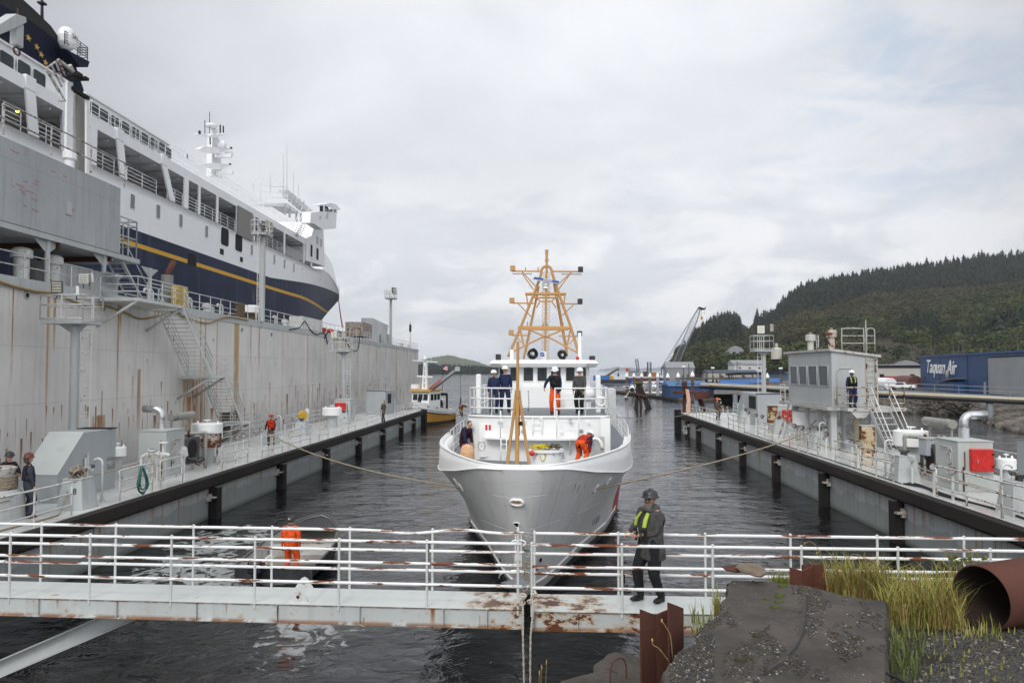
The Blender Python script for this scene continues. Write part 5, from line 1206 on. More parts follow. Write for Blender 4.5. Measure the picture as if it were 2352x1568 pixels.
def cabinet(x0,x1,y0,y1,z,h,label,redside,elbow=True):
 "the water side is x0"
 s=1 if x0>x1 else-1
 r=thing('machinery_cabinet',label,'cabinet',((x0+x1)/2,(y0+y1)/2,z))
 c=MB().bb((x0,y0,z+.001),(x1,y1,z+h)).build('casing',M_box,r,bevel=.015)
 MB().bb((x0+s*.03,y0-.03,z+h+.001),(x1-s*.03,y1+.03,z+h+.025)).build('lid',M_box,r)
 ym=(y0+y1)/2
 mb=MB();pr=[(x0+s*.004,ym-.42,z+.25),(x0+s*.004,ym-.42,z+1.35),(x0+s*.004,ym-.3,z+1.48),(x0+s*.004,ym+.3,z+1.48),(x0+s*.004,ym+.42,z+1.35),(x0+s*.004,ym+.42,z+.25)];mb.prism(pr,(s*.035,0,0));d=mb.build('door',M_box,r,bevel=.01)
 mb=MB()
 for k in range(3):mb.cyl((x0+s*.06,ym-.30,z+.5+.35*k),(x0+s*.06,ym-.12,z+.58+.35*k),.02,n=6)
 mb.tube([(x0+s*.05,ym-.4,z+.3),(x0+s*.08,ym-.40,z+1.3),(x0+s*.08,ym-.25,z+1.45),(x0+s*.08,ym+.2,z+1.45)],.02,6);mb.build('dog_handle',M_greyr,d)
 fr=y0-.012
 if redside:
  a=x1 if redside=='outer' else x1
  xr0,xr1=(x0-s*.35,x1+s*.08)
  mb=MB();mb.bb((xr0,y0-.20,z+h*.42),(xr1,y0-.004,z+h*.86));rb=mb.build('red_box',M_red,r,bevel=.02)
  MB().box(((xr0+xr1)/2-.18,y0-.215,z+h*.62),(.03,.02,.12)).build('latch',M_alu,rb)
  MB().box((xr1-.04*(1 if xr1>xr0 else-1),y0-.21,z+h*.76),(.08,.02,.05)).box((xr1-.04*(1 if xr1>xr0 else-1),y0-.21,z+h*.52),(.08,.02,.05)).build('hinge',M_dark,rb)
 MB().cyl((x0-s*.2,y0-.03,z+h*.45),(x0-s*.2,y0-.03,z+h*.8),.018,n=6).cyl((x0-s*.14,y0-.05,z+.02),(x0-s*.14,y0-.05,z+h*.5),.028,n=6).build('conduit',M_rust,r)
 if elbow:
  ex,ey=(x0+x1)/2-s*.25,y1-.35;R=.15;zt_=z+h+.55;pts=[(ex,ey,z+h),(ex,ey,zt_)]+[(ex-s*.28*(1-math.cos(a)),ey,zt_+.28*math.sin(a))for a in[PI/2*i/6 for i in range(1,7)]]+[(ex-s*.78,ey,zt_+.30)]
  mb=MB();mb.tube(pts,R,18);mb.lathe((ex,ey,z+h+.02),[(R+.02,0),(R+.02,.35)],18);mb.build('exhaust_elbow',M_alu,r)
  MB().cyl((ex-s*.77,ey,zt_+.30),(ex-s*.80,ey,zt_+.30),R*.85,n=16).build('exhaust_mouth',M_hole,r)
  mb=MB();my=ey+.9;mb.cyl((ex-s*.2,my+.2,z+h+.42),(ex-s*.2,my+2.2,z+h+.42),.17,n=14);[mb.cyl((ex-s*.2,my+.3+k,z+h-.4),(ex-s*.2,my+.3+k,z+h+.3),.05,n=6)for k in(0,1.6)];mb.lathe((ex-s*.2,my+.55,z+h+.42),[(.19,0),(.19,.06)],14,(0,1,0));mb.build('silencer',M_pipe,r)
 return r
cabinet(-15.6,-16.75,29.2,30.7,LZ,1.83,'grey green cabinet with shiny exhaust elbow on the left deck',False)
cabinet(13.7,14.85,26.0,27.5,RZ,1.68,'grey green cabinet with red box and shiny exhaust elbow on the right deck','r')
cabinet(-16.9,-18.2,61.0,62.8,LZ,1.85,'far grey cabinet with a bright red box on the left deck','r',False)
cabinet(14.9,16.2,50.5,52.2,RZ,1.7,'far grey cabinet with a bright red box on the right deck','r',False)
def drum(x,y,z,R,zb,zt_,label,name='drum_ventilator'):
 r=thing(name,label,'ventilator',(x,y,z));
 MB().lathe((x,y,z),[(R*.52,0),(R*.5,zb-z),],18).prism([(x-R*.95,y,z),(x+R*.95,y,z),(x+R*.5,y,z+.35),(x-R*.5,y,z+.35)],(0,.02,0)).build('neck',M_grey,r)
 MB().lathe((x,y,zb),[(R*.97,0),(R,.02),(R,zt_-zb-.03),(R*.95,zt_-zb),(0.02,zt_-zb+.02)],30).build('drum',M_white,r)
 hw_=MB();q=R*.25;hw_.tube([(x+q*math.cos(a),y+q*math.sin(a),zt_+.14)for a in[2*PI*i/12 for i in range(12)]],.018,5,closed=True);hw_.cyl((x,y,zt_),(x,y,zt_+.14),.02,n=6);hw_.cyl((x-q,y,zt_+.14),(x+q,y,zt_+.14),.012,n=4);hw_.build('hand_wheel',M_white,r)
 mb=MB();[mb.cyl((x+R*.7*c,y+R*.1,zt_),(x+R*.7*c,y+R*.1,zt_+.10),.05,.03,n=6)for c in(-1,1)];mb.build('lug',M_white,r);return r
drum(-16.2,34.0,LZ,.69,2.92,3.62,'white drum ventilator with hand wheel beyond the left cabinet');drum(-16.6,55,LZ,.72,2.72,3.3,'far white drum ventilator before the red boxed cabinet on the left deck')
drum(14.5,31.0,RZ,.66,3.04,3.66,'white drum ventilator with hand wheel on the right deck');drum(14.9,44.5,RZ,.82,2.9,3.7,'far white drum ventilator left of the booth on the right deck')
drum(15.8,26.9,RZ,.30,2.66,3.02,'small white mushroom vent right of the red box','mushroom_vent');drum(-17.0,28.2,LZ,.30,2.75,3.1,'small white mushroom vent behind the pipe valves on the left deck','mushroom_vent')
def rustbox(x,y,z,w,d,h,label,mat,legs=.35):
 r=thing('junction_box',label,'box',(x,y,z));MB().box((x,y,z+legs+h/2),(w,d,h)).build('casing',mat,r,bevel=.02);[MB().box((x+k*w*.4,y,z+legs/2),(.06,.06,legs)).build('leg',M_greyr,r)for k in(-1,1)]
 MB().box((x,y,z+legs+h+.02),(w*1.1,d*1.1,.03)).build('lid',M_grey,r);return r
M_rb=paint('rust_eaten_cream',(.52,.45,.30),.7,grime=.4,rust=.60,rscale=2.2)
rustbox(13.5,32.8,RZ,.55,.35,1.15,'rust eaten cream box standing left of the right white drum',M_rb,.55);rustbox(14.2,49.0,RZ,.6,.4,1.2,'rust eaten cream panel below the light tower on the right deck',M_rb,.6)
rustbox(14.3,28.9,RZ,.75,.6,.62,'pale box with a rusty top between the drum and the cabinet on the right',paint('pale_box',(.42,.46,.50),.5,rust=.35,rscale=3),.9)
rustbox(-15.6,33.1,LZ,.8,.55,.62,'pale box with a rusty side below the left white drum',paint('pale_box_rust',(.45,.48,.50),.5,rust=.62,rscale=1.6),.8)
for(s,X,Y,Z,nm)in((1,13.6,29.6,RZ,'right'),(-1,-15.3,32.0,LZ,'left')):
 r=thing('pipe_run','grey pipe run bending over between the %s drum and cabinet'%nm,'pipe',(X,Y,Z))
 MB().tube(smoothpts([(X,Y,Z),(X,Y,Z+1.25),(X,Y,Z+1.5),(X+.15*s,Y-.05,Z+1.55),(X+1.3*s,Y-.4,Z+1.45)],4),.075,8).build('pipe',M_pipe,r)
 MB().cyl((X+.62*s,Y-.2,Z+1.52),(X+.70*s,Y-.22,Z+1.51),.14,n=12).build('flange',M_rust,r)
 MB().cyl((X+.9*s,Y-.2,Z),(X+.9*s,Y-.2,Z+1.5),.05,n=6).build('stand',M_grey,r)
 mb=MB();random.seed(int(Y));
 for k in range(9):p=Vector((X+s*random.uniform(-.1,.9),Y+random.uniform(-.8,.3),Z+random.uniform(.25,.6)));mb.cyl(p,p+Vector((random.uniform(-.3,.3),random.uniform(-.3,.3),random.uniform(-.1,.2))),random.uniform(.03,.09),n=7)
 tag(mb.build('valve_cluster',M_cleat),'dark tangle of valves under the %s pipe run'%nm,'valves')
for(s,X,Y,Z,lab)in((-1,-16.4,31.6,LZ,'left'),(1,14.7,28.6,RZ,'right')):
 r=thing('generator','dark generator with radiator between the '+lab+' cabinet and white drum','generator',(X,Y,Z));MB().bb((X-.6,Y-.55,Z+.25),(X+.6,Y+.9,Z+1.35)).build('engine_block',flat('engine_grey',(.09,.09,.09),.6),r,bevel=.04)
 MB().cyl((X-s*.62,Y+.2,Z+.85),(X-s*.55,Y+.2,Z+.85),.42,n=20).build('fan_guard',M_black,r);mb=MB();random.seed(int(X));[mb.cyl((X+random.uniform(-.6,.6),Y+random.uniform(-.7,.9),Z+1.3),(X+random.uniform(-.6,.6),Y+random.uniform(-.7,.9),Z+random.uniform(1.35,1.7)),random.uniform(.03,.07),n=6)for k in range(7)];mb.build('pipework',M_pipe,r)
 MB().bb((X-.7,Y-.65,Z+.002),(X+.7,Y+1.0,Z+.24)).build('base_frame',M_greyr,r)
r=thing('valve_manifold','white pipe manifold with hand wheel valve and hanging ropes on the left deck','manifold',(-15.2,26.8,LZ))
X,Y,Z=-15.25,26.9,LZ
MB().tube(smoothpts([(X-.05,Y,Z),(X-.05,Y,Z+.95),(X+.05,Y,Z+1.12),(X+.25,Y,Z+1.18),(X+.9,Y,Z+1.18),(X+1.0,Y,Z+1.12)],3),.065,10).cyl((X+.35,Y,Z+1.18),(X+.35,Y,Z+1.36),.10,.12,n=12).cyl((X+.35,Y,Z+1.3),(X+.35,Y,Z+1.36),.17,n=14).cyl((X+.22,Y,Z+1.18),(X+.26,Y,Z+1.18),.13,n=12).cyl((X+.62,Y,Z+1.18),(X+.66,Y,Z+1.18),.13,n=12).cyl((X+.78,Y,Z+1.1),(X+.78,Y,Z+1.55),.07,.03,n=10).build('pipework',M_rail,r)
MB().lathe((X+.78,Y,Z+1.6),[(.02,-.1),(.02,0),(.16,0),(.16,.03),(.02,.03)],14).build('hand_wheel',M_white,r)
mb=MB()
for k in range(3):mb.tube(smoothpts([(X+.40+k*.05,Y-.12,Z+1.25),(X+.42+k*.05,Y-.16,Z+.8),(X+.62+k*.06,Y-.1,Z+.3),(X+.75+k*.05,Y-.1,Z+.25),(X+.85,Y-.12,Z+.7),(X+.72+k*.03,Y-.14,Z+1.15)],4),.02,5)
mb.build('hanging_rope',M_rope2,r)
mb=MB();random.seed(6);c=Vector((LX-.02,24.6,LZ))
gy=14.24*F/(1270-300.0)
for k in range(13):
 w=random.uniform(.10,.24);top=LZ+.98;bot=LZ+random.uniform(.03,.22);dx=random.uniform(-.04,.04)
 mb.tube(smoothpts([(xl+.06+dx,gy-.02,top),(xl+.10+dx,gy-w*1.2,top-.3),(xl+.10+dx,gy-w*1.6,bot+.2),(xl+.12,gy,bot),(xl+.1+dx,gy+w*1.6,bot+.2),(xl+.08+dx,gy+w*1.1,top-.3),(xl+.05+dx,gy+.02,top)],4),.016,5)
tag(mb.build('rope_coil',flat('green_rope',(.05,.16,.14),.8,var=.3,sc=20)),'green rope coil hanging on the left deck hand rail','rope')
mb=MB();random.seed(8)
for k in range(4):mb.tube(smoothpts([(RX+.5+.05*k,20.5,RZ+.03),(RX+.75-.04*k,22.5+.2*k,RZ+.03),(RX+.35+.07*k,25.0,RZ+.03),(RX+.55+.05*k,26.5+.3*k,RZ+.04),(RX+.25,27.5,RZ+.03)],5),.028,5)
tag(mb.build('cable',M_black),'black cables snaking along the right deck edge','cable')
tag(MB().tube(smoothpts([(RX+.2,27.5,RZ+.03),(RX+.3,34,RZ+.03),(RX+.2,42,RZ+.03),(RX+.35,50,RZ+.03)],6),.02,5).build('cable',M_dark),'thin dark cable running along the right deck by the rail feet','cable')
for(x,y0,y1,z,lab,s)in((LX-1.3,14,27,LZ+.85,'pale brown rope stretched past the slanted housing on the left deck',.12),(LX-1.35,12,21.5,LZ+.62,'second pale brown rope stretched behind the brown helmet worker',.05),(RX+1.1,14,30,RZ+.62,'pale brown rope stretched along the right deck before the cabinet',.2),(RX+1.3,30,44,RZ+.5,'pale brown rope stretched along the right deck below the booth',.2)):
 tag(MB().tube(sag((x,y0,z),(x,y1,z),s),.022,6).build('deck_rope',M_rope),lab,'rope')
b8=(-14.0-.9,22.3);tag(MB().tube(smoothpts([(-15.1,22.55,LZ+.95),(-14.95,22.2,LZ+.55),(-14.75,21.6,LZ+.08),(-14.6,21.0,LZ+.03),(-14.7,19.5,LZ+.03),(-14.9,17,LZ+.03)],5),.028,6).build('deck_rope',M_rope),'slack rope running down from bollard 8 and along the left deck','rope')
r=thing('capstan','grey capstan wound with rope at the left picture edge','capstan',(-15.6,20.3,LZ))
MB().lathe((-15.95,20.7,LZ),[(.62,0),(.60,.7),(.45,.86)],24).build('base',M_grey,r);MB().lathe((-15.95,20.7,LZ+.86),[(.36,0),(.34,.4),(.40,.62),(.30,.66)],24).build('head',M_greyr,r)
mb=MB();[mb.tube([(-15.95+(.40+.01*(k%2))*math.cos(a),20.7+.40*math.sin(a),LZ+.92+.047*k)for a in[2*PI*i/20 for i in range(20)]],.025,5,closed=True)for k in range(8)];mb.build('rope_wrap',M_rope,r)
c,nn=hh(1060,1118);p2=onz(622,1000,LZ+.95);p2=Vector((min(p2.x,LX-.5),p2.y,LZ+1.05))
if c is not None:twist_rope(sag(c+nn*.02,p2,.35,14),.035,'mooring_rope','long mooring rope sagging from the left bow of the cutter to bollard 6',M_rope,160)
c2,n2=hh(1368,1121);x,y=put(1882,1030,RZ);q2=Vector((max(x,RX+.75)-.1,y,RZ+1.05))
twist_rope(sag(c2+n2*.02,q2,.22,14),.035,'mooring_rope','long mooring rope rising from the right bow of the cutter to bollard 6',M_rope,160)
tag(MB().tube(sag(cw(2.6,14,4.2),(RX+.3,63,RZ+.9),.4),.018,5).build('line',M_rope),'thin line from the cutter side to the far right deck','line')
tag(MB().tube(sag(cw(-2.6,14,4.2),(LX-.3,75,LZ+.9),.3),.018,5).build('line',M_rope),'thin line from the cutter side to the far left deck','line')
x,y=-17.2,50.5;r=thing('yellow_float','round yellow float on a grey stand on the left deck','float',(x,y,LZ));MB().lathe((x,y,LZ),[(.5,0),(.5,.55),(.42,.6)],16).build('stand',M_grey,r);MB().lathe((x-.1,y,LZ+1.15),[(.04,-.12),(.33,-.1),(.36,0),(.33,.1),(.04,.12)],20,(1,-.6,0)).build('float',M_yel,r)
for(px,py,z,h,lab)in((705,978,LZ,1.7,'white stand pipe with a bulging head near the far white drum'),(420,1085,LZ,1.2,'short white stand pipe beside the left cabinet'),(1925,1030,RZ,1.4,'short white stand pipe under the booth')):
 x,y=put(px,py,z);r=thing('stand_pipe',lab,'pipe',(x,y,z));MB().cyl((x,y,z),(x,y,z+h*.8),.09,n=10).lathe((x,y,z+h*.5),[(.09,0),(.2,.12),(.16,.4),(.1,.5)],12).build('pipe',M_rail,r)
mb=MB();a0=47.8;
tag(MB(FW.M).bb((48.2,WL-.05,1.9),(51.2,WL-.01,3.3)).build('doorway',paint('rusty_dark_opening',(.03,.025,.02),.8,rust=.5)),'dark rust edged opening at the foot of the wall beside the stairs','opening')
# stairs on the side wall
st=thing('wall_stairs','steel stair flights with hand rails zigzagging down the grey wall','stairs',FW.w(44,19.3,LZ))
LN,LF=18.6,20.0
def S(a,l,z):return FW.w(a,l,z)
def flight(a0,z0,a1,z1,n):
 mb=MB()
 for l in(LN,LF):
  mb.prism([S(a0,l,z0),S(a1,l,z1),S(a1,l,z1-.28),S(a0,l,z0-.28)],FW.n*.02)
 mb.build('stringer',M_stair,st)
 mb=MB(FW.M)
 for i in range(n):t=(i+.5)/n;mb.box((a0+(a1-a0)*t,(LN+LF)/2,z0+(z1-z0)*t-.1),(.19,LF-LN-.04,.03))
 mb.build('tread',M_stair,st)
 for l in(LN,LF):
  mb=MB()
  for h in(1.0,.62,.3):mb.tube([S(a0,l,z0+h),S(a1,l,z1+h)],.026,6)
  for i in range(0,4):t=i/3;mb.cyl(S(a0+(a1-a0)*t,l,z0+(z1-z0)*t),S(a0+(a1-a0)*t,l,z0+(z1-z0)*t+1.0),.026,n=6)
  mb.build('hand_rail',M_stair,st)
def land(a0,a1,z,l0=LN,l1=LF,br=True,rails=True):
 mb=MB(FW.M);mb.bb((a0,l0,z-.16),(a1,l1+.4,z));mb.build('landing',M_stair,st)
 if rails:
  mb=MB();mb.rail([S(a0,l0,z),S(a1,l0,z)],1.0,(1,.62,.3),.026,1.3);mb.build('hand_rail',M_stair,st)
 if br:
  mb=MB()
  for a in(a0+.1,a1-.1):mb.tube([S(a,l0+.1,z-.16),S(a,WL-.02,z-1.35)],.07,4)
  mb.build('bracket',M_stair,st)
land(34.2,38.8,9.52);flight(38.8,9.45,42.4,5.85,17);land(42.2,44.4,5.8);flight(44.2,5.8,47.0,2.8,14);land(46.8,48.6,2.75);flight(48.5,2.7,49.6,1.9,4)
MB().rail([S(34.2,18.6,9.52),S(34.2,20.4,9.52)],1.0,(1,.62,.3),.026,1.3).build('hand_rail',M_stair,st)
us_=thing('upper_ladder_stairs','narrow steel steps rising from the wall top to the plated housing','stairs',FW.w(36,WL,WTOP))
pA=FW.hit(250,585,WL+.6);pB=FW.hit(310,712,WL+.6);mb=MB()
for l in(WL+.5,WL+1.3):
 mb.prism([S(pA[0]+1.2,l,zb-.3),S(pA[0]-.0+3.4,l,WTOP),S(pA[0]+3.2,l,WTOP),S(pA[0]+1.0,l,zb-.3)],FW.n*.03)
 mb.tube([S(pA[0]+1.4,l,zb+.6),S(pA[0]+3.6,l,WTOP+.9)],.035,5)
mb.build('frame',M_grey,us_);mb=MB(FW.M)
for i in range(9):t=(i+.5)/9;mb.box((pA[0]+1.1+2.2*t,WL+.9,zb-.3+(WTOP-zb+.3)*t),(.2,.8,.03))
mb.build('tread',M_grey,us_)
MB().rail([S(at_,WL+.3,zb),S(at_+1.6,WL+.3,zb),S(at_+1.6,WL+2.5,zb)],1.9,(1,.85,.5,.3),.04,.8).build('landing_rail',M_grey,us_)
# light towers
M_lampg=flat('floodlight_glass',(.55,.52,.40),.2,spec=.8)
def flood(p,d,s,par,white=False,led=False):
 d=Vector(d).normalized();u=Vector((0,0,1)).cross(d).normalized();w=d.cross(u);Mx=Matrix(((u.x,w.x,d.x,p[0]),(u.y,w.y,d.y,p[1]),(u.z,w.z,d.z,p[2]),(0,0,0,1)))
 o=MB(Mx).box((0,0,0),(s,s*1.15,s*.28)).build('floodlight',M_white if white else M_cleat,par,bevel=.01)
 mb=MB(Mx)
 for k in range(4):mb.box((0,s*(-.38+.25*k),s*.15),(s*.8,s*.17,.02))
 mb.build('lamp_face',M_lampg,o);MB().cyl(p,Vector(p)-Vector((0,0,s*1.1)),.03,n=6).build('stem',M_cleat,o);return o
def lighttower(base,zplat,label,w=1.7,h=1.0,ladder=1,lamps=(),colr=.17,rails=(1,.62,.08),d=(1,0,0)):
 d=Vector(d);n=Vector((-d.y,d.x,0));b=Vector(base)
 r=thing('light_tower',label,'light tower',base)
 MB().cyl(b,Vector((b.x,b.y,zplat-.2)),colr,n=14).build('column',M_grey,r)
 mb=MB(Matrix(((d.x,n.x,0,b.x),(d.y,n.y,0,b.y),(0,0,1,0),(0,0,0,1))));mb.box((-.15,0,zplat-.06),(w,w*.75,.12));mb.prism([(-w*.4,-.02,zplat-.12),(w*.3,-.02,zplat-.12),(.12,-.02,zplat-.5),(-.12,-.02,zplat-.5)],(0,.04,0));mb.build('platform',M_grey,r)
 c=[b+d*(-.15-w/2)+n*(-w*.37),b+d*(-.15+w/2)+n*(-w*.37),b+d*(-.15+w/2)+n*(w*.37),b+d*(-.15-w/2)+n*(w*.37)];c=[Vector((p.x,p.y,zplat))for p in c]
 MB().rail(c+[c[0]],h,rails,.032,.8).build('guard_rail',M_rail,r)
 x=colr+.22;mb=MB()
 if ladder:
  p0=b+d*x;
  for k in(-.18,.18):q=p0+d*(k+.1);mb.cyl(q,Vector((q.x,q.y,zplat+h)),.022,n=5)
  k=.3
  while b.z+k<zplat:mb.cyl(p0+d*(-.08)+Vector((0,0,k)),p0+d*.28+Vector((0,0,k)),.014,n=4);k+=.33
  mb.build('ladder',M_rail,r)
  mb=MB();[mb.box(b+d*x*.6+Vector((0,0,zz)),(.4,.08,.1))for zz in((zplat-b.z)*.3,(zplat-b.z)*.68)];mb.build('ladder_bracket',M_grey,r)
 for(dx,dn,dz,dr,s,wh)in lamps:flood(Vector((b.x,b.y,zplat+h+dz))+d*dx+n*dn,dr,s,r,wh)
 return r
lt=lighttower((-19.3,28.9,LZ),8.07,'light tower with caged platform and ladder in front of the near left wall',1.75,1.02,1,[(-.6,-.3,.35,(.3,-1,-.1),.42,0),(.35,-.5,.15,(-.8,-.8,0),.34,1)])
lighttower((17.5,62.6,RZ),7.76,'light tower with caged platform standing on the right deck',1.6,1.2,0,[(-.25,-.2,.5,(-.3,-1,0),.55,1),(.55,-.2,.65,(.9,-1,0),.6,0)])
mb=MB();[mb.cyl((16.95+k,62.4,RZ),(16.95+k,62.4,8.9),.025,n=5)for k in(0,.32)];[mb.cyl((16.95,62.4,RZ+.4*i),(17.27,62.4,RZ+.4*i),.016,n=4)for i in range(1,15)];tag(mb.build('ladder',M_rail),'thin ladder beside the right deck light tower','ladder')
aB=WL*F/(1225-591);pB_=FW.w(aB,WL-.1,WTOP);zB=FW.hit(591,534,WL)[1]
lighttower(tuple(pB_),zB,'tall light tower on the wall top in front of the ferry windows',1.5,.95,0,[(.9,-.2,-.25,(1,-.3,0),.6,1),(.2,-.3,-.2,(.2,-1,-.2),.5,0),(-.9,-.2,-.5,(-1,-.2,-.4),.4,0)],colr=.21,d=tuple(FW.d))
def side_ladder(b,zt_,lab,off):
 mb=MB();b=Vector(b)+FW.d*off
 for k in(-.2,.2):mb.cyl(b+FW.d*k,b+FW.d*k+Vector((0,0,zt_-b.z)),.028,n=5)
 k=.3
 while b.z+k<zt_:mb.cyl(b+FW.d*-.2+Vector((0,0,k)),b+FW.d*.2+Vector((0,0,k)),.016,n=4);k+=.32
 tag(mb.build('ladder',M_rail),lab,'ladder')
side_ladder(pB_-FW.n*.05,zB+.9,'ladder up the tall light tower before the ferry windows',-.95)
lighttower((-19.75,69.0,LZ),7.95,'light tower with caged platform at the far part of the wall',1.9,1.2,1,[(-.8,-.5,.25,(-.3,-1,0),.55,1),(.1,-.5,.3,(.5,-1,0),.5,0)])
aD=WL*F/(1225-899);pD=FW.w(aD,WL+.2,WTOP);zD=FW.hit(899,684,WL)[1]
lighttower(tuple(pD),zD,'slim light tower standing alone near the far end of the wall',1.9,1.1,0,[(.7,-.3,.1,(1,-.6,0),.8,0),(-.9,-.2,-.6,(-1,-.3,0),.5,1)],colr=.17,d=tuple(FW.d));side_ladder(pD,zD+.8,'ladder up the slim light tower near the far end of the wall',-1.1)
aE=WL*F/(1225-945);o=MB(FW.M).cyl((aE,WL+.3,WTOP),(aE,WL+.3,FW.hit(945,738,WL)[1]),.09,n=6).build('post',M_rail);tag(o,'thin post with a black cylinder at the far end of the wall','post')
z_=FW.hit(945,745,WL)[1];MB(FW.M).cyl((aE,WL+.3,z_-1.2),(aE,WL+.3,z_),.2,n=8).build('day_shape',M_black,o)
# things on the wall top
def wbox(px0,py0,px1,py1,lat,dep,mat,nm,par=None,bev=.02):
 a0,z0=FW.hit(px0,py0,lat);a1,z1=FW.hit(px1,py1,lat);mb=MB(FW.M);mb.bb((a0,lat,z1),(a1,lat+dep,z0));return mb.build(nm,mat,par,bevel=bev)
def wtop(px,lat=WL+.8):return FW.hit(px,700,lat)[0]
for(px,lab)in((47,'squat white ventilator nearest the left edge on the wall top'),(119,'second squat white ventilator on the wall top')):
 a=wtop(px,WL+1.3);r=thing('wall_ventilator',lab,'ventilator',FW.w(a,WL+1.3,WTOP));p=FW.w(a,WL+1.3,WTOP)
 MB().lathe(p,[(.30,0),(.30,1.15)],18).build('stem',M_rail,r);MB().lathe(p+Vector((0,0,1.15)),[(.42,0),(.42,.32),(.3,.42),(.05,.46)],20).build('cap',M_rail,r)
o=wbox(194,866-0,230,805,WL+1.6,1.0,M_red,'x')if False else None
a=wtop(212,WL+1.5);r=thing('hose_cabinet','dark red hose cabinet with white lettering on the wall top','cabinet',FW.w(a,WL+1.5,WTOP));
hc=MB(FW.M).bb((a-.9,WL+1.5,WTOP),(a+.8,WL+2.1,WTOP+1.35)).build('casing',flat('dark_red_paint',(.13,.012,.015),.5),r)
for s_,zz in(('FIRE',1.05),('HOSE',.68)):text(s_,.40,basis(FW.w(a,WL+1.49,WTOP+zz),FW.d,(0,0,1)),M_white,'lettering',hc)
o=MB(FW.M).bb((33.0,WL+1.4,WTOP),(38.5,WL+2.6,WTOP+1.35)).build('casing',paint('stained_white_box',(.55,.56,.56),.5,grime=.6));tag(o,'long pale grime stained locker under the plated housing','locker')
a,z=FW.hit(242,722,WL+.2)[0],0
a,z=FW.hit(247,650,WL-.3);p=FW.w(a,WL-.3,z);r=thing('horn','large grey horn pointing outwards from the wall rail','horn',p);ax=Vector((.35,-1,-.02))
MB().lathe(p,[(.10,-.9),(.13,-.55),(.17,-.3),(.30,-.1),(.50,.12),(.52,.15),(.46,.13),(.26,-.08),(.1,-.3)],24,ax).build('bell',M_boxd,r)
MB().lathe(p,[(.05,-1.1),(.2,-1.05),(.2,-.85),(.1,-.8)],14,ax).build('driver',M_boxd,r)
a,z=FW.hit(192,640,WL-.1);p=FW.w(a,WL-.1,z);r=thing('floodlight_pair','cluster of pale floodlights beside the horn on the wall rail','floodlight',p);flood(p,(.6,-1,-.1),.38,r,1);flood(p+FW.d*.45+Vector((0,0,.1)),(-.2,-1,-.1),.35,r,1)
a=wtop(383,WL+1.2);r=thing('exhaust_stack','grey stack with a rusty bent pipe above the stair platform','stack',FW.w(a,WL+1.2,WTOP));p=FW.w(a,WL+1.2,WTOP)
MB().lathe(p,[(.34,0),(.34,2.0)],18).build('stack',paint('stack_grey',(.25,.25,.24),.6,grime=.5),r);MB().tube([p+Vector((0,0,1.9)),p+Vector((0,0,2.1)),p+FW.d*.75+Vector((0,0,2.9))],.17,10).build('bent_pipe',M_rust,r)
a=wtop(410,WL+.3);o=MB(FW.M).bb((a-.55,WL+.0,WTOP-.6),(a+.55,WL+.5,WTOP+1.3)).build('casing',paint('ochre_cabinet_paint',(.50,.34,.08),.5,grime=.4),None,bevel=.03);tag(o,'ochre cabinet at the head of the wall stairs','cabinet')
M_tarp=flat('brown_sacking',(.12,.085,.05),.95,var=.4,sc=9)
a=wtop(557,WL+.1);tag(MB(FW.M).bb((a-.9,WL-.05,WTOP+.0),(a+.2,WL+.3,WTOP+1.1)).build('sacking',M_tarp,None,bevel=.12),'brown sacking hung over the wall rail left of the tall light tower','sacking')
a=wtop(577,WL+1.2);p=FW.w(a,WL+1.2,WTOP);r=thing('reel','white drum reel with brown rope behind the tall light tower','reel',p);MB().lathe(p,[(.55,0),(.55,.75)],18).build('rope_wrap',M_tarp,r);MB().lathe(p+Vector((0,0,.75)),[(.9,0),(.9,.45),(.5,.6)],20).build('drum',M_white,r)
o=wbox(696,726,741,756+6,WL+.7,1.3,paint('white_locker',(.62,.63,.60),.5,grime=.3,rust=.25,rscale=1.5),'casing');tag(o,'large pale locker with a rust streak on the wall top under the ferry bow','locker')
o=wbox(833,739,855,776,WL+.9,2.2,paint('rusted_machine_grey',(.30,.30,.28),.6,grime=.5,rust=.5,rscale=2),'casing');tag(o,'rusty open machine box on the wall top before the white splash plate','machine')
a0,z0=FW.hit(857,736,WL+1.5);a1,_=FW.hit(886,736,WL+1.5);mb=MB(FW.M);mb.prism([(a0,WL+1.5,WTOP),(a1,WL+1.5,WTOP),(a1+2.2,WL+1.5,z0+.0),(a0-.4,WL+1.5,z0+.35)],(0,1.6,0));tag(mb.build('hood',paint('hood_white',(.60,.60,.60),.5,grime=.2,rust=.2),None,bevel=.03),'pale flared hood on the wall top left of the slim light tower','hood')
o=wbox(887,766,898,793,WL+.5,.8,M_grey,'casing');tag(o,'grey box at the foot of the slim light tower','box')
random.seed(12);n_=0
bits=[(432,'bent vent pipe'),(475,'low white fitting'),(505,'bent vent pipe'),(340,'bent vent pipe'),(632,'bent vent pipe'),(655,'low white fitting'),(745,'red valve'),(760,'red valve'),(775,'low white fitting'),(922,'low white fitting'),(940,'low white fitting'),(700,'bent vent pipe')]
words=['by the stair head','left of the sacking','next to the sacking','on the stair platform','right of the tall light tower','further right of the tall light tower','right of the large pale locker','below the red line','beside the far light tower','by the far end of the wall','at the very end of the wall','left of the large pale locker']
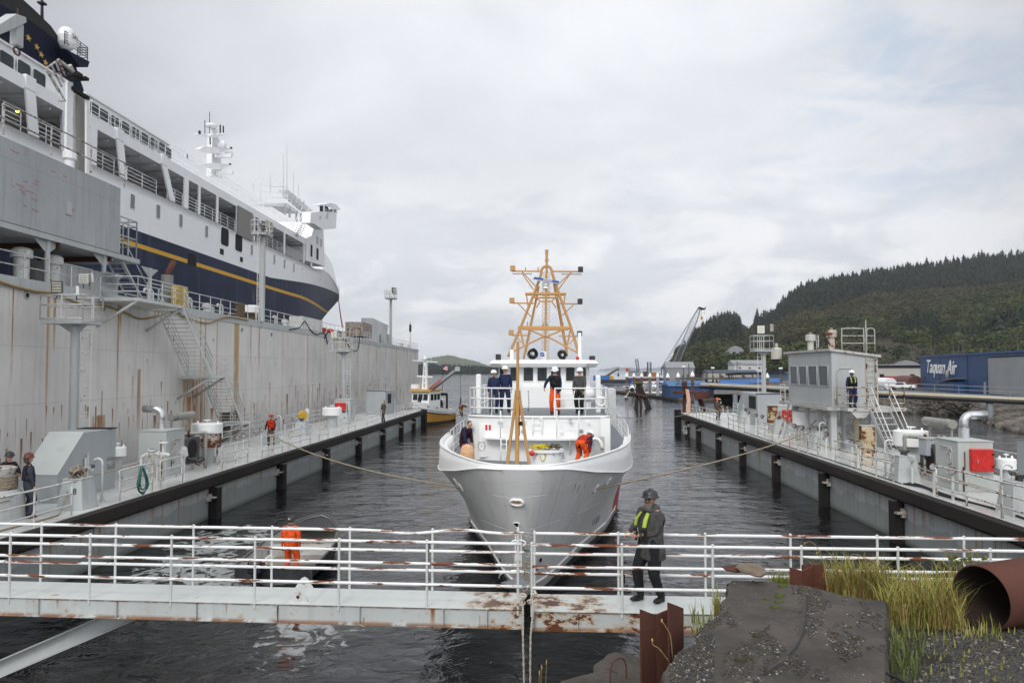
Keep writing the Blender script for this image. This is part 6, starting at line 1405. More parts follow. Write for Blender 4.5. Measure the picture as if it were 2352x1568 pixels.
for(px,kd),wd in zip(bits,words):
 lat=WL+.6 if px!=340 else WL-.6;a=wtop(px,lat);p=FW.w(a,lat,WTOP if px!=340 else 9.52);s=1.0
 if 'pipe' in kd:
  mb=MB();
  for k in(0,.45):mb.tube(smoothpts([p+FW.d*k,p+FW.d*k+Vector((0,0,.6)),p+FW.d*k+Vector((0,0,.75))-FW.d*.1,p+FW.d*(k-.35)+Vector((0,0,.78)),p+FW.d*(k-.45)+Vector((0,0,.6))],3),.06,7)
  tag(mb.build('vent_pipe',M_rail),'bent white vent pipes on the wall top '+wd,'vent pipe')
 else:
  mb=MB();mb.lathe(p,[(.25,0),(.2,.3),(.3,.4),(.3,.6),(.1,.7)],12);mb.box(p+FW.d*.5+Vector((0,0,.25)),(.4,.4,.5))
  tag(mb.build('fitting',M_red if 'red' in kd else M_rail),('red' if 'red' in kd else 'white')+' fitting on the wall top '+wd,'fitting')
  # raised control booth on the right deck
BZ=4.25
nc=aty(1911,900,38.4)
nc.z=0
dL=Vector((0.0,1,0)).normalized();dR=Vector((1,.05,0)).normalized()
LLEN,RLEN=6.9,2.35
BM=Matrix(((dR.x,dL.x,0,nc.x),(dR.y,dL.y,0,nc.y),(0,0,1,0),(0,0,0,1)))
bt=thing('control_booth','grey control booth with four windows raised on columns over the right deck','booth',(nc.x+1.2,nc.y+3,BZ))
M_booth=paint('booth_grey_paint',(.42,.44,.44),.5,var=.05,grime=.18,rust=.05,rscale=2)
M_boothr=paint('booth_rusty_edge',(.46,.47,.45),.55,grime=.3,rust=.40,rscale=3.5)
zt_n=aty(1911,806,38.4).z;
mb=MB(BM);W_,L_=RLEN,LLEN
zr_=zt_n;zl=zr_-.0
mb.add([(0,0,BZ),(W_,0,BZ),(W_,L_,BZ),(0,L_,BZ),(0,0,zr_),(W_,0,zr_-.32),(W_,L_,zr_-.32),(0,L_,zr_-.0)],[(3,2,1,0),(4,5,6,7),(0,1,5,4),(1,2,6,5),(2,3,7,6),(3,0,4,7)])
bw_=mb.build('walls',M_booth,bt,bevel=.02)
mb=MB(BM);mb.add([(-.12,-.12,zr_+.01),(W_+.12,-.12,zr_-.33),(W_+.12,L_+.6,zr_-.33),(-.12,L_+.6,zr_+.01),(-.12,-.12,zr_+.13),(W_+.12,-.12,zr_-.2),(W_+.12,L_+.6,zr_-.2),(-.12,L_+.6,zr_+.13)],[(3,2,1,0),(4,5,6,7),(0,1,5,4),(1,2,6,5),(2,3,7,6),(3,0,4,7)]);rf_=mb.build('roof',M_boothr,bt)
mb=MB(BM);mb.bb((-.3,-.15,BZ-.18),(W_+.9,L_+.9,BZ-.01));mb.build('floor_slab',M_boothr,bt)
for i in range(4):
 y0=.45+i*1.58;mb=MB(BM);mb.bb((-.012,y0,BZ+1.02),(-.02,y0+1.25,BZ+2.08));w_=mb.build('window',M_glass,bw_,bevel=.0)
 mb=MB(BM);mb.tube([(-.02,y0,BZ+1.02),(-.02,y0+1.25,BZ+1.02),(-.02,y0+1.25,BZ+2.08),(-.02,y0,BZ+2.08)],.035,5,closed=True);mb.build('window_frame',M_booth,w_)
mb=MB(BM);X0_,X1_=.28,1.05;mb.prism([(X0_,-.03,BZ+.12),(X1_,-.03,BZ+.12),(X1_,-.03,BZ+1.75),(X1_-.15,-.03,BZ+1.9),(X0_+.15,-.03,BZ+1.9),(X0_,-.03,BZ+1.75)],(0,.025,0));d_=mb.build('door',M_booth,bw_)
mb=MB(BM);mb.tube([(X0_-.04,-.04,BZ+.1),(X0_-.04,-.04,BZ+1.8),(X0_+.1,-.04,BZ+1.95),(X1_-.1,-.04,BZ+1.95),(X1_+.04,-.04,BZ+1.8),(X1_+.04,-.04,BZ+.1)],.03,5);mb.build('door_frame',M_boothr,d_)
mb=MB(BM);[mb.bb((x,-.06,BZ),(x+.06,-.01,zr_-.27))for x in(1.72,2.18)];[mb.cyl((1.72,-.09,BZ+.3+.3*k),(2.24,-.09,BZ+.3+.3*k),.014,n=4)for k in range(8)];mb.build('wall_ladder',paint('heavy_rust_paint',(.46,.42,.34),.8,rust=.60,rscale=3.5),bt)
for(x,y,h,mt)in((.55,4.6,.95,paint('vent_stained',(.52,.51,.46),.6,grime=.5)),(.35,.9,1.0,paint('vent_rusty',(.50,.48,.42),.7,grime=.3,rust=.58,rscale=3))):
 mb=MB(BM);mb.lathe((x,y,zr_),[(.17,0),(.17,h-.1)],14);mb.lathe((x,y,zr_+h-.25),[(.28,0),(.28,.32),(.2,.36),(.03,.38)],16);mb.cyl((x-.08,y,zr_+h+.2),(x+.08,y,zr_+h+.2),.02,n=5);mb.build('roof_ventilator',mt,rf_)
mb=MB(BM)
def hoop(x0,x1,y0,y1,h,z=zr_):
 a=Vector((x0,y0,z));b=Vector((x1,y1,z));u=Vector((0,0,1));d=(b-a).normalized()
 mb.tube(smoothpts([a,a+u*(h-.12),a+u*h+d*.12,b+u*h-d*.12,b+u*(h-.12),b],2),.028,6)
 for k in(.35,.68):mb.cyl(a+u*h*k,b+u*h*k,.022,n=5)
 n=max(0,int((b-a).length/1.2)-1)
hoop(.6,1.72,.15,.15,1.15);hoop(1.85,2.25,.1,.1,1.15);hoop(.25,.3,2.5,2.9,.9);mb.cyl((1.85,.2,zr_-.3),(1.85,.2,zr_+1.6),.03,n=6)
mb.build('roof_rail',M_boothr,rf_)
mb=MB(BM);mb.bb((.35,-1.1,BZ-.17),(W_+.9,-.155,BZ-.012));mb.prism([(.5,-1.05,BZ-.18),(1.5,-1.05,BZ-.18),(1.2,-1.05,BZ-.5),(.8,-1.05,BZ-.5)],(0,.04,0));mb.build('balcony',M_boothr,bt)
M_rr=paint('rusted_rail',(.50,.50,.47),.6,rust=.55,rscale=5)
mb=MB(BM);mb.rail([(.05,-.3,BZ),(.4,-1.05,BZ),(1.38,-1.05,BZ)],1.0,(1,.62,.22),.03,1.2,pr=.035);mb.build('balcony_rail',M_rr,bt);mb=MB(BM);mb.rail([(2.5,-1.05,BZ),(3.15,-1.05,BZ),(3.15,.5,BZ)],1.0,(1,.62,.22),.03,1.2,pr=.03);mb.build('balcony_rail',M_rr,bt)
mb=MB(BM);mb.rail([(-.25,L_-.1,BZ),(-.25,L_+.8,BZ)],1.0,(1,.62,.22),.028,.9);mb.build('side_rail',M_rail,bt)
mb=MB(BM);yA,yB=-1.05,-3.4;
for x in(1.45,2.4):mb.prism([(x,yA,BZ),(x,yB,RZ),(x,yB,RZ-.0+.02),(x,yB+.25,RZ),(x,yA,BZ-.28)],(.03,0,0))
mb.build('stair_stringer',M_grey,bt);mb=MB(BM)
for k in range(8):t=(k+.5)/8;mb.box((1.93,yA+(yB-yA)*t,BZ+(RZ-BZ)*t-.05),(.92,.2,.03))
mb.build('stair_tread',M_grey,bt);mb=MB(BM)
for x in(1.45,2.4):mb.tube([(x,yA,BZ+1.0),(x,yA-.25,BZ+.95),(x,yB,RZ+.95),(x,yB,RZ)],.028,6);mb.tube([(x,yA,BZ+.55),(x,yB,RZ+.5)],.022,5)
mb.build('stair_rail',M_rail,bt)
mb=MB(BM);rr=.10
for y in(.3,2.2,4.2,6.2):
 for x in(.15,2.15):mb=MB(BM);mb.bb((x-.14,y-.11,RZ),(x+.14,y+.11,BZ-.19))if y not in(4.2,)else mb.cyl((x,y,RZ),(x,y,BZ-.19),.14,n=12);mb.build('column',M_grey,bt)
[MB(BM).cyl(p_,q_,.055,n=5).build('brace',M_greyr,bt)for p_,q_ in(((.15,2.2,BZ-.3),(2.2,.3,RZ+.2)),((.15,4.2,RZ+.8),(1.4,4.2,BZ-.3)),((-.2,7.4,RZ),(.1,6.3,BZ-.2)),((-.5,7.4,RZ),(-.2,6.3,BZ-.2)))]
mb=MB(BM);mb.cyl((1.6,.9,RZ),(1.6,.9,BZ-.3),.17,n=14).lathe((1.6,.9,RZ+1.3),[(.22,0),(.22,.2)],14);mb.build('cream_duct',paint('cream_duct_paint',(.50,.45,.33),.6,grime=.3),bt)
mb=MB(BM);mb.bb((1.55,-.1,RZ+.02),(2.0,.05,RZ+.9));mb.build('yellow_panel',M_yel,bt)
# people
M_skin=flat('skin',(.52,.29,.20),.5,var=.06);M_skind=flat('skin_dark',(.10,.05,.03),.5)
def cloth(n,c,r=.85):
 if n in MC:return MC[n]
 m,nt,b=NT(n);g=G(nt);P=g.pos();z=g.noise(g.scale(P,(7,7,4)),1.6,4,.6)
 g.l(g.mix(g.rng(z,.3,.7),tuple(x*.72 for x in c),tuple(x*1.15 for x in c)),b.inputs['Base Color']);b.inputs['Roughness'].default_value=r;b.inputs['Specular IOR Level'].default_value=.25
 g.bump(z,.9,.035,b);MC[n]=m;return m
C_orange=cloth('orange_cloth',(.78,.10,.018));C_navy=cloth('navy_cloth',(.018,.028,.075));C_black=cloth('black_cloth',(.018,.018,.020));C_char=cloth('charcoal_cloth',(.078,.075,.074))
C_slate=cloth('slate_cloth',(.045,.05,.065));C_red=cloth('red_vest',(.60,.04,.015));C_plum=cloth('plum_cloth',(.06,.012,.02));C_brown=cloth('camo_brown',(.09,.07,.05));C_hiviz=flat('hi_viz_yellow',(.36,.47,.05),.6)
C_boot=flat('boot_black',(.012,.012,.012),.5);H_white=flat('helmet_white',(.85,.86,.85),.3,var=.03);H_dark=flat('helmet_dark',(.035,.037,.04),.35);H_brown=flat('helmet_brown',(.14,.035,.022),.4);H_red=flat('helmet_red',(.35,.03,.02),.35);H_or=flat('helmet_orange',(.75,.10,.03),.35)
C_hair=flat('hair_dark',(.03,.022,.018),.8);C_beard=flat('beard_grey',(.16,.13,.105),.95,var=.4,sc=60)
def ik(a,t,l1,l2,pole):
 a=Vector(a);t=Vector(t);d=t-a;L=min(d.length,(l1+l2)*.995);dn=d.normalized();t=a+dn*L
 x=(l1*l1-l2*l2+L*L)/(2*L);h=math.sqrt(max(0,l1*l1-x*x));p=Vector(pole);p=(p-dn*p.dot(dn)).normalized()
 return a+dn*x+p*h,t
def person(label,loc,rz,scale=1.0,lean=0.0,hands=((-.24,-.06,.82),(.24,-.06,.82)),feet=((-.12,0),(.12,0)),top=C_navy,legs=C_navy,hat=H_white,skin=M_skin,boots=C_boot,vest=None,look=0.0,nod=0.0,hood=None,beard=False,glasses=False,stout=1.0,fingers=True,pelvis=.93,side=0.0,gloves=None,knee=(0,-1,0),group=None,foot_rz=(0,0),mitt=None):
 "local: front is -Y, own right hand at -X"
 r=thing('person',label,'person',(0,0,0),group=group)
 pv=Vector((0,0,pelvis));up=Vector((side,-math.sin(lean),math.cos(lean))).normalized()
 fw=Vector((0,-math.cos(lean),-math.sin(lean)))
 wa=pv+up*.14;ch=pv+up*.36;nk=pv+up*.56;hd=pv+up*.62
 V=[];E=[];R=[];BN=[]
 def av(p,rx,ry=None):V.append(Vector(p));R.append((rx,ry or rx));return len(V)-1
 def ae(a,b,nm):E.append((a,b));BN.append((V[a],V[b],nm))
 k=stout
 i0=av(pv,.165*k,.13*k);i1=av(wa,.160*k,.135*k);i2=av(ch,.185*k,.14*k);i3=av(nk,.065,.06);i4=av(nk+up*.05,.055)
 ae(i0,i1,'hip');ae(i1,i2,'top');ae(i2,i3,'top');ae(i3,i4,'neck')
 wr=[]
 for s,h in((-1,hands[0]),(1,hands[1])):
  sh=pv+up*.49+Vector((s*.185*k,0,0));el,t=ik(sh,h,.29,.265,(s*.6,.8,-.25))
  a=av(sh,.082*k);b=av(el,.066);c=av(t,.044)
  E.append((i2,a));BN.append((sh,ch,'top'));ae(a,b,'top');ae(b,c,'top');wr.append((el,t))
 ft=[]
 for j,(s,f)in enumerate(((-1,feet[0]),(1,feet[1]))):
  hp=pv+Vector((s*.095*k,0,-.03));fz=f[2]if len(f)>2 else 0.0
  kn,t=ik(hp,(f[0],f[1],.09+fz),.43,.43,Vector(knee)+Vector((s*.15,0,0)))
  a=av(hp,.118*k,.125*k);b=av(kn,.092*k**.5);c=av(t+Vector((0,0,.0)),.074)
  E.append((i0,a));BN.append((hp,pv,'leg'));ae(a,b,'leg');ae(b,c,'leg');ft.append(t)
 me=bpy.data.meshes.new('t');me.from_pydata(V,E,[]);o=bpy.data.objects.new('t',me);COL.objects.link(o)
 md=o.modifiers.new('s','SKIN');md.use_smooth_shade=True
 for i,v in enumerate(me.skin_vertices[0].data):v.radius=R[i]
 me.skin_vertices[0].data[0].use_root=True
 o.modifiers.new('u','SUBSURF').levels=1
 dg=bpy.context.evaluated_depsgraph_get();ev=bpy.data.meshes.new_from_object(o.evaluated_get(dg));bpy.data.objects.remove(o)
 mats=[top,legs,skin,boots,C_hair,flat('eye_dark',(.01,.01,.01),.2),gloves or skin]
 mb=MB();mb.smooth=True;vs=[v.co.copy()for v in ev.vertices]
 def near(p):
  best=9;n='top'
  for a,b,nm in BN:
   ab=b-a;t=max(0,min(1,(p-a).dot(ab)/max(ab.length_squared,1e-9)));d=(p-(a+ab*t)).length
   if d<best:best=d;n=nm
  return n
 fid={'top':0,'hip':1,'leg':1,'neck':2}
 vest_f=[]
 for p in ev.polygons:
  c=p.center;n=near(c);m=fid[n]
  if n=='hip' and(c-pv).dot(up)>.02:m=0
  mb.cur=m;mb.add([vs[i]for i in p.vertices],[tuple(range(len(p.vertices)))])
  al=(c-pv).dot(up)
  if .08<al<.53 and abs(c.x)<.185*k:vest_f.append(([vs[i]for i in p.vertices],p.normal.copy(),al,c.x))
 for j,t in enumerate(ft):
  M=Matrix.Translation((t.x,t.y,t.z-.09))@Matrix.Rotation(foot_rz[j],4,'Z');mb.cur=3
  o_=mb.M;mb.M=M;mb.sph((0,-.07,.045),.075,10,6,(.72,1.95,.62),lambda d:1-.12*max(0,d.y));mb.cyl((0,0,.02),(0,0,.15),.056,.062,n=10);mb.M=o_
 for s,(el,w)in zip((-1,1),wr):
  d=(w-el).normalized();inn=Vector((-s,0,0));inn=(inn-d*inn.dot(d)).normalized();dn=d.cross(inn)*s
  mb.cur=6;pc=w+d*.045
  B=Matrix(((dn.x,inn.x,d.x,pc.x),(dn.y,inn.y,d.y,pc.y),(dn.z,inn.z,d.z,pc.z),(0,0,0,1)));oM=mb.M;mb.M=B
  mb.sph((0,0,0),.05,8,6,(.82,.42,1.05))
  if fingers:
   for q,(xo,L)in enumerate(((-.030,.062),(-.010,.074),(.011,.070),(.030,.055))):
    mb.tube([(xo,0,.035),(xo*1.1,.012,.035+L*.45),(xo*1.1,.034,.035+L*.8),(xo,.052,.035+L*.92)],[.0105,.010,.009,.007],5)
   mb.tube([(-.035,.004,-.01),(-.058,.02,.015),(-.058,.036,.045)],[.013,.011,.008],5)
  mb.M=oM
 hc=hd+up*.105+fw*.015*(1 if lean>.3 else 0);HM=Matrix.Translation(hc)@Matrix.Rotation(look,4,'Z')@Matrix.Rotation(lean*.35+nod,4,'X')
 oM=mb.M;mb.M=HM
 def hf(d):
  q=1.0
  if d.y<0:q+=.10*math.exp(-((d.x/.16)**2+((d.z+.12)/.16)**2))*1.3
  q+=.05*math.exp(-(((d.z-.18)/.12)**2))*max(0,-d.y)
  q-=.06*math.exp(-(((d.z-.05)/.10)**2+((abs(d.x)-.35)/.16)**2))*max(0,-d.y)
  q+=.05*math.exp(-(((d.z+.75)/.2)**2))*max(0,-d.y)
  return q
 mb.cur=2;mb.sph((0,0,0),.108,20,14,(.74,.90,1.12),hf)
 for s in(-1,1):
  mb.sph((s*.081,.008,-.005),.026,6,5,(.4,.8,1.2));
 mb.cur=5
 for s in(-1,1):mb.sph((s*.031,-.088,.008),.011,6,4)
 mb.box((0,-.098,-.055),(.042,.006,.007))
 mb.cur=4;mb.sph((0,.015,.018),.109,14,9,(.77,.92,1.12),lambda d:1.03 if(d.y>-.15 or d.z>.55)and d.z>-.45 else .8)
 mb.M=oM
 body=mb.build('body',mats,r)
 if hat:
  h=MB(HM)
  prof=[(.150,.035),(.152,.045),(.128,.052),(.126,.085),(.112,.125),(.080,.155),(.035,.168),(.005,.170)]
  h.smooth=True;h.lathe((0,.005,0),prof,20)
  h.sph((0,-.12,.045),.06,10,4,(1.3,.9,.12))
  h.tube([(0,-.125,.075),(0,-.09,.15),(0,0,.178),(0,.09,.155),(0,.125,.08)],.012,5);hh_=h.build('hard_hat',hat,r)
  if hat is not H_white:MB(HM).cyl((.0,.128,.09),(0,.134,.09),.022,n=10).build('badge',H_white,hh_)
 if vest:
  v=MB()
  for(pts,nn,al,x)in vest_f:
   v.smooth=True;v.add([p+nn*.022 for p in pts],[tuple(range(len(pts)))])
  vo=v.build('vest',vest[0],r);sm_=vo.modifiers.new('thick','SOLIDIFY');sm_.thickness=.012
  if vest[1]:
   for s in(-1,1):
    w=MB();pts=[pv+up*a+fw*b+Vector((s*x,0,0))for a,b,x in((.53,.06,.085),(.48,.135,.10),(.38,.165,.10),(.27,.165,.085))];
    for a,b in zip(pts[:-1],pts[1:]):w.tube([a,b],.026,6)
    w.build('reflective_strap',vest[1],vo)
 if hood:
  w=MB(HM)if hood=='up' else MB();
  if hood=='up':w.sph((0,.02,-.01),.125,14,9,(.88,.92,1.1),lambda d:1.0 if d.y>-.35 else .55)
  else:
   c=nk+up*.02-fw*.06;w.sph(tuple(c),.12,14,8,(1.15,.85,.62));w.tube([nk+fw*.09+Vector((x,0,-.02-.02*abs(x)))if False else nk+up*.0+Vector((.115*math.cos(t),.09*math.sin(t),.03-.03*(math.sin(t)<0)))for x,t in[(0,2*PI*i/14)for i in range(14)]],.035,6,closed=True)
  w.build('hood',top if hood!='up' else C_char,r)
 if beard:
  w=MB(HM);w.sph((0,-.065,-.11),.085,14,10,(.80,.62,1.35),lambda d:1+.10*math.sin(d.x*40)*math.sin(d.z*30)-.25*max(0,-d.z)*abs(d.x));w.sph((0,-.02,-.05),.10,12,8,(.82,.80,.75));w.build('beard',C_beard,r)
  MB(HM).tube([(-.045,-.103,-.032),(-.02,-.112,-.028),(.02,-.112,-.028),(.045,-.103,-.032)],.010,5).build('moustache',flat('moustache_brown',(.13,.06,.03),.9),r)
 if glasses:
  w=MB(HM)
  for s in(-1,1):w.tube([(s*.034+.026*math.cos(t),-.104,.008+.018*math.sin(t))for t in[2*PI*i/12 for i in range(12)]],.0035,4,closed=True);w.cyl((s*.06,-.10,.012),(s*.083,0,.012),.003,n=4)
  w.cyl((-.01,-.106,.01),(.01,-.106,.01),.003,n=4);w.build('glasses',C_boot,r)
 r.location=loc;r.rotation_euler=(0,0,rz);r.scale=(scale,)*3
 return r
mx,my=1.66,12.78;mz=grp(mx,.4,0).z
RZm=-1.02
def to_local(w,base,rz,sc=1.0):
 v=Vector(w)-Vector(base);c,s=math.cos(-rz),math.sin(-rz);return(Vector((v.x*c-v.y*s,v.x*s+v.y*c,v.z))/sc)
base=(mx,my,mz);hR=to_local((1.32,13.10,mz+1.09),base,RZm,1.03)
man=person('bearded man in dark grey jacket and hard hat resting a hand on the gangway rail',base,RZm,1.03,.03,hands=(tuple(hR),(.03,-.27,1.10)),feet=((-.13,-.13),(.12,.10)),top=C_char,legs=C_black,hat=H_dark,vest=None,look=.42,beard=True,glasses=True,stout=1.25,hood='down',foot_rz=(0,.25))
def mloc(p):
 M=Matrix.Translation(base)@Matrix.Rotation(RZm,4,'Z')@Matrix.Scale(1.03,4);return M@Vector(p)
j=MB();rows_=[]
for(z,rx,ry)in((1.42,.17,.11),(1.25,.225,.17),(1.05,.215,.175),(.88,.225,.185),(.72,.25,.21),(.70,.24,.20)):
 rows_.append([mloc((rx*math.cos(t)*(1+.02*math.sin(5*t)),ry*math.sin(t)*(1+.05*math.sin(3*t+z*4))+(.02 if z<.9 else 0),z+.015*math.sin(2*t)))for t in[2*PI*i/24 for i in range(24)]])
j.grid(rows_,closed=True)
bpy.context.view_layer.update()
jk=j.build('jacket',C_char,man);sd_=jk.modifiers.new('s','SOLIDIFY');sd_.thickness=.012
for s in(-1,1):
 pan=[mloc(p)for p in((s*.06,-.125,1.46),(s*.11,-.12,1.45),(s*.145,-.20,1.35),(s*.145,-.222,1.24),(s*.085,-.236,1.24),(s*.08,-.205,1.35))]
 MB().prism(pan,mloc((0,-.02,0))-mloc((0,0,0))).build('yellow_panel',C_hiviz,man)
 pan=[mloc(p)for p in((s*.075,-.235,1.20),(s*.16,-.215,1.20),(s*.15,-.225,1.02),(s*.065,-.24,1.00))]
 MB().prism(pan,mloc((0,-.025,0))-mloc((0,0,0))).build('vest_bladder',C_boot,man)
MB().cyl(mloc((.11,-.262,1.13)),mloc((.11,-.268,1.13)),.026,n=12).build('round_badge',flat('badge_brown',(.25,.14,.08),.5),man)
MB().box(mloc((.0,-.30,1.12)),(.05,.05,.10)).build('handset',C_boot,man,bevel=.01)
def cut_person(px,py,s,label,rz,**k):
 p=aty(px,py,17.2+s);q=CM.inverted()@p;w=cw(q.x,q.y,DZ+.02);return person(label,(w.x,w.y,w.z),rz,**k)
cut_person(1134,950,12.0,'shortest crew member in navy with white hard hat, leftmost on the cutter platform',.25,scale=.93,hands=((-.24,-.05,.80),(.24,-.08,.82)),top=C_navy,legs=C_navy,glasses=True,group=None)
cut_person(1160,950,12.3,'tall crew member in navy coveralls standing second from left on the cutter platform',.1,scale=1.02,hands=((-.25,-.02,.80),(.25,-.02,.80)),top=C_navy,legs=C_navy,feet=((-.15,0),(.15,0)),glasses=True)
cut_person(1275,952,11.1,'crew member in orange trousers and navy jacket gripping the cutter platform rail',-.1,scale=1.0,hands=((-.38,-.22,1.0),(.2,-.08,.80)),top=C_navy,legs=C_orange,nod=.35,lean=.08,vest=(C_black,None),feet=((-.12,-.02),(.13,.05)))
cut_person(1332,952,11.5,'smiling crew member in charcoal jacket and white hard hat at the right cutter rail',-.35,scale=.98,hands=((-.22,-.16,.84),(.22,-.16,.84)),top=C_char,legs=C_black,feet=((-.14,.12),(.12,-.10)),nod=.1,glasses=True,stout=1.08)
p=CM.inverted()@aty(1332,1055,17.2+8.6);w=cw(p.x,8.6,2.78)
person('crew member bending double in orange trousers and red life vest inside the cutter bow',(w.x,w.y,w.z),2.55,scale=.98,lean=1.30,hands=((-.10,-.42,.42),(.24,-.44,.45)),top=C_navy,legs=C_orange,hat=H_white,vest=(C_red,None),pelvis=.86,feet=((-.16,.0),(.16,.0)),nod=.3)
w=cw(-2.85,10.6,3.15);person('person in dark clothes half hidden at the left side of the cutter deckhouse',(w.x,w.y,w.z-.55),1.0,scale=.95,lean=.5,hands=((-.2,-.35,.7),(.2,-.35,.7)),top=C_navy,legs=C_black,hat=None,vest=(C_plum,None))
rp_=MB();random.seed(21);c0_=cw(.42,5.9,3.68)
for k in range(14):
 a=random.uniform(-.38,.05);rp_.tube([c0_+Vector((a+random.uniform(.10,.15)*math.cos(t),-.15+.2*math.sin(t)*random.uniform(.7,1),.02+.012*k*.6+.02*math.sin(3*t)))for t in[2*PI*i/12 for i in range(12)]],.014,5,closed=True)
tag(rp_.build('rope_heap',flat('yellow_rope',(.62,.50,.03),.7)),'heap of yellow rope on the round pedestal in the cutter bow','rope')
tag(MB().tube(smoothpts([c0_+Vector((-.28,-.35,.04)),c0_+Vector((-.20,-.52,-.1)),c0_+Vector((-.12,-.53,-.32)),c0_+Vector((-.02,-.52,-.22)),c0_+Vector((-.1,-.5,.02))],5),.012,5).build('rope',MC['yellow_rope']),'loop of yellow rope hanging over the pedestal rim','rope')
tag(MB().sph(tuple(c0_+Vector((-.42,-.50,-.10))),.085,12,8).build('float',M_red),'small red float hanging off the pedestal rim','float')
rp_=MB()
for k in range(10):
 a=random.uniform(.02,.40);rp_.tube([c0_+Vector((a+random.uniform(.07,.12)*math.cos(t),-.1+.18*math.sin(t),.03+.01*k+.03*math.sin(2*t+k)))for t in[2*PI*i/10 for i in range(10)]],.018,5,closed=True)
tag(rp_.build('harness_heap',flat('olive_strap',(.10,.085,.05),.8)),'heap of dark olive harness beside the yellow rope on the pedestal','harness')
def dock_person(px,py,z,label,rz,xlim=None,**k):
 x,y=put(px,py,z);
 if xlim is not None:x=xlim;y=x*F/(px-1270)
 return person(label,(x,y,z),rz,**k)
dock_person(63,1188,LZ,'worker in brown hard hat and blue overalls seen from behind on the left deck',2.35,scale=1.03,hands=((-.22,-.12,.86),(.22,-.05,.86)),top=C_slate,legs=C_slate,hat=H_brown,feet=((-.17,0),(.15,.08)),hood='up',vest=(cloth('overall_navy',(.03,.035,.06)),None),stout=1.1)
dock_person(14,1172,LZ,'worker in black shirt and red life vest leaning on the capstan',1.1,scale=1.0,hands=((-.30,-.38,.95),(.15,-.40,1.10)),top=C_black,legs=C_black,hat=H_dark,lean=.18,vest=(C_plum,None),glasses=True)
dock_person(622,1022,LZ,'worker in red vest, plum sweater and red helmet standing on the left deck',.35,scale=.97,hands=((-.36,-.12,.78),(.2,-.2,.85)),top=C_plum,legs=C_brown,hat=H_red,vest=(C_red,None),lean=.08)
dock_person(881,968,LZ,'worker in brown coat and dark hood far along the left deck',-.6,scale=1.0,hands=((-.2,-.15,.85),(.2,-.15,.85)),top=C_brown,legs=C_brown,hat=None,hood='up')
dock_person(1648,964,RZ,'worker in camouflage with orange helmet and gloves far along the right deck',.6,scale=1.0,hands=((-.15,-.3,.95),(.15,-.3,.95)),top=C_brown,legs=C_brown,hat=H_or,gloves=H_or)
w=BM@Vector((.72,-.72,0));person('man in navy coveralls, dark life vest and white hard hat on the booth balcony',(w.x,w.y,BZ),.1,scale=1.02,hands=((-.24,.02,.85),(.24,.02,.85)),top=C_navy,legs=C_navy,hat=H_white,skin=M_skind,vest=(C_black,C_hiviz),look=-.7,stout=1.05)
sk=thing('skiff','open aluminium skiff with black hull and outboard motor under way behind the left gangway','skiff',(-8.0,23.5,0))
dS=Vector((-.065,1,0)).normalized();nS=Vector((dS.y,-dS.x,0));SO=Vector((-7.95,20.9,0))
SM=Matrix(((nS.x,dS.x,0,SO.x),(nS.y,dS.y,0,SO.y),(0,0,1,0),(0,0,0,1)))
st_=[(0,1.12,.52),(.8,1.16,.52),(1.8,1.18,.54),(2.8,1.15,.60),(3.7,1.02,.70),(4.4,.80,.80),(4.9,.52,.88),(5.25,.24,.93),(5.42,.04,.95)]
M_ska=paint('worn_aluminium',(.50,.49,.46),.5,metal=.2,var=.1,grime=.5,rscale=3,gcol=(.22,.17,.12));M_skb=paint('scuffed_black_hull',(.020,.021,.024),.45,grime=.3,gcol=(.20,.20,.20),var=.3)
def shell(off,zo,mat,nm,fl=0.0):
 mb=MB(SM);rows=[]
 for(y,w,z)in st_:
  w2=w-off;zz=z+zo;ch_=w2*.80;rk=.12 if y<.1 else 0
  b=-.18+max(0,(y-3.6))*.28+fl
  rows.append([(-w2,y,zz),(-w2*.97,y,.2+max(0,y-3.8)*.25),(-ch_,y,.02+fl+max(0,y-3.6)*.22),(0,y,b),(ch_,y,.02+fl+max(0,y-3.6)*.22),(w2*.97,y,.2+max(0,y-3.8)*.25),(w2,y,zz)])
 mb.grid(rows);r0=rows[0];mb.add(r0,[tuple(range(7))]);return mb.build(nm,mat,sk)
shell(0,0,M_skb,'hull');shell(.05,.005,M_ska,'inner_lining',.12)
mb=MB(SM)
for s in(-1,1):mb.tube([(s*w,y,z+.02)for(y,w,z)in st_],.04,6)
mb.build('gunwale',flat('gunwale_grey',(.10,.10,.11),.5),sk)
mb=MB(SM);mb.tube([(-1.12,0,.53),(1.12,0,.53)],.03,6);mb.bb((-1.1,-.03,.1),(1.1,.03,.5));mb.build('transom',M_skb,sk)
mb=MB(SM);mb.add([(-.95,4.1,.72),(.95,4.1,.72),(.5,4.9,.86),(0,5.38,.92),(-.5,4.9,.86)],[(0,1,2,3,4)]);mb.bb((-.93,4.06,.66),(.93,4.12,.73));mb.build('bow_deck',M_skb,sk)
mb=MB(SM);mb.bb((-1.0,2.75,.1),(1.0,3.1,.44));mb.build('thwart',M_ska,sk,bevel=.02);mb=MB(SM);mb.bb((.2,1.9,.1),(1.02,2.4,.40));mb.build('locker',M_ska,sk,bevel=.02)
mb=MB(SM);mb.bb((-.98,.15,.09),(.98,2.7,.12));mb.build('floor_boards',paint('stained_floor',(.22,.18,.13),.7,grime=.5),sk)
om=MB(SM);om.bb((-.62,-.45,.40),(-.22,.02,.78));ob_=om.build('outboard_motor',flat('motor_navy',(.015,.018,.03),.3),sk,bevel=.07);MB(SM).bb((-.5,-.38,-.4),(-.34,-.12,.42)).build('motor_leg',flat('motor_navy',(.015,.018,.03),.3),ob_,bevel=.03)
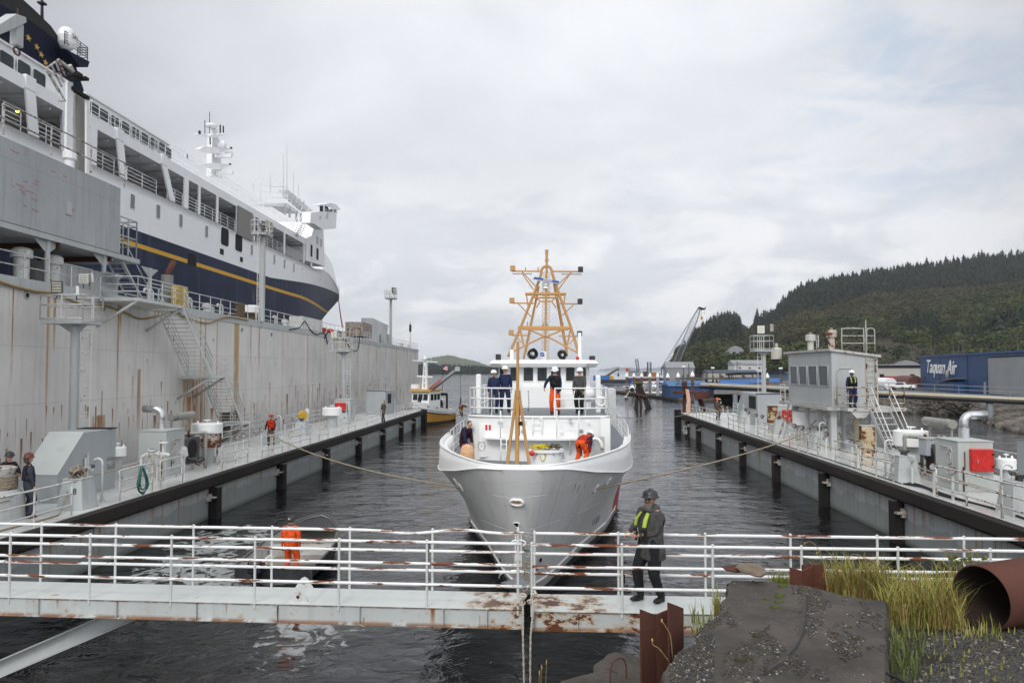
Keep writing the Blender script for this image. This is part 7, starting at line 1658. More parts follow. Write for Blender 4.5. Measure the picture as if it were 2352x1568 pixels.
text('YAMAHA',.10,SM@basis((-.42,-.456,.62),(1,0,0),(0,0,1)),M_white,'lettering',ob_)
MB(SM).cyl((-.42,.0,.6),(-.25,.62,.72),.022,n=6).build('tiller',M_white,ob_)
rp_=MB(SM);random.seed(31)
for k in range(16):cx,cy,rr_=random.uniform(-.05,.45),random.uniform(3.2,3.8),random.uniform(.15,.3);rp_.tube([(cx+rr_*math.cos(t),cy+rr_*.6*math.sin(t),.26+.012*k+.03*math.sin(2*t+k))for t in[2*PI*i/12 for i in range(12)]],.022,5,closed=True)
tag(rp_.build('rope_heap',M_rope),'tangled brown rope lying in the bow of the skiff','rope')
mb=MB(SM);[mb.box((1.115-.07*k*.5,3.15+k*.16,.48+.02*k),(.03,.10,.11))for k in range(3)];mb.build('faded_mark',flat('faded_gold',(.55,.38,.05),.6),sk)
random.seed(1);w=SM@Vector((.30,.62,.12));person('worker in orange coveralls and dark hard hat standing in the skiff with back turned',tuple(w),2.95,scale=.94,hands=((-.30,-.02,.90),(.30,.0,.86)),top=C_orange,legs=C_orange,hat=H_dark,feet=((-.15,0),(.15,0)),stout=1.28,gloves=C_boot)
# far shores, hills and forest
import numpy as np
def bake(name,protos,places,mats,kd='stuff'):
 """protos: list of (verts Nx3, faces list, mat indices); places: (proto, x, y, z, s, sz, rot)"""
 V=[];Lp=[];Ls=[];MI=[];off=0
 for p,x,y,z,s,sz,r in places:
  v,fl,fs,mi=protos[p];c,sn=math.cos(r),math.sin(r)
  V.append(np.stack([x+s*(v[:,0]*c-v[:,1]*sn),y+s*(v[:,0]*sn+v[:,1]*c),z+sz*v[:,2]],1));Lp.append(fl+off);Ls.append(fs);MI.append(mi);off+=len(v)
 V=np.concatenate(V);Lp=np.concatenate(Lp);Ls=np.concatenate(Ls);MI=np.concatenate(MI)
 me=bpy.data.meshes.new(name);me.vertices.add(len(V));me.vertices.foreach_set('co',V.ravel().astype(np.float32))
 me.loops.add(len(Lp));me.loops.foreach_set('vertex_index',Lp.astype(np.int32));me.polygons.add(len(Ls));st=np.concatenate([[0],np.cumsum(Ls)[:-1]])
 me.polygons.foreach_set('loop_start',st.astype(np.int32));me.polygons.foreach_set('loop_total',Ls.astype(np.int32));me.polygons.foreach_set('material_index',MI.astype(np.int32))
 for m in mats:me.materials.append(m)
 me.update(calc_edges=True);o=bpy.data.objects.new(name,me);COL.objects.link(o);o['kind']=kd;return o
def proto(mb):return(np.array([tuple(v)for v in mb.v]),np.array([i for f in mb.f for i in f]),np.array([len(f)for f in mb.f]),np.array(mb.mi))
def conifer(seed,tiers=7,n=9,wid=.17):
 rnd=random.Random(seed);mb=MB();mb.cur=1;mb.cyl((0,0,-.05),(0,0,.8),.012,.004,n=4,cap=False);mb.cur=0
 for k in range(tiers):
  t=k/tiers;z0=.16+.80*t;R=wid*(1-t)**.8*rnd.uniform(.75,1.15)+.012;h=.20*(1-t*.5);a0=rnd.uniform(0,6)
  for i in range(n):
   if rnd.random()<.12:continue
   a=a0+2*PI*i/n;w=PI/n*rnd.uniform(.8,1.5);r=R*rnd.uniform(.65,1.25);zt=z0-.05*rnd.uniform(.3,1.6)
   mb.add([(0,0,z0+h*.6),(r*math.cos(a-w),r*math.sin(a-w),zt+.015),(r*1.12*math.cos(a),r*1.12*math.sin(a),zt-.02),(r*math.cos(a+w),r*math.sin(a+w),zt+.015)],[(0,1,2),(0,2,3)])
 mb.cyl((0,0,.85),(0,0,1.02),.008,.001,n=3,cap=False);return mb
def broad(seed,n=84):
 rnd=random.Random(seed);mb=MB();mb.cur=1;mb.cyl((0,0,-.05),(rnd.uniform(-.05,.05),0,.6),.022,.01,n=4,cap=False);mb.cur=0
 for k in range(n):
  while True:
   p=Vector((rnd.uniform(-1,1),rnd.uniform(-1,1),rnd.uniform(-1,1)))
   if p.length<1 and p.length>.35:break
  c=Vector((p.x*.34,p.y*.34,.62+p.z*.34));q=rnd.uniform(.035,.075);nrm=(p+Vector((rnd.uniform(-1,1),rnd.uniform(-1,1),rnd.uniform(-.7,1)))).normalized();u,w=tangent_frame(nrm)
  mb.add([c+u*q+nrm*.0,c+w*q*.8+u*q*.2,c-u*q,c-w*q],[(0,1,2,3)])
 return mb
def leafmat(nm,c1,c2,sc=.06):
 m,nt,b=NT(nm);g=G(nt);P=g.pos();n1=g.noise(P,sc,3);n2=g.noise(P,.16,3,.7)
 c=g.mix(g.rng(n1,.35,.65),c1,c2);c=g.mix(g.m('MULTIPLY',g.rng(n2,.38,.6),.75),c,tuple(x*.45 for x in c1));g.l(c,b.inputs['Base Color']);b.inputs['Roughness'].default_value=.9;b.inputs['Specular IOR Level'].default_value=.1;return m
M_con=leafmat('conifer_needles',(.017,.028,.019),(.036,.050,.029));M_dec=leafmat('alder_leaves',(.052,.054,.024),(.098,.088,.042),.03);M_dec2=leafmat('green_leaves',(.050,.070,.024),(.098,.115,.040),.04);M_trunk=flat('pale_trunk',(.16,.14,.12),.9)
def ground_mat():
 m,nt,b=NT('hillside_ground');g=G(nt);P=g.pos();n=g.noise(g.scale(P,(1,1,.35)),.07,6,.65);n2=g.noise(g.scale(P,(1,1,.3)),.5,5,.7)
 c=g.mix(g.rng(n,.35,.62),(.045,.050,.028),(.10,.075,.055));c=g.mix(g.rng(n2,.4,.65),c,(.15,.105,.085));c=g.mix(g.m('MULTIPLY',g.rng(n2,.58,.4),.6),c,(.03,.028,.024));g.l(c,b.inputs['Base Color']);b.inputs['Roughness'].default_value=.95;g.bump(n2,1.0,4.0,b);return m
M_hill=ground_mat()
SK=[(1545,846),(1578,832),(1592,800),(1616,778),(1647,758),(1672,752),(1700,757),(1722,772),(1741,755),(1776,745),(1800,722),(1832,690),(1867,676),(1916,666),(1985,654),(2055,644),(2125,634),(2195,625),(2264,615),(2352,610),(2500,606),(2700,600)]
CF=CR@Vector((0,0,-1));CF.z=0;CF.normalize()
def hill_pt(px,t):
 "t 0 at the foot, 1 on the ridge; a real surface out to the ridge"
 R=1050+.25*(px-1750)if px>1700 else 900+150*max(0,(px-1560)/140);F0=430 if px>1650 else 430+(1650-px)*2.0
 sky_=lerp_tab(SK,px);eF=(6.1-2.2)/F0;d=F0+(R-F0)*t
 r=ray(px,850);r.z=0;r.normalize();eR=(850-sky_)/F*r.dot(CF)
 prof=t**.75+.05*math.sin(t*9+px*.01)*t*(1-t)
 e=-eF+(eR+eF)*prof;p=r*d;z=6.1+e*d
 nz=(noise.noise(Vector((p.x*.012,p.y*.012,0)))*20+noise.noise(Vector((p.x*.03,p.y*.03,5)))*8)*min(1,t*4)*(1-t)*1.3
 return Vector((p.x,p.y,max(z+nz,1.5)))
hb=MB();pxs_=list(range(1545,2701,21));hb.grid([[hill_pt(px,t/26)for px in pxs_]for t in range(0,27)]+[[hill_pt(px,1)*1.0+Vector((ray(px,850).x*400,ray(px,850).y*400,-90))for px in pxs_]])
kind(hb.build('hillside',M_hill),'structure')
rnd=random.Random(77);pr=[proto(conifer(s))for s in(1,2,3,4)]+[proto(broad(s))for s in(5,6,7,8)]
con_pl=[];dec_pl=[];dec2_pl=[]
def zone(px,t):
 "which cover grows where: c conifer, d brownish alder, g greener, r bare rock"
 n=noise.noise(Vector((px*.009,t*5,3)))*.09
 y=t+n
 if px<1735:
  if px<1700 and y>.42:return 'c'
  if y>.52:return 'd'
  if .12<y<.20 and px>1650:return 'r'
  return 'g' if rnd.random()<.6 else 'd'
 k=(px-1735)/600
 if y>.70:return 'c'
 if y>.50:return 'd'
 if px>1880:
  if y>.30-.0*k:return 'g' if rnd.random()<.8 else 'd'
  if px>2060 and y>.225:return 'c' if rnd.random()<.6 else 'g'
  if px<2060 and .13<y<.30:return 'r'
  if px>2000:return 'r' if rnd.random()<.9 else 'g'
  return 'd'
 if .15<y<.30 and px>1740:return 'r'
 if .42<y<.46 and rnd.random()<.6:return 'r'
 return 'd' if y>.3 else 'g'
N_=0
for k in range(17000):
 px=rnd.uniform(1550,2480);t=rnd.random()**.9
 z_=zone(px,t)
 if z_=='r':continue
 p=hill_pt(px,t);s=rnd.uniform(.7,1.25);rot=rnd.uniform(0,6.28)
 if z_=='c':
  h=rnd.uniform(10,25)*s**.7;con_pl.append((rnd.randrange(4),p.x,p.y,p.z-.5,h*1.15,h,rot))
 else:
  h=rnd.uniform(6,14);(dec_pl if z_=='d' else dec2_pl).append((4+rnd.randrange(4),p.x,p.y,p.z-.8,h*1.25,h,rot))
for k in range(500):
 px=rnd.uniform(1585,2450)
 if 1700<px<1795:continue
 p=hill_pt(px,rnd.uniform(.94,1.0));h=rnd.uniform(14,27);con_pl.append((rnd.randrange(4),p.x,p.y,p.z-1,h*1.1,h,rnd.uniform(0,6)))
bake('conifer_forest',pr,con_pl,[M_con,M_trunk]);bake('alder_woodland',pr,dec_pl,[M_dec,M_trunk]);bake('green_woodland',pr,dec2_pl,[M_dec2,M_trunk])
singles=[(1741,32,'tall lone conifer on the ridge left of the big forest'),(1760,16,'small thin conifer just right of the lone tall conifer on the ridge'),(1718,15,'short conifer in the dip of the ridge'),(1776,14,'sparse young conifer midway along the open ridge'),(1786,20,'conifer at the open left edge of the big forest'),(1801,30,'tall conifer at the left end of the big forest'),(1834,24,'slender conifer rising at the shoulder of the forest ridge'),(2010,24,'conifer poking above the middle of the forest ridge'),(2134,30,'broad conifer standing highest above the middle right ridge'),(2196,28,'pointed conifer on the ridge above the blue hangar'),(2262,30,'pointed conifer high on the ridge near the right edge'),(2330,28,'conifer at the right end of the ridge')]
M_con1=M_con
for i,(px,h,lab)in enumerate(singles):
 p=hill_pt(px,.985);r=thing('conifer_tree',lab,'tree',p-Vector((0,0,1)),group='single conifers on the ridge')
 q=conifer(50+i,9,9,.15 if h>20 else .10);cr_=MB();tk=MB();M=Matrix.Translation(p-Vector((0,0,1)))@Matrix.Scale(h,4)
 for f,m in zip(q.f,q.mi):(tk if m else cr_).add([M@q.v[j]for j in f],[tuple(range(len(f)))])
 cr_.build('crown',M_con,r,recalc=False);tk.build('trunk',M_trunk,r,recalc=False)
def ridge(name,tab,dist,jag,mat,seed,depth,base=0.0,step=2.0,kd='structure'):
 rnd=random.Random(seed);mb=MB();top=[];bot=[];bk=[]
 x=tab[0][0]
 while x<=tab[-1][0]:
  y=lerp_tab(tab,x);r=ray(x,850);r.z=0;r.normalize();z=6.1+(850-y)/F*(dist+depth)*r.dot(CF)
  top.append(r*(dist+depth)+Vector((0,0,max(base+.2,z+rnd.uniform(-jag,jag)))));bot.append(r*dist+Vector((0,0,base-.5)));bk.append(r*(dist+depth*2)+Vector((0,0,base-.5)));x+=step
 mid=[a.lerp(b,.55)+Vector((0,0,(b.z-a.z)*.12+rnd.uniform(-jag,jag)*.8))for a,b in zip(bot,top)]
 mb.grid([bot,mid,top,bk]);return kind(mb.build(name,mat),kd)
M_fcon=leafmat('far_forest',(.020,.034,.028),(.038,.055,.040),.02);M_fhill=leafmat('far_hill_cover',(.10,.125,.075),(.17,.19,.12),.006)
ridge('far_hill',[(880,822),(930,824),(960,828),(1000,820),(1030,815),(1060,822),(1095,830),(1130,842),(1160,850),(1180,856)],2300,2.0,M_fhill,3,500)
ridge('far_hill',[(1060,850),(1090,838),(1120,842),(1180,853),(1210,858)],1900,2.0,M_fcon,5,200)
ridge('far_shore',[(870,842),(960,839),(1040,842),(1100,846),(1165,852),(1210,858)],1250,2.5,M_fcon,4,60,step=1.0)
fp_=[]
for k in range(1500):
 px=rnd.uniform(880,1200);t=rnd.random();r=ray(px,850);r.z=0;r.normalize();d=1252+55*t;y=lerp_tab([(870,842),(960,839),(1040,842),(1100,846),(1165,852),(1210,858)],px);z=((6.1+(850-y)/F*1310))*t
 p=r*d;h=rnd.uniform(8,14);fp_.append((rnd.randrange(4),p.x,p.y,max(0,z-6),h*1.6,h,rnd.uniform(0,6)))
bake('far_shore_forest',pr,fp_,[M_fcon,M_trunk])
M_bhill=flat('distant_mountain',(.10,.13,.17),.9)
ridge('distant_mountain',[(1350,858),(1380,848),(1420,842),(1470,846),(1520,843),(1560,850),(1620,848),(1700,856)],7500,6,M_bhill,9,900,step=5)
hz_=MB().bb((-3500,-300,-2.6),(3500,9600,420)).build('haze',None);hz_.data.materials.clear();_m=bpy.data.materials.new('haze_air');_m.use_nodes=True;_m.node_tree.nodes.clear();g=G(_m.node_tree)
pv=g.n('ShaderNodeVolumePrincipled');pv.inputs['Color'].default_value=(.90,.94,1.0,1);pv.inputs['Density'].default_value=.0001;ou=g.n('ShaderNodeOutputMaterial');g.l(pv.outputs[0],ou.inputs['Volume']);hz_.data.materials.append(_m);hz_['kind']='stuff'
# land, bank and road on the right
M_asph=paint('wet_asphalt',(.075,.075,.075),.6,grime=.3,var=.2)
lm=MB();P0=[onz(1640,905,1.9),onz(1800,903,1.9),onz(1990,914,1.9),onz(2120,917,1.9),onz(2352,925,1.9),onz(2700,945,1.9)]
far_=[Vector((p.x*4.2,p.y*4.2,2.4))for p in P0];lm.grid([P0,far_]);kind(lm.build('land',M_asph),'structure')
M_rock=paint('bank_rock',(.155,.135,.115),.85,var=.5,grime=.4,bump=1.0,bscale=2.5,rscale=.4,gcol=(.05,.045,.04))
rnd=random.Random(5)
def rock(rn):
 mb=MB();a=rn.random()*9
 mb.sph((0,0,0),1,7,5,(1,1,1),lambda d:.72+.5*noise.noise(Vector((d.x*1.5+a,d.y*1.5,d.z*1.5+a)))+.18*(abs(d.x)>.5));mb.sm=[False]*len(mb.sm);return proto(mb)
rocks=[rock(rnd)for _ in range(6)];pl=[]
bank=[(1640,905,915),(1700,905,918),(1760,912,928),(1800,905,934),(1860,905,937),(1950,910,940),(2010,914,946),(2120,918,950),(2230,922,955),(2300,926,985),(2352,930,998),(2600,950,1030)]
for k in range(5600):
 px=rnd.uniform(1690,2500);yt=lerp_tab([(a,b)for a,b,c in bank],px);yb=lerp_tab([(a,c)for a,b,c in bank],px);t=rnd.random()
 a=onz(px,yt,1.9);b=onz(px,yb,-.1);p=a.lerp(b,t);s=rnd.uniform(.2,.62);pl.append((rnd.randrange(6),p.x,p.y,p.z+.05,s*1.2,s*.8,rnd.uniform(0,6)))
bk_=MB();xs2=[a for a,b,c in bank];bk_.grid([[onz(a,b,1.88)for a,b,c in bank],[onz(a,c,-.6)for a,b,c in bank]]);kind(bk_.build('bank',M_rock),'structure')
bake('riprap_rocks',rocks,pl,[M_rock])
A=aty(2115,894,166);Bv=aty(2352,905,117);dH=(Bv-A);dH.z=0;dH.normalize();nH=Vector((-dH.y,dH.x,0));nH=nH if nH.x>0 else-nH
HM_=Matrix(((dH.x,nH.x,0,A.x),(dH.y,nH.y,0,A.y),(0,0,1,1.9),(0,0,0,1)))
def corr(nm,c,per=.3):
 m,nt,b=NT(nm);g=G(nt);P=g.pos();sp=g.sep(P);s=g.m('ADD',g.m('MULTIPLY',sp[0],dH.x),g.m('MULTIPLY',sp[1],dH.y));w=g.m('SINE',g.m('MULTIPLY',s,2*PI/per))
 n=g.noise(P,.3,4);g.l(g.mix(g.rng(n,.3,.7),tuple(x*.85 for x in c),c),b.inputs['Base Color']);b.inputs['Roughness'].default_value=.5;g.bump(w,.5,.05,b);return m
M_hblue=corr('corrugated_blue',(.014,.060,.17));M_hdoor=corr('corrugated_grey',(.30,.31,.32),.5)
def hx(px):
 r=ray(px,850);M2=HM_.inverted();t=-(nH.dot(CAM-A))/nH.dot(r);return(CAM+r*t-A).dot(dH)
Hh=6.95;hang=thing('hangar','blue corrugated hangar with white lettering and a big grey sliding door','hangar',A)
L_=hx(2352)+14;mb=MB(HM_);mb.bb((0,0,0),(L_,30,Hh));hw_=mb.build('walls',M_hblue,hang);mb=MB(HM_);mb.bb((-.2,-.25,Hh+.01),(L_,30.2,Hh+.3));mb.build('roof',corr('roof_blue',(.02,.085,.25)),hang)
d0=hx(2271);mb=MB(HM_);mb.bb((d0,-.12,.2),(d0+22,-.01,6.25));dr_=mb.build('sliding_door',M_hdoor,hang);mb=MB(HM_);mb.bb((d0-.15,-.16,.2),(d0-.01,-.02,6.4));mb.bb((d0,-.16,6.27),(d0+22,-.02,6.4));mb.build('door_frame',M_dark,dr_)
x_=hx(2223);MB(HM_).bb((x_-.08,-.06,0),(x_+.08,-.005,Hh)).build('corner_strip',M_dark,hw_);x_=hx(2160);MB(HM_).bb((x_-.04,-.04,0),(x_+.04,-.005,Hh)).build('seam_strip',M_dark,hw_)
x0,x1=hx(2131),hx(2192);sz=(x1-x0)
text('Taquan Air',sz*.25,HM_@basis(((x0+x1)/2+.1,-.10,Hh*.68),(1,0,-.02),(0,0,1)),M_white,'lettering',hw_,.05,.32,.02)
x_=hx(2262);MB(HM_).bb((x_-.45,-.07,.1),(x_+.45,-.005,2.2)).build('side_door',M_hdoor,hw_)
x0,x1=hx(2178),hx(2216);mb=MB(HM_);mb.prism([(x0,-2.2,1.9),(x1,-2.2,2.7),(x1,-2.2,2.62),(x0,-2.2,1.82)],(0,2.15,0));an=mb.build('lean_to_roof',M_hdoor,hang);MB(HM_).bb((x0+.9,-1.9,0),(x1-.2,-.02,1.95)).build('lean_to',M_hblue,an)
x_=hx(2183);mb=MB(HM_);mb.tube([(x_,-.6,2.6),(x_,-.6,3.6),(x_-.15,-.5,3.95),(x_-.5,-.1,4.1)],.32,10);mb.build('vent_duct',M_hdoor,hang)
x_=hx(2123);MB(HM_).bb((x_-.6,-.08,1.6),(x_+.7,-.01,2.7)).build('window',M_glass,hw_)
def bldg(name,label,cat,p,w,d,h,rz,mw,mr,over=.3,gable=0.0,group=None,band=None,wins=0):
 r=thing(name,label,cat,p,rz,group);mb=MB();mb.bb((-w/2,0,0),(w/2,d,h));wl=mb.build('walls',mw);wl.parent=r
 mb=MB();
 if gable:mb.add([(-w/2-over,-over,h),(w/2+over,-over,h),(w/2+over,d+over,h),(-w/2-over,d+over,h),(-w/2-over,d/2,h+gable),(w/2+over,d/2,h+gable)],[(0,1,5,4),(3,4,5,2),(0,4,3),(1,2,5),(0,3,2,1)])
 else:mb.bb((-w/2-over,-over,h+.01),(w/2+over,d+over,h+.25))
 ro=mb.build('roof',mr);ro.parent=r
 if band:b_=MB().bb((-w/2,-.06,h-.7),(w/2,-.01,h)).build('dark_band',band);b_.parent=r
 for k in range(wins):x=-w/2+w*(k+.6)/(wins+.2);wi=MB().bb((x-.5,-.05,h*.45),(x+.5,-.01,h*.45+.8)).build('window',M_glass);wi.parent=wl
 return r
def gp(px,py_base,z):p=onz(px,py_base,z);return p
M_bei=flat('beige_wall',(.44,.42,.38),.7);M_droof=flat('dark_roof',(.06,.065,.07),.7);M_bshed=flat('shed_blue',(.018,.06,.17),.6);M_bblue=flat('bright_blue_roof',(.03,.13,.38),.5)
p=aty(2060,850,190);bldg('building','beige building with a dark roof band beside the blue hangar','building',(p.x,190,1.9),15.5,14,5.4,-.15,M_bei,flat('roof_grey',(.25,.26,.27),.6),.8,0,None,M_droof,2)
p=aty(2031,850,168);r=thing('tank','white round tank behind the booth on the right shore','tank',(p.x,168,1.9));MB().cyl((p.x,165,3.1),(p.x,171,3.1),1.35,n=20).box((p.x,168,2.0),(2,4,.8)).build('shell',M_white,r)
p=aty(2087,850,172);r=thing('tank','rust brown round tank behind the white pickup','tank',(p.x,172,1.9));MB().cyl((p.x,169,3.3),(p.x,176,3.3),1.6,n=20).box((p.x,172,2.1),(2.4,5,.7)).build('shell',flat('brown_tank',(.13,.05,.04),.6),r)
p=aty(2066,850,180);bldg('shed','small dark red shed between the white and brown tanks','shed',(p.x,180,1.9),5.2,4,2.2,0,flat('shed_red',(.22,.02,.03),.6),flat('shed_red',(.22,.02,.03),.6),.2,.6)
def car(x,y,z,rz,label,col):
 r=thing('pickup_truck',label,'truck',(0,0,0));mb=MB();mb.prism([(-2.6,-.9,.45),(2.6,-.9,.45),(2.65,-.9,.85),(1.4,-.9,1.05),(.8,-.9,1.6),(-.4,-.9,1.65),(-.6,-.9,1.1),(-2.6,-.9,1.1)],(0,1.8,0));mb.build('body',col,r,bevel=.06)
 mb=MB();mb.prism([(1.25,-.91,1.1),(.78,-.91,1.53),(-.35,-.91,1.57),(-.45,-.91,1.12)],(0,1.82,0));mb.build('window',M_glass,r)
 for wx in(-1.7,1.7):
  for wy in(-.8,.8):MB().cyl((wx,wy-.12,.38),(wx,wy+.12,.38),.38,n=14).build('wheel',M_black,r)
 r.location=(x,y,z);r.rotation_euler=(0,0,rz);return r
p=aty(2072,850,160);car(p.x,160,1.95,2.5,'white pickup truck parked on the right shore',M_white)
for(px,d,zt_,R,lab)in((2082,270,824,13,'grey gravel heap behind the beige building'),(1690,480,805,17,'grey gravel heap below the quarry at the hill foot')):
 p=aty(px,850,d);h=(850-zt_)/F*d+3;mb=MB();mb.lathe((p.x,d,2.5 if d<400 else 6),[(R,0),(R*.55,h*.55),(R*.2,h*.92),(.3,h)],22);mb.smooth=True;tag(mb.build('gravel_heap',flat('gravel_grey',(.17,.17,.18),.9)),lab,'heap')
p=aty(1784,850,420);r=thing('storage_tank','cream storage tank on the hillside under the quarry','tank',(p.x,420,12));zb_=6.1+(850-817)/F*420;MB().lathe((p.x,420,zb_-2),[(2.9,0),(2.9,5.6),(2.2,6.3),(.2,6.6)],20).build('shell',paint('cream_tank',(.50,.48,.42),.6,grime=.3),r);MB().box((p.x,420,zb_+5.8),(1.3,1.3,2.2)).build('hatch_house',M_greyr,r)
t=thing('pipe_trestle','long pipe trestle with walkway, pale pipe and dark pipe crossing the right shore','trestle',(30,97,3));a=aty(1600,882,110);b=aty(2352,917,86);e=b+(b-a)*.3
MB().cyl(a,e,.10,n=8).build('pale_pipe',flat('pale_yellow_pipe',(.62,.52,.34),.5),t);MB().cyl(a+Vector((.5,.2,-.45)),e+Vector((0,.2,-.40)),.19,n=10).build('dark_pipe',M_dark,t)
w0,w1=a+Vector((1,1.0,.25)),e+Vector((0,1.0,.25));mb=MB();mb.prism([w0,w0+Vector((0,1.2,0)),w0+Vector((0,1.2,-.15)),w0+Vector((0,0,-.15))],w1-w0);mb.build('walkway',M_grey,t);MB().rail([w0,w1],1.0,(1,.5),.035,2.6).build('railing',flat('galvanised_rail',(.22,.23,.24),.5),t)
for px,dd in((1598,110),(1688,107),(1900,100),(2272,88.5)):p=aty(px,850,dd);q=MB();q.cyl((p.x,p.y,-2),(p.x-.0,p.y,2.6),.34,n=12);q.cyl((p.x+.3,p.y+.8,-2),(p.x+.1,p.y+.4,2.6),.3,n=10);q.build('pile',flat('pile_steel_grey',(.22,.25,.27),.6),t)
p=aty(1588,850,111);mb=MB();mb.bb((p.x-2.6,109.5,2.6),(p.x+2.4,112.5,3.0));mb.bb((p.x+.2,109.4,1.9),(p.x+2.3,109.6,2.58));mb.cyl((p.x-1.2,110.5,-2),(p.x-1.0,110.5,2.6),.33,n=10).cyl((p.x+1.0,111,2.6),(p.x+2.6,111.6,-2),.33,n=10);mb.bb((p.x-1.5,110,3.01),(p.x-.8,110.6,4.5));mb.build('end_platform',M_rust,t);MB().rail([(p.x-2.5,109.6,3),(p.x+2.3,109.6,3)],1.1,(1,.5),.04,1.2).build('platform_rail',M_dark,t)
fd=thing('float_dock','long dark floating dock with tyres where the floatplanes are moored','dock',(22,165,0));a=onz(1397,898,.4);b=onz(1560,917,.4);c=onz(1760,920,.4);d=onz(1760,905,.4);e=onz(1480,893,.4)
mb=MB();mb.prism([a,b,c,d,e],(0,0,-.9));mb.build('deck',flat('float_timber',(.07,.06,.052),.9,var=.3),fd)
mb=MB();n=46
for i in range(n):q=a.lerp(b,i/n);mb.tube([q+Vector((.35*math.cos(u),-.06,-.12+.3*math.sin(u)))for u in[2*PI*k/8 for k in range(8)]],.1,4,closed=True)
mb.build('tyre_row',M_black,fd)
rd_=random.Random(2);gi=0
for(px,yt,yb,wd)in((1440,862,905,1),(1456,862,903,1),(1474,862,904,1),(1493,862,906,0),(1511,862,908,2),(1534,863,910,1),(1558,862,912,0),(1591,860,915,1),(1763,863,912,1)):
 p=onz(px,yb,.4);zt_=6.1+(850-yt)/F*p.y;r=thing('mooring_pile',['grey mooring pile with a white cap','brown mooring pile with a white cap','pale mooring pile with a white cap'][wd]+' on the float dock, '+['leftmost','second from left','third from left','fourth from left','fifth from left','sixth from left','seventh from left','beside the blue shed','far right by the awning'][gi],'pile',(p.x,p.y,0),group='white capped mooring piles');gi+=1
 MB().cyl((p.x,p.y,-1),(p.x,p.y,zt_-.4),.33,n=10).build('pile',[flat('pile_grey',(.16,.15,.14),.8),flat('pile_brown',(.12,.08,.055),.8),flat('pile_pale',(.34,.36,.38),.6)][wd],r);MB().lathe((p.x,p.y,zt_-.4),[(.42,0),(.42,.35),(.03,1.1)],12).build('cap',M_white,r)
for(px,yb,w,d,h,g_,lab)in((1583,913,8.0,7,2.4,1.1,'blue shed with striped blue roof on the float dock'),(1640,911,6.0,5,2.2,.6,'second blue shed behind the pile platform'),(1672,912,5.5,5,2.0,.6,'grey brown shed with a dark roof on the float dock')):
 p=onz(px,yb,.4);br_='brown' in lab;bldg('shed',lab,'shed',(p.x,p.y,.4),w,d,h,.1,flat('shed_brown',(.13,.11,.10),.8)if br_ else M_bshed,M_droof if br_ else flat('shed_roof_blue',(.06,.14,.28),.5),.3,g_,wins=0 if not br_ else 1)
aw=thing('blue_awning','bright blue sloping ramp roof beyond the pipe trestle','awning',(50,200,3));a=aty(1652,872,200);b=aty(1788,868,215);MB().prism([a,b,b+Vector((0,-2,-.9)),a+Vector((0,-2,-1.3))],(0,0,-.08)).build('roof',M_bblue,aw)
a=aty(1668,871,230);b=aty(1805,866,235);r=thing('ribbed_canopy','dark ribbed canopy walkway behind the bright blue ramp','canopy',a);mb=MB()
for i in range(34):q=a.lerp(b,i/33);mb.tube([q,q+Vector((0,0,1.3)),q+Vector((.3,1,1.8)),q+Vector((.3,2,1.6))],.07,4)
mb.cyl(a+Vector((0,0,1.3)),b+Vector((0,0,1.3)),.1,n=4);mb.build('ribs',M_dark,r);MB().prism([a+Vector((.3,1,1.85)),b+Vector((.3,1,1.85)),b+Vector((.3,3,1.3)),a+Vector((.3,3,1.3))],(0,0,.05)).build('cover',flat('canopy_blue',(.05,.10,.18),.5),r)
def plane(x,y,rz,label,blue=True,s=1.0):
 r=thing('floatplane',label,'floatplane',(0,0,0));M_pw=M_white;mb=MB();mb.smooth=True
 rows=[];n=12
 for(yy,rw,rh,zz)in((-2.6,.05,.05,2.0),(-2.5,.45,.45,2.0),(-1.6,.58,.60,2.05),(-.6,.62,.80,2.25),(1.0,.60,.75,2.25),(3.0,.35,.42,2.25),(5.6,.08,.22,2.4)):rows.append([(rw*math.cos(t),yy,zz+rh*math.sin(t))for t in[2*PI*i/n for i in range(n)]])
 mb.grid(rows,closed=True);fu_=mb.build('fuselage',M_pw,r);MB().bb((-.56,-.95,2.45),(.56,-.1,2.85)).build('windscreen',M_glass,fu_)
 mb=MB();mb.prism([(-7.3,-.8,3.05),(-7.3,.7,3.05),(-7.3,.7,3.12),(-7.3,-.3,3.22),(-7.3,-.8,3.13)],(14.6,0,0));mb.build('wing',flat('wing_blue',(.03,.10,.34),.4)if blue else M_pw,r)
 mb=MB();mb.prism([(0,4.6,2.5),(0,5.9,2.5),(0,6.1,4.0),(0,5.5,4.05)],(.06,0,0));mb.build('tail_fin',M_navyp,r);mb=MB();mb.bb((-2.1,4.7,2.55),(2.1,5.7,2.62));mb.build('tailplane',M_pw,r)
 for sx in(-1.35,1.35):
  mb=MB();mb.smooth=True;mb.grid([[(sx+w*math.cos(t),yy,zz+h*math.sin(t))for t in[2*PI*i/8 for i in range(8)]]for(yy,w,h,zz)in((-3.2,.05,.05,.5),(-2.6,.3,.28,.35),(0,.38,.36,.25),(2.5,.25,.22,.25),(3.6,.05,.05,.35))],closed=True);mb.build('float',M_pw,r)
  mb=MB();mb.cyl((sx,-1.2,.5),(sx*.35,-1.0,1.7),.05,n=5).cyl((sx,1.0,.5),(sx*.35,.9,1.7),.05,n=5).cyl((sx*.4,-.3,1.8),(sx*2.2,0,3.05),.05,n=5);mb.build('strut',M_pw,r)
 MB().box((0,-2.68,2.0),(2.5,.04,.16)).build('propeller',M_dark,r);MB().lathe((0,-2.55,2.0),[(.47,0),(.44,-.1),(.15,-.22)],12,(0,1,0)).build('engine',M_dark,r)
 r.location=(x,y,0);r.rotation_euler=(0,0,rz);r.scale=(s,)*3;return r
M_navyp=flat('plane_navy',(.02,.05,.22),.4)
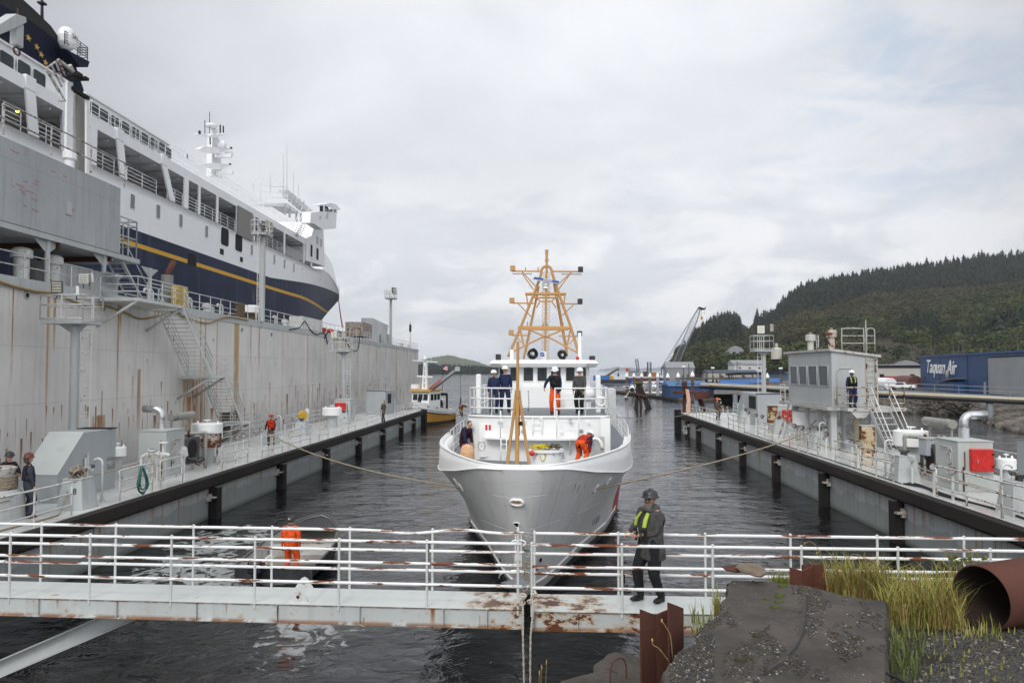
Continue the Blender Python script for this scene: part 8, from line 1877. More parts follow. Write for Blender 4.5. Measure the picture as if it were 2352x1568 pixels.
p=aty(1452,850,160);plane(p.x,160,-.12,'white floatplane with long blue wings moored nearest on the float dock')
for(px,d,rz,lab)in((1492,190,.9,'white floatplane second in the moored row'),(1512,196,.85,'white floatplane in the middle of the moored row'),(1534,200,.9,'white floatplane fourth in the moored row, blue fin behind the piles'),(1560,206,.85,'white floatplane last in the row beside the blue shed')):p=aty(px,850,d);plane(p.x,d,rz,lab,False)
r=thing('timber_dolphin','cluster of mossy leaning timber piles standing in the open water','dolphin',(27,120,0))
for(x0,y0,x1,y1,ww)in((1464,880,1463,939,.27),(1469,884,1472,936,.24),(1471,886,1486,936,.26),(1473,890,1492,934,.26),(1466,890,1459,937,.22)):a=aty(x0,y0,120);b=aty(x1,y1,119);MB().cyl(b+(b-a)*.4,a,ww,ww*.85,n=9).build('pile',M_pilew,r)
MB().sph(tuple(aty(1467,880,120)),.6,9,6,(1.2,1,.5)).build('moss_cap',flat('moss',(.06,.075,.015),.95),r);MB().cyl(aty(1460,905,119),aty(1486,912,119),.25,n=6).build('band',M_rust,r)
def barge(px0,px1,yb,yt,d,label,mat):
 a=aty(px0,yb,d);b=aty(px1,yb,d);zt_=6.1-(yt-850)/F*d;r=thing('barge',label,'barge',((a.x+b.x)/2,d,0));MB().bb((a.x,d,-.5),(b.x,d+14,zt_)).build('hull',mat,r);return r,a.x,b.x,zt_
M_bar=flat('barge_dark',(.028,.026,.028),.8);b1,ax,bx,zt_=barge(1372,1448,882,872,330,'long low dark barge carrying the yellow crane',M_bar)
M_ycr=flat('crane_yellow',(.52,.30,.03),.5)
yc=thing('mobile_crane','yellow mobile crane with a raised boom on the dark barge','crane',(aty(1400,850,335).x,335,zt_));q=lambda x,y:aty(x,y,335)
MB().prism([q(1385,871),q(1410,871),q(1410,866),q(1402,861),q(1388,864)],(0,2.5,0)).build('carrier',M_ycr,yc);MB().tube([q(1390,865),q(1417,848),q(1422,847)],.5,6).build('boom',flat('boom_brown',(.12,.09,.05),.6),yc);MB().cyl(q(1420,849),q(1420,860),.1,n=4).box(q(1420,861),(.7,.4,1.2)).build('hook',M_dark,yc);MB().box(q(1381,868),(7,3,2.2)).build('blue_gear',M_bblue,yc)
b2,ax,bx,zt_=barge(1445,1555,878,868,380,'rusty work barge stacked with containers and scrap',M_rust);q=lambda x,y,d=382:aty(x,y,d)
def rb(x0,y0,x1,y1,mat,nm,lab,d=382):a=q(x0,y0,d);c=q(x1,y1,d);return tag(MB().bb((a.x,d,c.z),(c.x,d+5,a.z)).build(nm,mat),lab,nm.replace('_',' '))
rb(1446,854,1478,864,flat('grey_shed_metal',(.25,.26,.27),.6),'deckhouse','pale grey deckhouse on the rusty barge');rb(1478,853,1486,865,M_rust,'container','brown container beside the pale barge deckhouse');rb(1486,856,1492,865,flat('teal_box',(.03,.17,.20),.6),'container','teal container on the rusty barge')
rb(1492,855,1508,866,flat('ochre_box',(.30,.13,.035),.7),'container','ochre container on the rusty barge');rb(1508,858,1516,875,M_rust,'scrap_stack','rust red scrap stack on the barge');rb(1529,862,1540,873,M_red,'container','bright red container at the right end of the barge');rb(1540,865,1566,873,flat('pale_house',(.42,.41,.38),.7),'crane_house','pale machinery house under the big lattice crane',350)
def lattice(a,b,w,n,nm,mat,par,r_=.06,mn=.25):
 a=Vector(a);b=Vector(b);d=(b-a).normalized();u,v=tangent_frame(d);mb=MB();C_=[(1,1),(1,-1),(-1,-1),(-1,1)]
 def cpt(k,t):f=min(1,min(t,1-t)*6+mn);return a.lerp(b,t)+(u*C_[k][0]+v*C_[k][1])*w/2*f
 for k in range(4):
  mb.tube([cpt(k,i/12)for i in range(13)],r_,4)
  for i in range(n):mb.cyl(cpt(k,i/n),cpt((k+1)%4,(i+1)/n),r_*.5,n=3,cap=False)
 return mb.build(nm,mat,par)
M_lat=flat('crane_lattice_grey',(.20,.21,.23),.6);cr=thing('lattice_crane','tall lattice boom crane leaning right over the distant shore','crane',aty(1543,865,350));q=lambda x,y:aty(x,y,350)
lattice(q(1538,866),q(1607,708),2.4,40,'boom',M_lat,cr,.13);mb=MB();mb.cyl(q(1520,842),q(1604,707),.14,n=4).cyl(q(1524,844),q(1600,712),.08,n=4);mb.build('backstay',M_lat,cr);MB().cyl(q(1520,842),q(1544,866),.4,n=5).cyl(q(1520,842),q(1519,862),.2,n=4).build('gantry',M_dark,cr)
mb=MB();mb.prism([q(1602,708),q(1606,704),q(1618,708),q(1622,704),q(1620,711),q(1610,712)],(0,1,0));mb.build('boom_head',M_dark,cr);mb=MB();mb.cyl(q(1611,712),q(1611,728),.07,n=4).cyl(q(1618,710),q(1618,722),.05,n=4).cyl(q(1609,712),q(1609,770),.04,n=3);mb.sph(tuple(q(1612,730)),.7,8,5,(.8,.8,1.3));mb.build('hook_block',M_ycr,cr)
c2=thing('lattice_crane','small dark lattice crane upright behind the rusty barge','crane',aty(1466,853,400));q=lambda x,y:aty(x,y,400);lattice(q(1466,853),q(1462,824),1.3,12,'boom',M_dark,c2,.12,.7);MB().cyl(q(1446,853),q(1467,853),.2,n=4).cyl(q(1445,848),q(1445,854),.2,n=4).build('frame',M_dark,c2)
tw2=thing('pile_frame','dark upright pile driving frame on the rusty barge','frame',aty(1490,850,385));lattice(aty(1491,856,385),aty(1491,831,385),1.8,9,'frame',M_dark,tw2,.14,1)
r=thing('wind_sock','orange wind sock on a thin pole by the float dock','wind sock',aty(1440,870,190));MB().cyl(aty(1439,872,190),aty(1440,846,190),.05,n=4).build('pole',M_dark,r);MB().cyl(aty(1441,846,190),aty(1439,853,190),.45,.2,n=8).build('sock',flat('sock_orange',(.62,.10,.03),.7),r)
rd_=random.Random(14);pier=thing('timber_pier','old timber pier frames along the shore behind the float dock','pier',(48,240,2));M_old=flat('old_pier_timber',(.10,.085,.07),.9)
for i in range(26):
 px=1560+i*9.5+rd_.uniform(-3,3);d=rd_.uniform(225,245);yb,yt=884+rd_.uniform(-3,3),rd_.uniform(856,872);MB().cyl(aty(px,yb,d),aty(px+rd_.uniform(-2,2),yt,d),.28,n=6).build('post',M_old,pier)
a=aty(1556,868,232);b=aty(1800,866,232);MB().bb((a.x,231,3.2),(b.x,236,3.8)).build('deck',M_old,pier)
for(px,yb,yt,d,lab)in((1570,870,842,250,'white headed lamp post by the pier ramp'),(1637,866,845,260,'lamp post on the pier, left of the light tower'),(1756,866,848,250,'lamp post right of the light tower on the far shore'),(1793,866,846,250,'lamp post just left of the booth on the far shore'),(1582,872,835,300,'tall bare pole on the shore below the crane'),(1693,866,830,330,'utility pole with crossarm on the far shore'),(2004,880,815,230,'utility pole directly behind the booth ladder'),(2211,822,778,300,'utility pole with crossarm above the hangar roof'),(2337,812,760,260,'utility pole above the hangar at the right edge')):
 p0,p1=aty(px,yb,d),aty(px,yt,d);r=thing('utility_pole' if 'pole' in lab and 'lamp' not in lab else 'lamp_post',lab,'pole',p0);MB().cyl(p0-Vector((0,0,4)),p1,.17,n=6).build('pole',M_old if 'pole' in lab.split(' with')[0]else M_cleat,r)
 if 'lamp' in lab:MB().box(p1+Vector((0,0,.1)),(1.1,.5,.5)).build('lamp_head',M_white,r)
 elif 'crossarm' in lab:MB().box(p1-Vector((0,0,.8)),(3.4,.2,.2)).box(p1-Vector((0,0,2.2)),(2.4,.2,.2)).build('crossarm',M_old,r)
mb=MB();[mb.tube(sag(aty(1693,832+k,330),aty(2004,818+k*2,230),2.0,10),.035,3)for k in(0,3)];[mb.tube(sag(aty(2004,818+k*2,230),aty(2211,781+k*3,300),2.0,10),.035,3)for k in(0,3)];tag(mb.build('power_lines',M_dark),'thin power lines strung between the shore utility poles','power lines')
p=aty(1700,850,380);bldg('building','white house with a grey roof on the slope above the blue ramp','building',(aty(1722,850,380).x,380,6.1+(850-842)/F*380-3),16,9,4.2,.1,flat('house_white',(.50,.50,.49),.7),flat('roof_grey',(.25,.26,.27),.6),.5,2.2,None,None,3)
bldg('building','low beige shed with a dark roof beside the lamp posts on the far shore','building',(aty(1682,850,270).x,270,2.0),17,9,3.4,.0,M_bei,flat('blue_roof_dark',(.04,.06,.10),.6),.6,.8,None,None,2)
bldg('building','grey ramp house with sloping metal roof left of the hill foot','building',(aty(1563,850,300).x,300,2.0),11,9,5,.0,flat('galv_grey',(.24,.25,.26),.6),flat('galv_grey',(.24,.25,.26),.6),.3,2.5)
bldg('building','long low shed with a blue grey roof partly behind the booth','building',(aty(1780,850,300).x,300,2.2),26,9,2.6,.0,flat('canopy_blue',(.05,.10,.18),.5),M_droof,.6,.6)
# yellow workboat beyond the left dock
BO=Vector((-15.9,80.5,0));dB=Vector((2.9,11.5,0)).normalized();nB=Vector((dB.y,-dB.x,0));TM=Matrix(((nB.x*.74,dB.x*.78,0,BO.x+.55),(nB.y*.74,dB.y*.78,0,BO.y+.3),(0,0,1,0),(0,0,0,1)))
tb=thing('workboat','small workboat with ochre yellow hull, white cabin and crane boom beyond the left dock','boat',TM@Vector((0,6,0)));M_yh=paint('ochre_hull',(.50,.25,.03),.45,var=.1,grime=.25)
stt=[(0,.02,2.65),(.7,.85,2.55),(1.8,1.5,2.4),(3.5,2.0,2.1),(6,2.15,1.75),(9,2.1,1.5),(12,1.8,1.45)]
def lay(z0,z1,mat,nm,out=0.0):
 mb=MB(TM)
 for s in(1,-1):
  rows=[]
  for(y,w,z)in stt:
   r=[]
   for zz in(z0,z1):
    q=zz if zz>=0 else 0;zc=z*(zz)if zz<=1 else z;k=.78+.22*min(1,max(0,zz));r.append((s*(w*k+out),y+(1-min(1,max(zz,0)))*.5*(1-y/12),zc))
   rows.append(r)
  mb.grid(rows)
 y,w,z=stt[-1];mb.add([(-w,y,z*z0),(w,y,z*z0),(w,y,z*z1),(-w,y,z*z1)],[(0,1,2,3)]);return mb.build(nm,mat,tb)
lay(-.3,.13,M_black,'boot_stripe');lay(.13,.56,M_yh,'hull');lay(.56,.62,M_black,'rubbing_band',.06);bw3=lay(.62,1.0,M_white,'bulwark');text('ALASKAN SALVOR',.30,TM@basis((1.74,3.0,1.98),(.25,1,-.10),(-.12,0,1)),M_dark,'lettering',bw3,.02,0,.006)
mb=MB(TM);mb.add([(w,y,z*.75)for y,w,z in stt]+[(-w,y,z*.75)for y,w,z in stt[::-1]],[tuple(range(14))]);mb.build('deck',M_grey,tb)
cb=MB(TM).prism([(-1.45,2.2,1.5),(-1.45,6.6,1.4),(-1.45,6.6,3.7),(-1.45,2.6,3.7)],(2.9,0,0)).build('cabin',M_white,tb,bevel=.05);MB(TM).bb((-1.65,2.1,3.71),(1.65,6.9,3.95)).build('cabin_roof',flat('roof_ochre',(.58,.36,.12),.5),cb)
for y0 in(3.0,4.2,5.4):MB(TM).bb((1.452,y0,2.7),(1.47,y0+.95,3.4)).build('window',M_glass,cb)
for x0 in(-1.2,-.35,.5):MB(TM).prism([(x0,2.34,2.75),(x0+.7,2.34,2.75),(x0+.7,2.50,3.4),(x0,2.50,3.4)],(0,.02,0)).build('window',M_glass,cb)
mm=MB(TM).prism([(-.45,3.8,3.95),(.45,3.8,3.95),(.22,4.0,7.2),(-.22,4.0,7.2)],(0,.5,0)).build('mast',M_white,tb);mb=MB(TM);mb.cyl((-2.1,4,7.2),(2.1,4,7.0),.06,n=5).cyl((-1.3,4,5.4),(1.3,4,5.3),.1,n=6).cyl((0,4.2,7.2),(0,4.2,8.6),.05,n=5).cyl((-1,4,7.1),(-1,4,10),.025,n=4).cyl((1,4,7.1),(1.2,4,10),.025,n=4);mb.sph((0,3.9,7.4),.3,8,6);mb.build('spreader',M_white,mm)
mb=MB(TM);[mb.tube([(-.1,3.79,z),(.08,3.75,z-.15),(-.08,3.75,z-.3),(.1,3.79,z-.45)],.04,4)for z in(6.6,6.0,5.2,4.6)];mb.build('mast_steps',M_dark,mm);MB(TM).box((-1.2,3.2,4.25),(1.0,1.0,.5)).build('raft_case',M_white,cb)
cbm=thing('crane_boom','grey crane boom with a hanging hook rising over the workboat','crane',(0,0,0));q=lambda x,y:aty(x,y,83);MB().tube([q(967,913),q(1050,848)],.22,4).build('boom',flat('boom_grey',(.22,.22,.23),.5),cbm);MB().tube([q(985,897),q(1015,873)],.23,4).build('red_marking',flat('faded_red',(.32,.09,.07),.6),cbm);MB().box(q(1051,847),(.5,.5,.5)).build('boom_head',M_grey,cbm);MB().cyl(q(1057,852),q(1058,912),.02,n=4).build('wire',M_dark,cbm);MB().tube(smoothpts([q(1058,912),q(1058,925),q(1055,933),q(1058,945),q(1062,957)],3),.08,5).build('hook_chain',M_dark,cbm);MB().cyl(q(966,925),q(968,912),.45,n=8).build('base',M_dark,cbm)
mb=MB(TM);mb.tube(smoothpts([(1.5,9.0,1.3),(1.5,9.0,3.0),(1.5,8.7,3.25),(1.2,7.4,3.3)],3),.17,7);mb.tube(smoothpts([(-1.5,9.0,1.3),(-1.5,9.0,3.0),(-1.5,8.7,3.25),(-1.2,7.4,3.3)],3),.17,7);mb.build('frame',M_black,tb)
rd_=random.Random(4)
for i,(c_,nm)in enumerate(((M_red,'red'),(MC['green_rope'],'green'),(M_dark,'dark'),(M_yel,'yellow'))):tag(MB(TM).box((rd_.uniform(.3,1.2),7.4+i*.6,1.9),(.6,.5,.9)).build('deck_gear',c_,None,bevel=.1),nm+' gear heaped on the workboat after deck','gear')
w=TM@Vector((.9,6.9,1.3));person('deckhand in dark clothes with white hard hat stooping on the workboat',tuple(w),1.2,lean=.9,hands=((-.15,-.5,.6),(.15,-.5,.6)),top=C_black,legs=C_black,fingers=False)
fl_=thing('flag','small striped red and white flag flying behind the workboat mast','flag',(0,0,0));q=lambda x,y:aty(x,y,92);MB().cyl(q(1016,900),q(1018,836),.03,n=4).build('pole',M_dark,fl_)
for k in range(5):MB().prism([q(1018,838+k*2.2),q(1028,841+k*2.2),q(1028,843.1+k*2.2),q(1018,840.1+k*2.2)],(0,.02,0)).build('stripe',M_red if k%2==0 else M_white,fl_)
MB().prism([q(1018,837.5),q(1022,838.7),q(1022,843),q(1018,842)],(0,-.03,0)).build('canton',MC['plane_navy'],fl_)
# foreground bank
def conc_mat():
 m,nt,b=NT('old_concrete');g=G(nt);P=g.pos();n=g.noise(P,1.2,6,.6);n2=g.noise(P,9,5,.7)
 c=g.mix(g.rng(n,.35,.65),(.034,.028,.022),(.072,.059,.047));c=g.mix(g.m('MULTIPLY',g.rng(n2,.5,.7),.5),c,(.085,.070,.056))
 v=g.n('ShaderNodeTexVoronoi');g.l(P,v.inputs['Vector']);v.inputs['Scale'].default_value=42;sp=g.rng(v.outputs['Distance'],.22,.12);ms=g.noise(P,3.3,4,.7);sel=g.m('MULTIPLY',sp,g.rng(ms,.5,.62));c=g.mix(sel,c,g.mix(.5,v.outputs['Color'],(.20,.18,.16)))
 g.l(c,b.inputs['Base Color']);b.inputs['Roughness'].default_value=.75
 g.bump(g.m('ADD',n2,g.m('MULTIPLY',n,2.0)),.8,.02,b);return m
M_conc=conc_mat()
M_gravel=paint('dark_gravel_soil',(.024,.020,.015),.9,var=.4,grime=.5,bump=1.0,bscale=14,gcol=(.02,.018,.014))
def sz(px,py,z):return onz(px,py,z)
gz_=2.95
GP=[(1500,1640,2.2),(1600,1520,2.6),(1640,1440,2.75),(1680,1380,2.6),(1800,1368,2.6),(1900,1380,2.8),(2050,1400,2.9),(2200,1410,3.0),(2352,1400,3.0),(2700,1395,3.0)]
rows=[]
top=[onz(px,py,z)for px,py,z in GP]
random.seed(15)
for t in[0,.1,.2,.3,.4,.5,.6,.7,.8,.9,1]:
 rows.append([Vector((p.x*(1-t*.55),p.y*(1-t)+4.0*t,p.z+.55*t*(1 if i>3 else .3)+noise.noise(Vector((p.x*2,t*6,1)))*.10))for i,p in enumerate(top)])
drop=[Vector((p.x-.3,p.y+.5,-1.5))for p in top]
gb=MB();gb.grid([drop]+rows);kind(gb.build('ground',M_gravel),'structure')
def gz_at(px,py):
 return None
GB=BVHTree.FromPolygons([tuple(v)for v in gb.v],gb.f)
def ong(px,py):
 h=GB.ray_cast(CAM,ray(px,py));return h[0]if h[0]is not None else onz(px,py,3.0)
slab=thing('concrete_slab','large broken concrete slab with curved groove and loose gravel in the foreground','slab',onz(1800,1450,3.3))
out_px=[(1512,1600),(1522,1552),(1545,1512),(1588,1478),(1612,1430),(1640,1408),(1668,1352),(1668,1330),(1682,1316),(1752,1318),(1815,1328),(1862,1332),(1900,1341),(1960,1350),(2037,1361),(2036,1440),(2036,1510),(2036,1640),(1780,1680)]
zs=3.42
def slz(p):return zs-.03*(p.y-7)+.05*noise.noise(Vector((p.x*1.2,p.y*1.2,2)))
from mathutils import geometry
ring=[]
for i,(a,b)in enumerate(zip(out_px,out_px[1:]+out_px[:1])):
 n_=5
 for k in range(n_):
  x=a[0]+(b[0]-a[0])*k/n_;y=a[1]+(b[1]-a[1])*k/n_;jag=5.5 if i<8 else 1.2
  ring.append(onz(x+random.uniform(-jag,jag),y+random.uniform(-jag,jag)*.6,zs))
cen=sum(ring,Vector())/len(ring);mb=MB();R_=[]
for t in(0,.3,.55,.75,.9,.985,1.0):
 R_.append([Vector(((c:=cen.lerp(p,t)).x,c.y,slz(c)-(.03 if t==1 else 0)))for p in ring])
for dz,ex in((-.10,1.012),(-.25,1.0),(-.42,1.02),(-.62,.99),(-1.0,1.0)):
 R_.append([Vector((cen.x+(p.x-cen.x)*(ex+random.uniform(-.018,.018)),cen.y+(p.y-cen.y)*(ex+random.uniform(-.018,.018)),slz(p)+dz+random.uniform(-.03,.03)))for p in ring])
mb.grid(R_,closed=True);mb.sm=[False]*len(mb.sm);so=mb.build('slab',M_conc,slab)
SB_=BVHTree.FromPolygons([tuple(v)for v in mb.v],mb.f)
def onslab(px,py):
 h=SB_.ray_cast(CAM,ray(px,py));return h[0]
gr_=[(1853,1329),(1855,1370),(1853,1420),(1846,1455),(1828,1490),(1795,1525),(1755,1550)]
mb=MB();pp=[q for q in(onslab(*p)for p in sub(gr_,5))if q];mb.grid([[q+Vector((-.008,0,.005))for q in pp],[q+Vector((0,0,.010))for q in pp],[q+Vector((.012,0,.004))for q in pp]]);mb.build('groove_lip',flat('groove_dark',(.035,.030,.028),.9),slab)
mb=MB();pp2=[q+Vector((-.06,0,.006))for q in pp];mb.grid([pp2,[q+Vector((.045,0,.0))for q in pp2]]);mb.build('worn_track',paint('rubbed_track',(.040,.032,.028),.6,grime=.3),slab)
rnd=random.Random(8)
def peb(k):
 q=MB();r=random.Random(k);q.sph((0,0,0),1,6,4,(1,r.uniform(.6,.9),.6),lambda d:1+.15*math.sin(5*d.x+k));return proto(q)
pebs=[peb(k)for k in range(5)];M_peb=[flat('pebble_'+n,c,.6,var=.3,sc=30)for n,c in(('grey',(.050,.045,.040)),('tan',(.085,.065,.046)),('pale',(.24,.22,.19)),('slate',(.030,.031,.033)))]
pl={0:[],1:[],2:[],3:[]}
def heap(px,py):
 v=noise.noise(Vector((px*.012,py*.018,4)))+.6*noise.noise(Vector((px*.04,py*.05,1)))
 v+=.35*math.exp(-((px-1720)/70)**2-((py-1500)/40)**2)+.25*math.exp(-((px-1930)/90)**2-((py-1450)/60)**2)+.2*math.exp(-((px-1870)/22)**2)*(py<1440)
 return v
for k in range(17000):
 px,py=rnd.uniform(1540,2036),rnd.uniform(1318,1580);edge=px<1640 and py>1455
 if not edge and heap(px,py)<rnd.uniform(.12,.55):continue
 p=onslab(px,py)
 if p is None:continue
 s=rnd.uniform(.006,.017)*(1.15 if edge else 1);pl[rnd.choices((0,1,2,3),(5,3,1,4))[0]].append((rnd.randrange(5),p.x,p.y,p.z+s*.2,s,s,rnd.uniform(0,6)))
for k in range(15000):
 px,py=rnd.uniform(2030,2460),rnd.uniform(1430,1590);p=ong(px,py);s=rnd.uniform(.008,.026)*(1.6 if rnd.random()<.04 else 1);pl[rnd.choices((0,1,2,3),(6,2,.6,4))[0]].append((rnd.randrange(5),p.x,p.y,p.z+s*.2,s,s,rnd.uniform(0,6)))
for k in pl:bake('loose_gravel',pebs,pl[k],[M_peb[k]])
M_moss=flat('moss',(.06,.075,.015),.95);q=MB();random.seed(3)
for(x,y,s)in((1798,1346,.055),(1792,1366,.05),(1790,1371,.04),(1789,1383,.04),(1782,1395,.05),(1762,1375,.035),(1745,1334,.035),(1817,1327,.04),(1806,1330,.03),(1849,1356,.04),(1740,1462,.045),(1965,1468,.04),(1918,1455,.035),(1700,1517,.05),(1715,1512,.04),(1764,1543,.035)):
 p=onslab(x,y)
 if p:o=MB();o.sph(tuple(p),s,9,6,(1.2,1,.45),lambda d:1+.25*math.sin(d.x*17)*math.cos(d.y*13));tag(o.build('moss_tuft',M_moss if y<1400 else flat('dark_moss',(.035,.03,.012),.95)),'small moss tuft growing on the concrete slab','moss','moss tufts on the slab')
def stone(pts,z,th,mat,nm,lab,cat,tilt=0):
 P=[onz(x,y,z)for x,y in pts];c=sum(P,Vector())/len(P);mb=MB();rr=[[Vector((c.x+(p.x-c.x)*k,c.y+(p.y-c.y)*k,z+dz+random.uniform(-.008,.008)+tilt*(p.x-c.x)))for p in P]for k,dz in((.02,th+.02),(.6,th+.01),(.92,th),(1.0,th*.5),(.95,0),(.5,-.02))];mb.grid(rr,closed=True);mb.sm=[False]*len(mb.sm);return tag(mb.build(nm,mat),lab,cat)
M_stone=paint('layered_stone',(.20,.155,.11),.85,var=.35,grime=.4,bump=1.0,bscale=22,gcol=(.08,.055,.035))
stone([(1688,1306),(1700,1299),(1722,1298),(1745,1302),(1758,1312),(1760,1320),(1750,1326),(1735,1325),(1718,1319),(1700,1314)],3.45,.045,M_stone,'flat_stone','flat brown layered stone lying on the far tip of the slab','stone')
stone([(1657,1301),(1690,1300),(1735,1301),(1725,1312),(1690,1314),(1668,1310)],3.42,.02,M_rust,'rusty_plate','rusty steel plate under the flat stone on the slab','plate',.03)
lp_=[(1362,1528),(1385,1512),(1392,1504),(1412,1497),(1450,1500),(1520,1520),(1575,1535),(1600,1640),(1420,1660),(1300,1600),(1280,1568),(1330,1552),(1362,1545)]
P=[onz(x,y,2.75)for x,y in lp_];c=sum(P,Vector())/len(P);mb=MB();mb.grid([[c.lerp(p,k)+Vector((0,0,dz+random.uniform(-.01,.01)))for p in P]for k,dz in((.02,.02),(.5,.03),(.95,.01),(1,-.02),(1.0,-.35),(1.0,-1.2))],closed=True);mb.sm=[False]*len(mb.sm);tag(mb.build('concrete_ledge',M_conc),'low concrete ledge with chipped edge left of the big slab','ledge')
a,b=onz(1402,1572,2.76),onz(1438,1560,2.76);h_=.24
tag(MB().tube(smoothpts([a-Vector((0,0,.1)),a+Vector((0,0,h_*.6)),a.lerp(b,.3)+Vector((0,0,h_)),a.lerp(b,.75)+Vector((0,0,h_)),b+Vector((0,0,h_*.6)),b-Vector((0,0,.1))],4),.008,6).build('rebar_loop',M_rust),'rusty bent rebar loop sticking out of the concrete ledge','rebar')
def hbeam(tops,z0,lab,y_):
 r=thing('steel_beam',lab,'steel beam',aty(tops[0][0],tops[0][1],y_));P=[aty(x,y,y_+dy)for x,y,dy in tops]
 mb=MB();t=.022
 for a,b in zip(P[:-1],P[1:]):
  d=(b-a);d.z=0;n=Vector((-d.y,d.x,0)).normalized()*t;mb.add([a,b,b+n,a+n,Vector((a.x,a.y,z0)),Vector((b.x,b.y,z0)),Vector((b.x,b.y,z0))+n,Vector((a.x,a.y,z0))+n],[(0,1,2,3),(7,6,5,4),(0,4,5,1),(2,6,7,3),(1,5,6,2),(3,7,4,0)])
 mb.build('web',M_rust,r);return r
r=hbeam([(1473,1399,-.12),(1507,1412,.05),(1553,1393,.15)],2.2,'rusty steel H section standing upright at the right gangway end',7.9)
a,b=aty(1537,1383,7.85),aty(1570,1396,8.2);mb=MB();d=(b-a);mb.prism([a,b,Vector((b.x,b.y,2.2)),Vector((a.x,a.y,2.2))],Vector((-d.y,d.x,0)).normalized()*.022);mb.build('flange',M_rust,r)
r=hbeam([(1813,1302,0),(1842,1311,-.1),(1885,1293,.12)],2.6,'rusty steel section poking up behind the concrete slab',10.4)
a,b=aty(1842,1297,10.6),aty(1893,1296,10.3);mb=MB();mb.prism([a,b,Vector((b.x,b.y,2.6)),Vector((a.x,a.y,2.6))],(0,.022,0));mb.build('flange',M_rust,r)
pc=aty(2253,1372,9.0);ax=Vector((1,.42,.02)).normalized();R=.37
pr_=thing('rusty_pipe','large rusty open steel pipe lying on the gravel at the right edge','pipe',pc);mb=MB();u,w=tangent_frame(ax)
def circ(c,r):return[c+(u*math.cos(t)+w*math.sin(t))*r for t in[2*PI*i/40 for i in range(40)]]
mb.grid([circ(pc,R-.014),circ(pc,R),circ(pc+ax*.9,R*1.002),circ(pc+ax*2.0,R),circ(pc+ax*3.2,R)],closed=True);mb.build('outer_wall',paint('pipe_rust',(.10,.038,.026),.85,var=.35,grime=.3,bump=.4,bscale=9,gcol=(.04,.02,.015)),pr_)
mb=MB();mb.grid([circ(pc,R-.014),circ(pc+ax*1.5,R-.016),circ(pc+ax*3.1,R-.016)],closed=True);mb.add(circ(pc+ax*3.1,R-.016),[tuple(range(40))]);mb.build('inner_wall',flat('pipe_inside',(.030,.018,.014),.95),pr_)
rnd=random.Random(44)
def blades(n,region,hmin,hmax,mat,nm,wd=.006,lean=.35,kd='stuff',surf=ong):
 V=[];Fc=[]
 for k in range(n):
  px,py=region();p=surf(px,py)
  if p is None:continue
  h=rnd.uniform(hmin,hmax);a=rnd.uniform(0,6.28);ln=rnd.uniform(.1,lean)*h;d=Vector((math.cos(a),math.sin(a),0));s=Vector((-d.y,d.x,0))*wd*rnd.uniform(.6,1.5);o=len(V)
  for t,k2 in((0,1),(.4,.9),(.75,.6)):c=p+d*(ln*t*t)+Vector((0,0,h*t*(1-.15*t)));V+=[c-s*k2,c+s*k2]
  V.append(p+d*ln*1.15+Vector((0,0,h*(.80 if ln>.25*h else .98))));Fc+=[(o,o+1,o+3,o+2),(o+2,o+3,o+5,o+4),(o+4,o+5,o+6)]
 mb=MB();mb.v=V;mb.f=[list(f)for f in Fc];mb.mi=[0]*len(Fc);mb.sm=[False]*len(Fc);o=mb.build(nm,mat,recalc=False);o['kind']=kd;return o
def gm(nm,c1,c2):
 m,nt,b=NT(nm);g=G(nt);P=g.pos();n=g.noise(P,2.2,3);n2=g.noise(P,26,2);c=g.mix(g.rng(n,.35,.65),c1,c2);c=g.mix(g.m('MULTIPLY',g.rng(n2,.4,.6),.5),c,tuple(x*.5 for x in c2));g.l(c,b.inputs['Base Color']);b.inputs['Roughness'].default_value=.7;b.inputs['Specular IOR Level'].default_value=.2;return m
M_gg=gm('green_grass',(.19,.22,.045),(.36,.33,.09));M_gs=gm('straw_grass',(.50,.36,.14),(.30,.21,.08))
def reg():
 px=rnd.uniform(1885,2215)
 return(px,rnd.uniform(1385,1450)if px>2030 else rnd.uniform(1372,1395))
blades(2300,reg,.16,.62,M_gs,'tall_grass',.005,.6);blades(1500,reg,.22,.76,M_gg,'tall_grass',.007,.55)
blades(240,lambda:(rnd.uniform(2000,2300),rnd.uniform(1430,1475)),.04,.20,M_gg,'low_grass');blades(200,lambda:(rnd.uniform(2040,2120),rnd.uniform(1450,1570)),.10,.28,gm('fresh_grass',(.09,.13,.04),(.17,.19,.07)),'tall_grass',.008)
blades(80,lambda:(rnd.uniform(1590,1640),rnd.uniform(1420,1500)),.12,.32,M_gg,'edge_grass',.007);blades(200,lambda:(rnd.uniform(1770,1815),rnd.uniform(1368,1378)),.30,.50,M_gg,'edge_grass',.006)
blades(70,lambda:(rnd.uniform(1640,1655),rnd.uniform(1408,1430)),.2,.45,M_gg,'edge_grass',.006);blades(90,lambda:(rnd.uniform(2120,2352),rnd.uniform(1440,1570)),.03,.12,M_gg,'low_grass',.008)
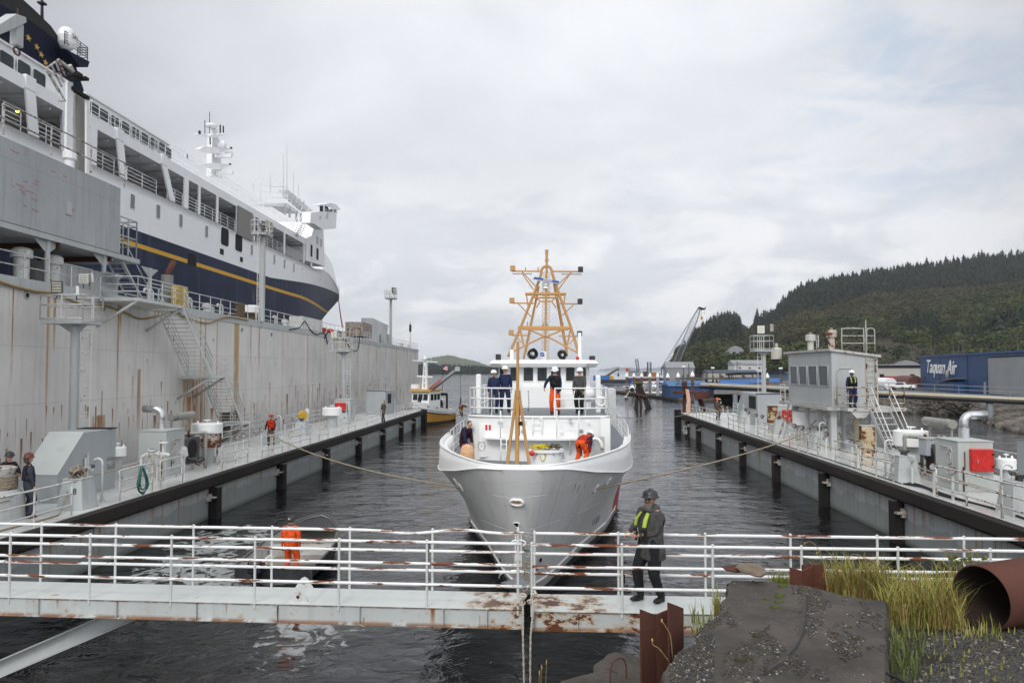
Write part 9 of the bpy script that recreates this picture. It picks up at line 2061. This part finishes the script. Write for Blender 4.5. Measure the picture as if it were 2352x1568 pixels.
for k,pts in enumerate([[(1905,1390),(1893,1300),(1880,1262),(1862,1243),(1848,1248)],[(1960,1390),(1935,1315),(1905,1270),(1888,1263),(1876,1270)],[(2040,1390),(2035,1310),(1990,1282),(1962,1272),(1950,1280)],[(1545,1510),(1540,1460),(1530,1440),(1520,1425)],[(1538,1520),(1515,1490),(1500,1480),(1498,1470)]]):
 P=[aty(x,y,9.6 if k<3 else 7.4)for x,y in pts];tag(MB().tube(smoothpts(P,4),.004,4).sph(tuple(P[-1]),.014,6,4,(.7,.7,1.6)).build('grass_stalk',M_gs),['tallest arching dry grass stalk above the gangway rail','arching dry grass stalk beside the tallest one','dry grass stalk bending left above the reeds','dry stem leaning against the rusty H section','short dry stem at the foot of the rusty H section'][k],'grass stalk')
for k,(px,y0,y1)in enumerate(((1241,1568,1532),(1252,1600,1521),(1236,1568,1545),(2076,1470,1390))):
 P0_,P1_=aty(px,y0+30,6.9 if k<3 else 8.2),aty(px+3,y1,6.9 if k<3 else 8.2);tag(MB().cyl(P0_,P1_,.004,.002,n=4).sph(tuple(P1_),.010,6,4,(.8,.8,3)).build('grass_stalk',M_gs),['dry seed stalk beside the hanging ropes','taller dry seed stalk near the bottom edge','short dry seed stalk near the bottom edge','dry seed stalk in front of the reeds'][k],'grass stalk')
mb=MB();random.seed(10)
for k in range(46):
 x,y=2215+random.gauss(0,26),1288+random.gauss(0,7);p=aty(x,y,10.2);u_=Vector((random.uniform(-1,1),random.uniform(-.5,.5),random.uniform(-1,1))).normalized();w_=u_.cross(Vector((0,1,.3))).normalized();mb.add([p,p+u_*.05+w_*.018,p+u_*.085,p+u_*.05-w_*.018],[(0,1,2,3)])
for k in range(5):mb.tube([aty(2215+k*9,1330,10.2),aty(2200+k*12,1284-k%2*6,10.2)],.004,3)
tag(mb.build('bramble',gm('bramble_leaf',(.12,.14,.03),(.20,.19,.05))),'small leafy bramble growing behind the rusty pipe','plant')
o=MB().tube(smoothpts([aty(2036,1545,6.7),aty(2060,1556,6.7),aty(2090,1575,6.7)],4),.014,6).build('old_hose',M_black);tag(o,'short black hose end beside the slab at the bottom','hose')
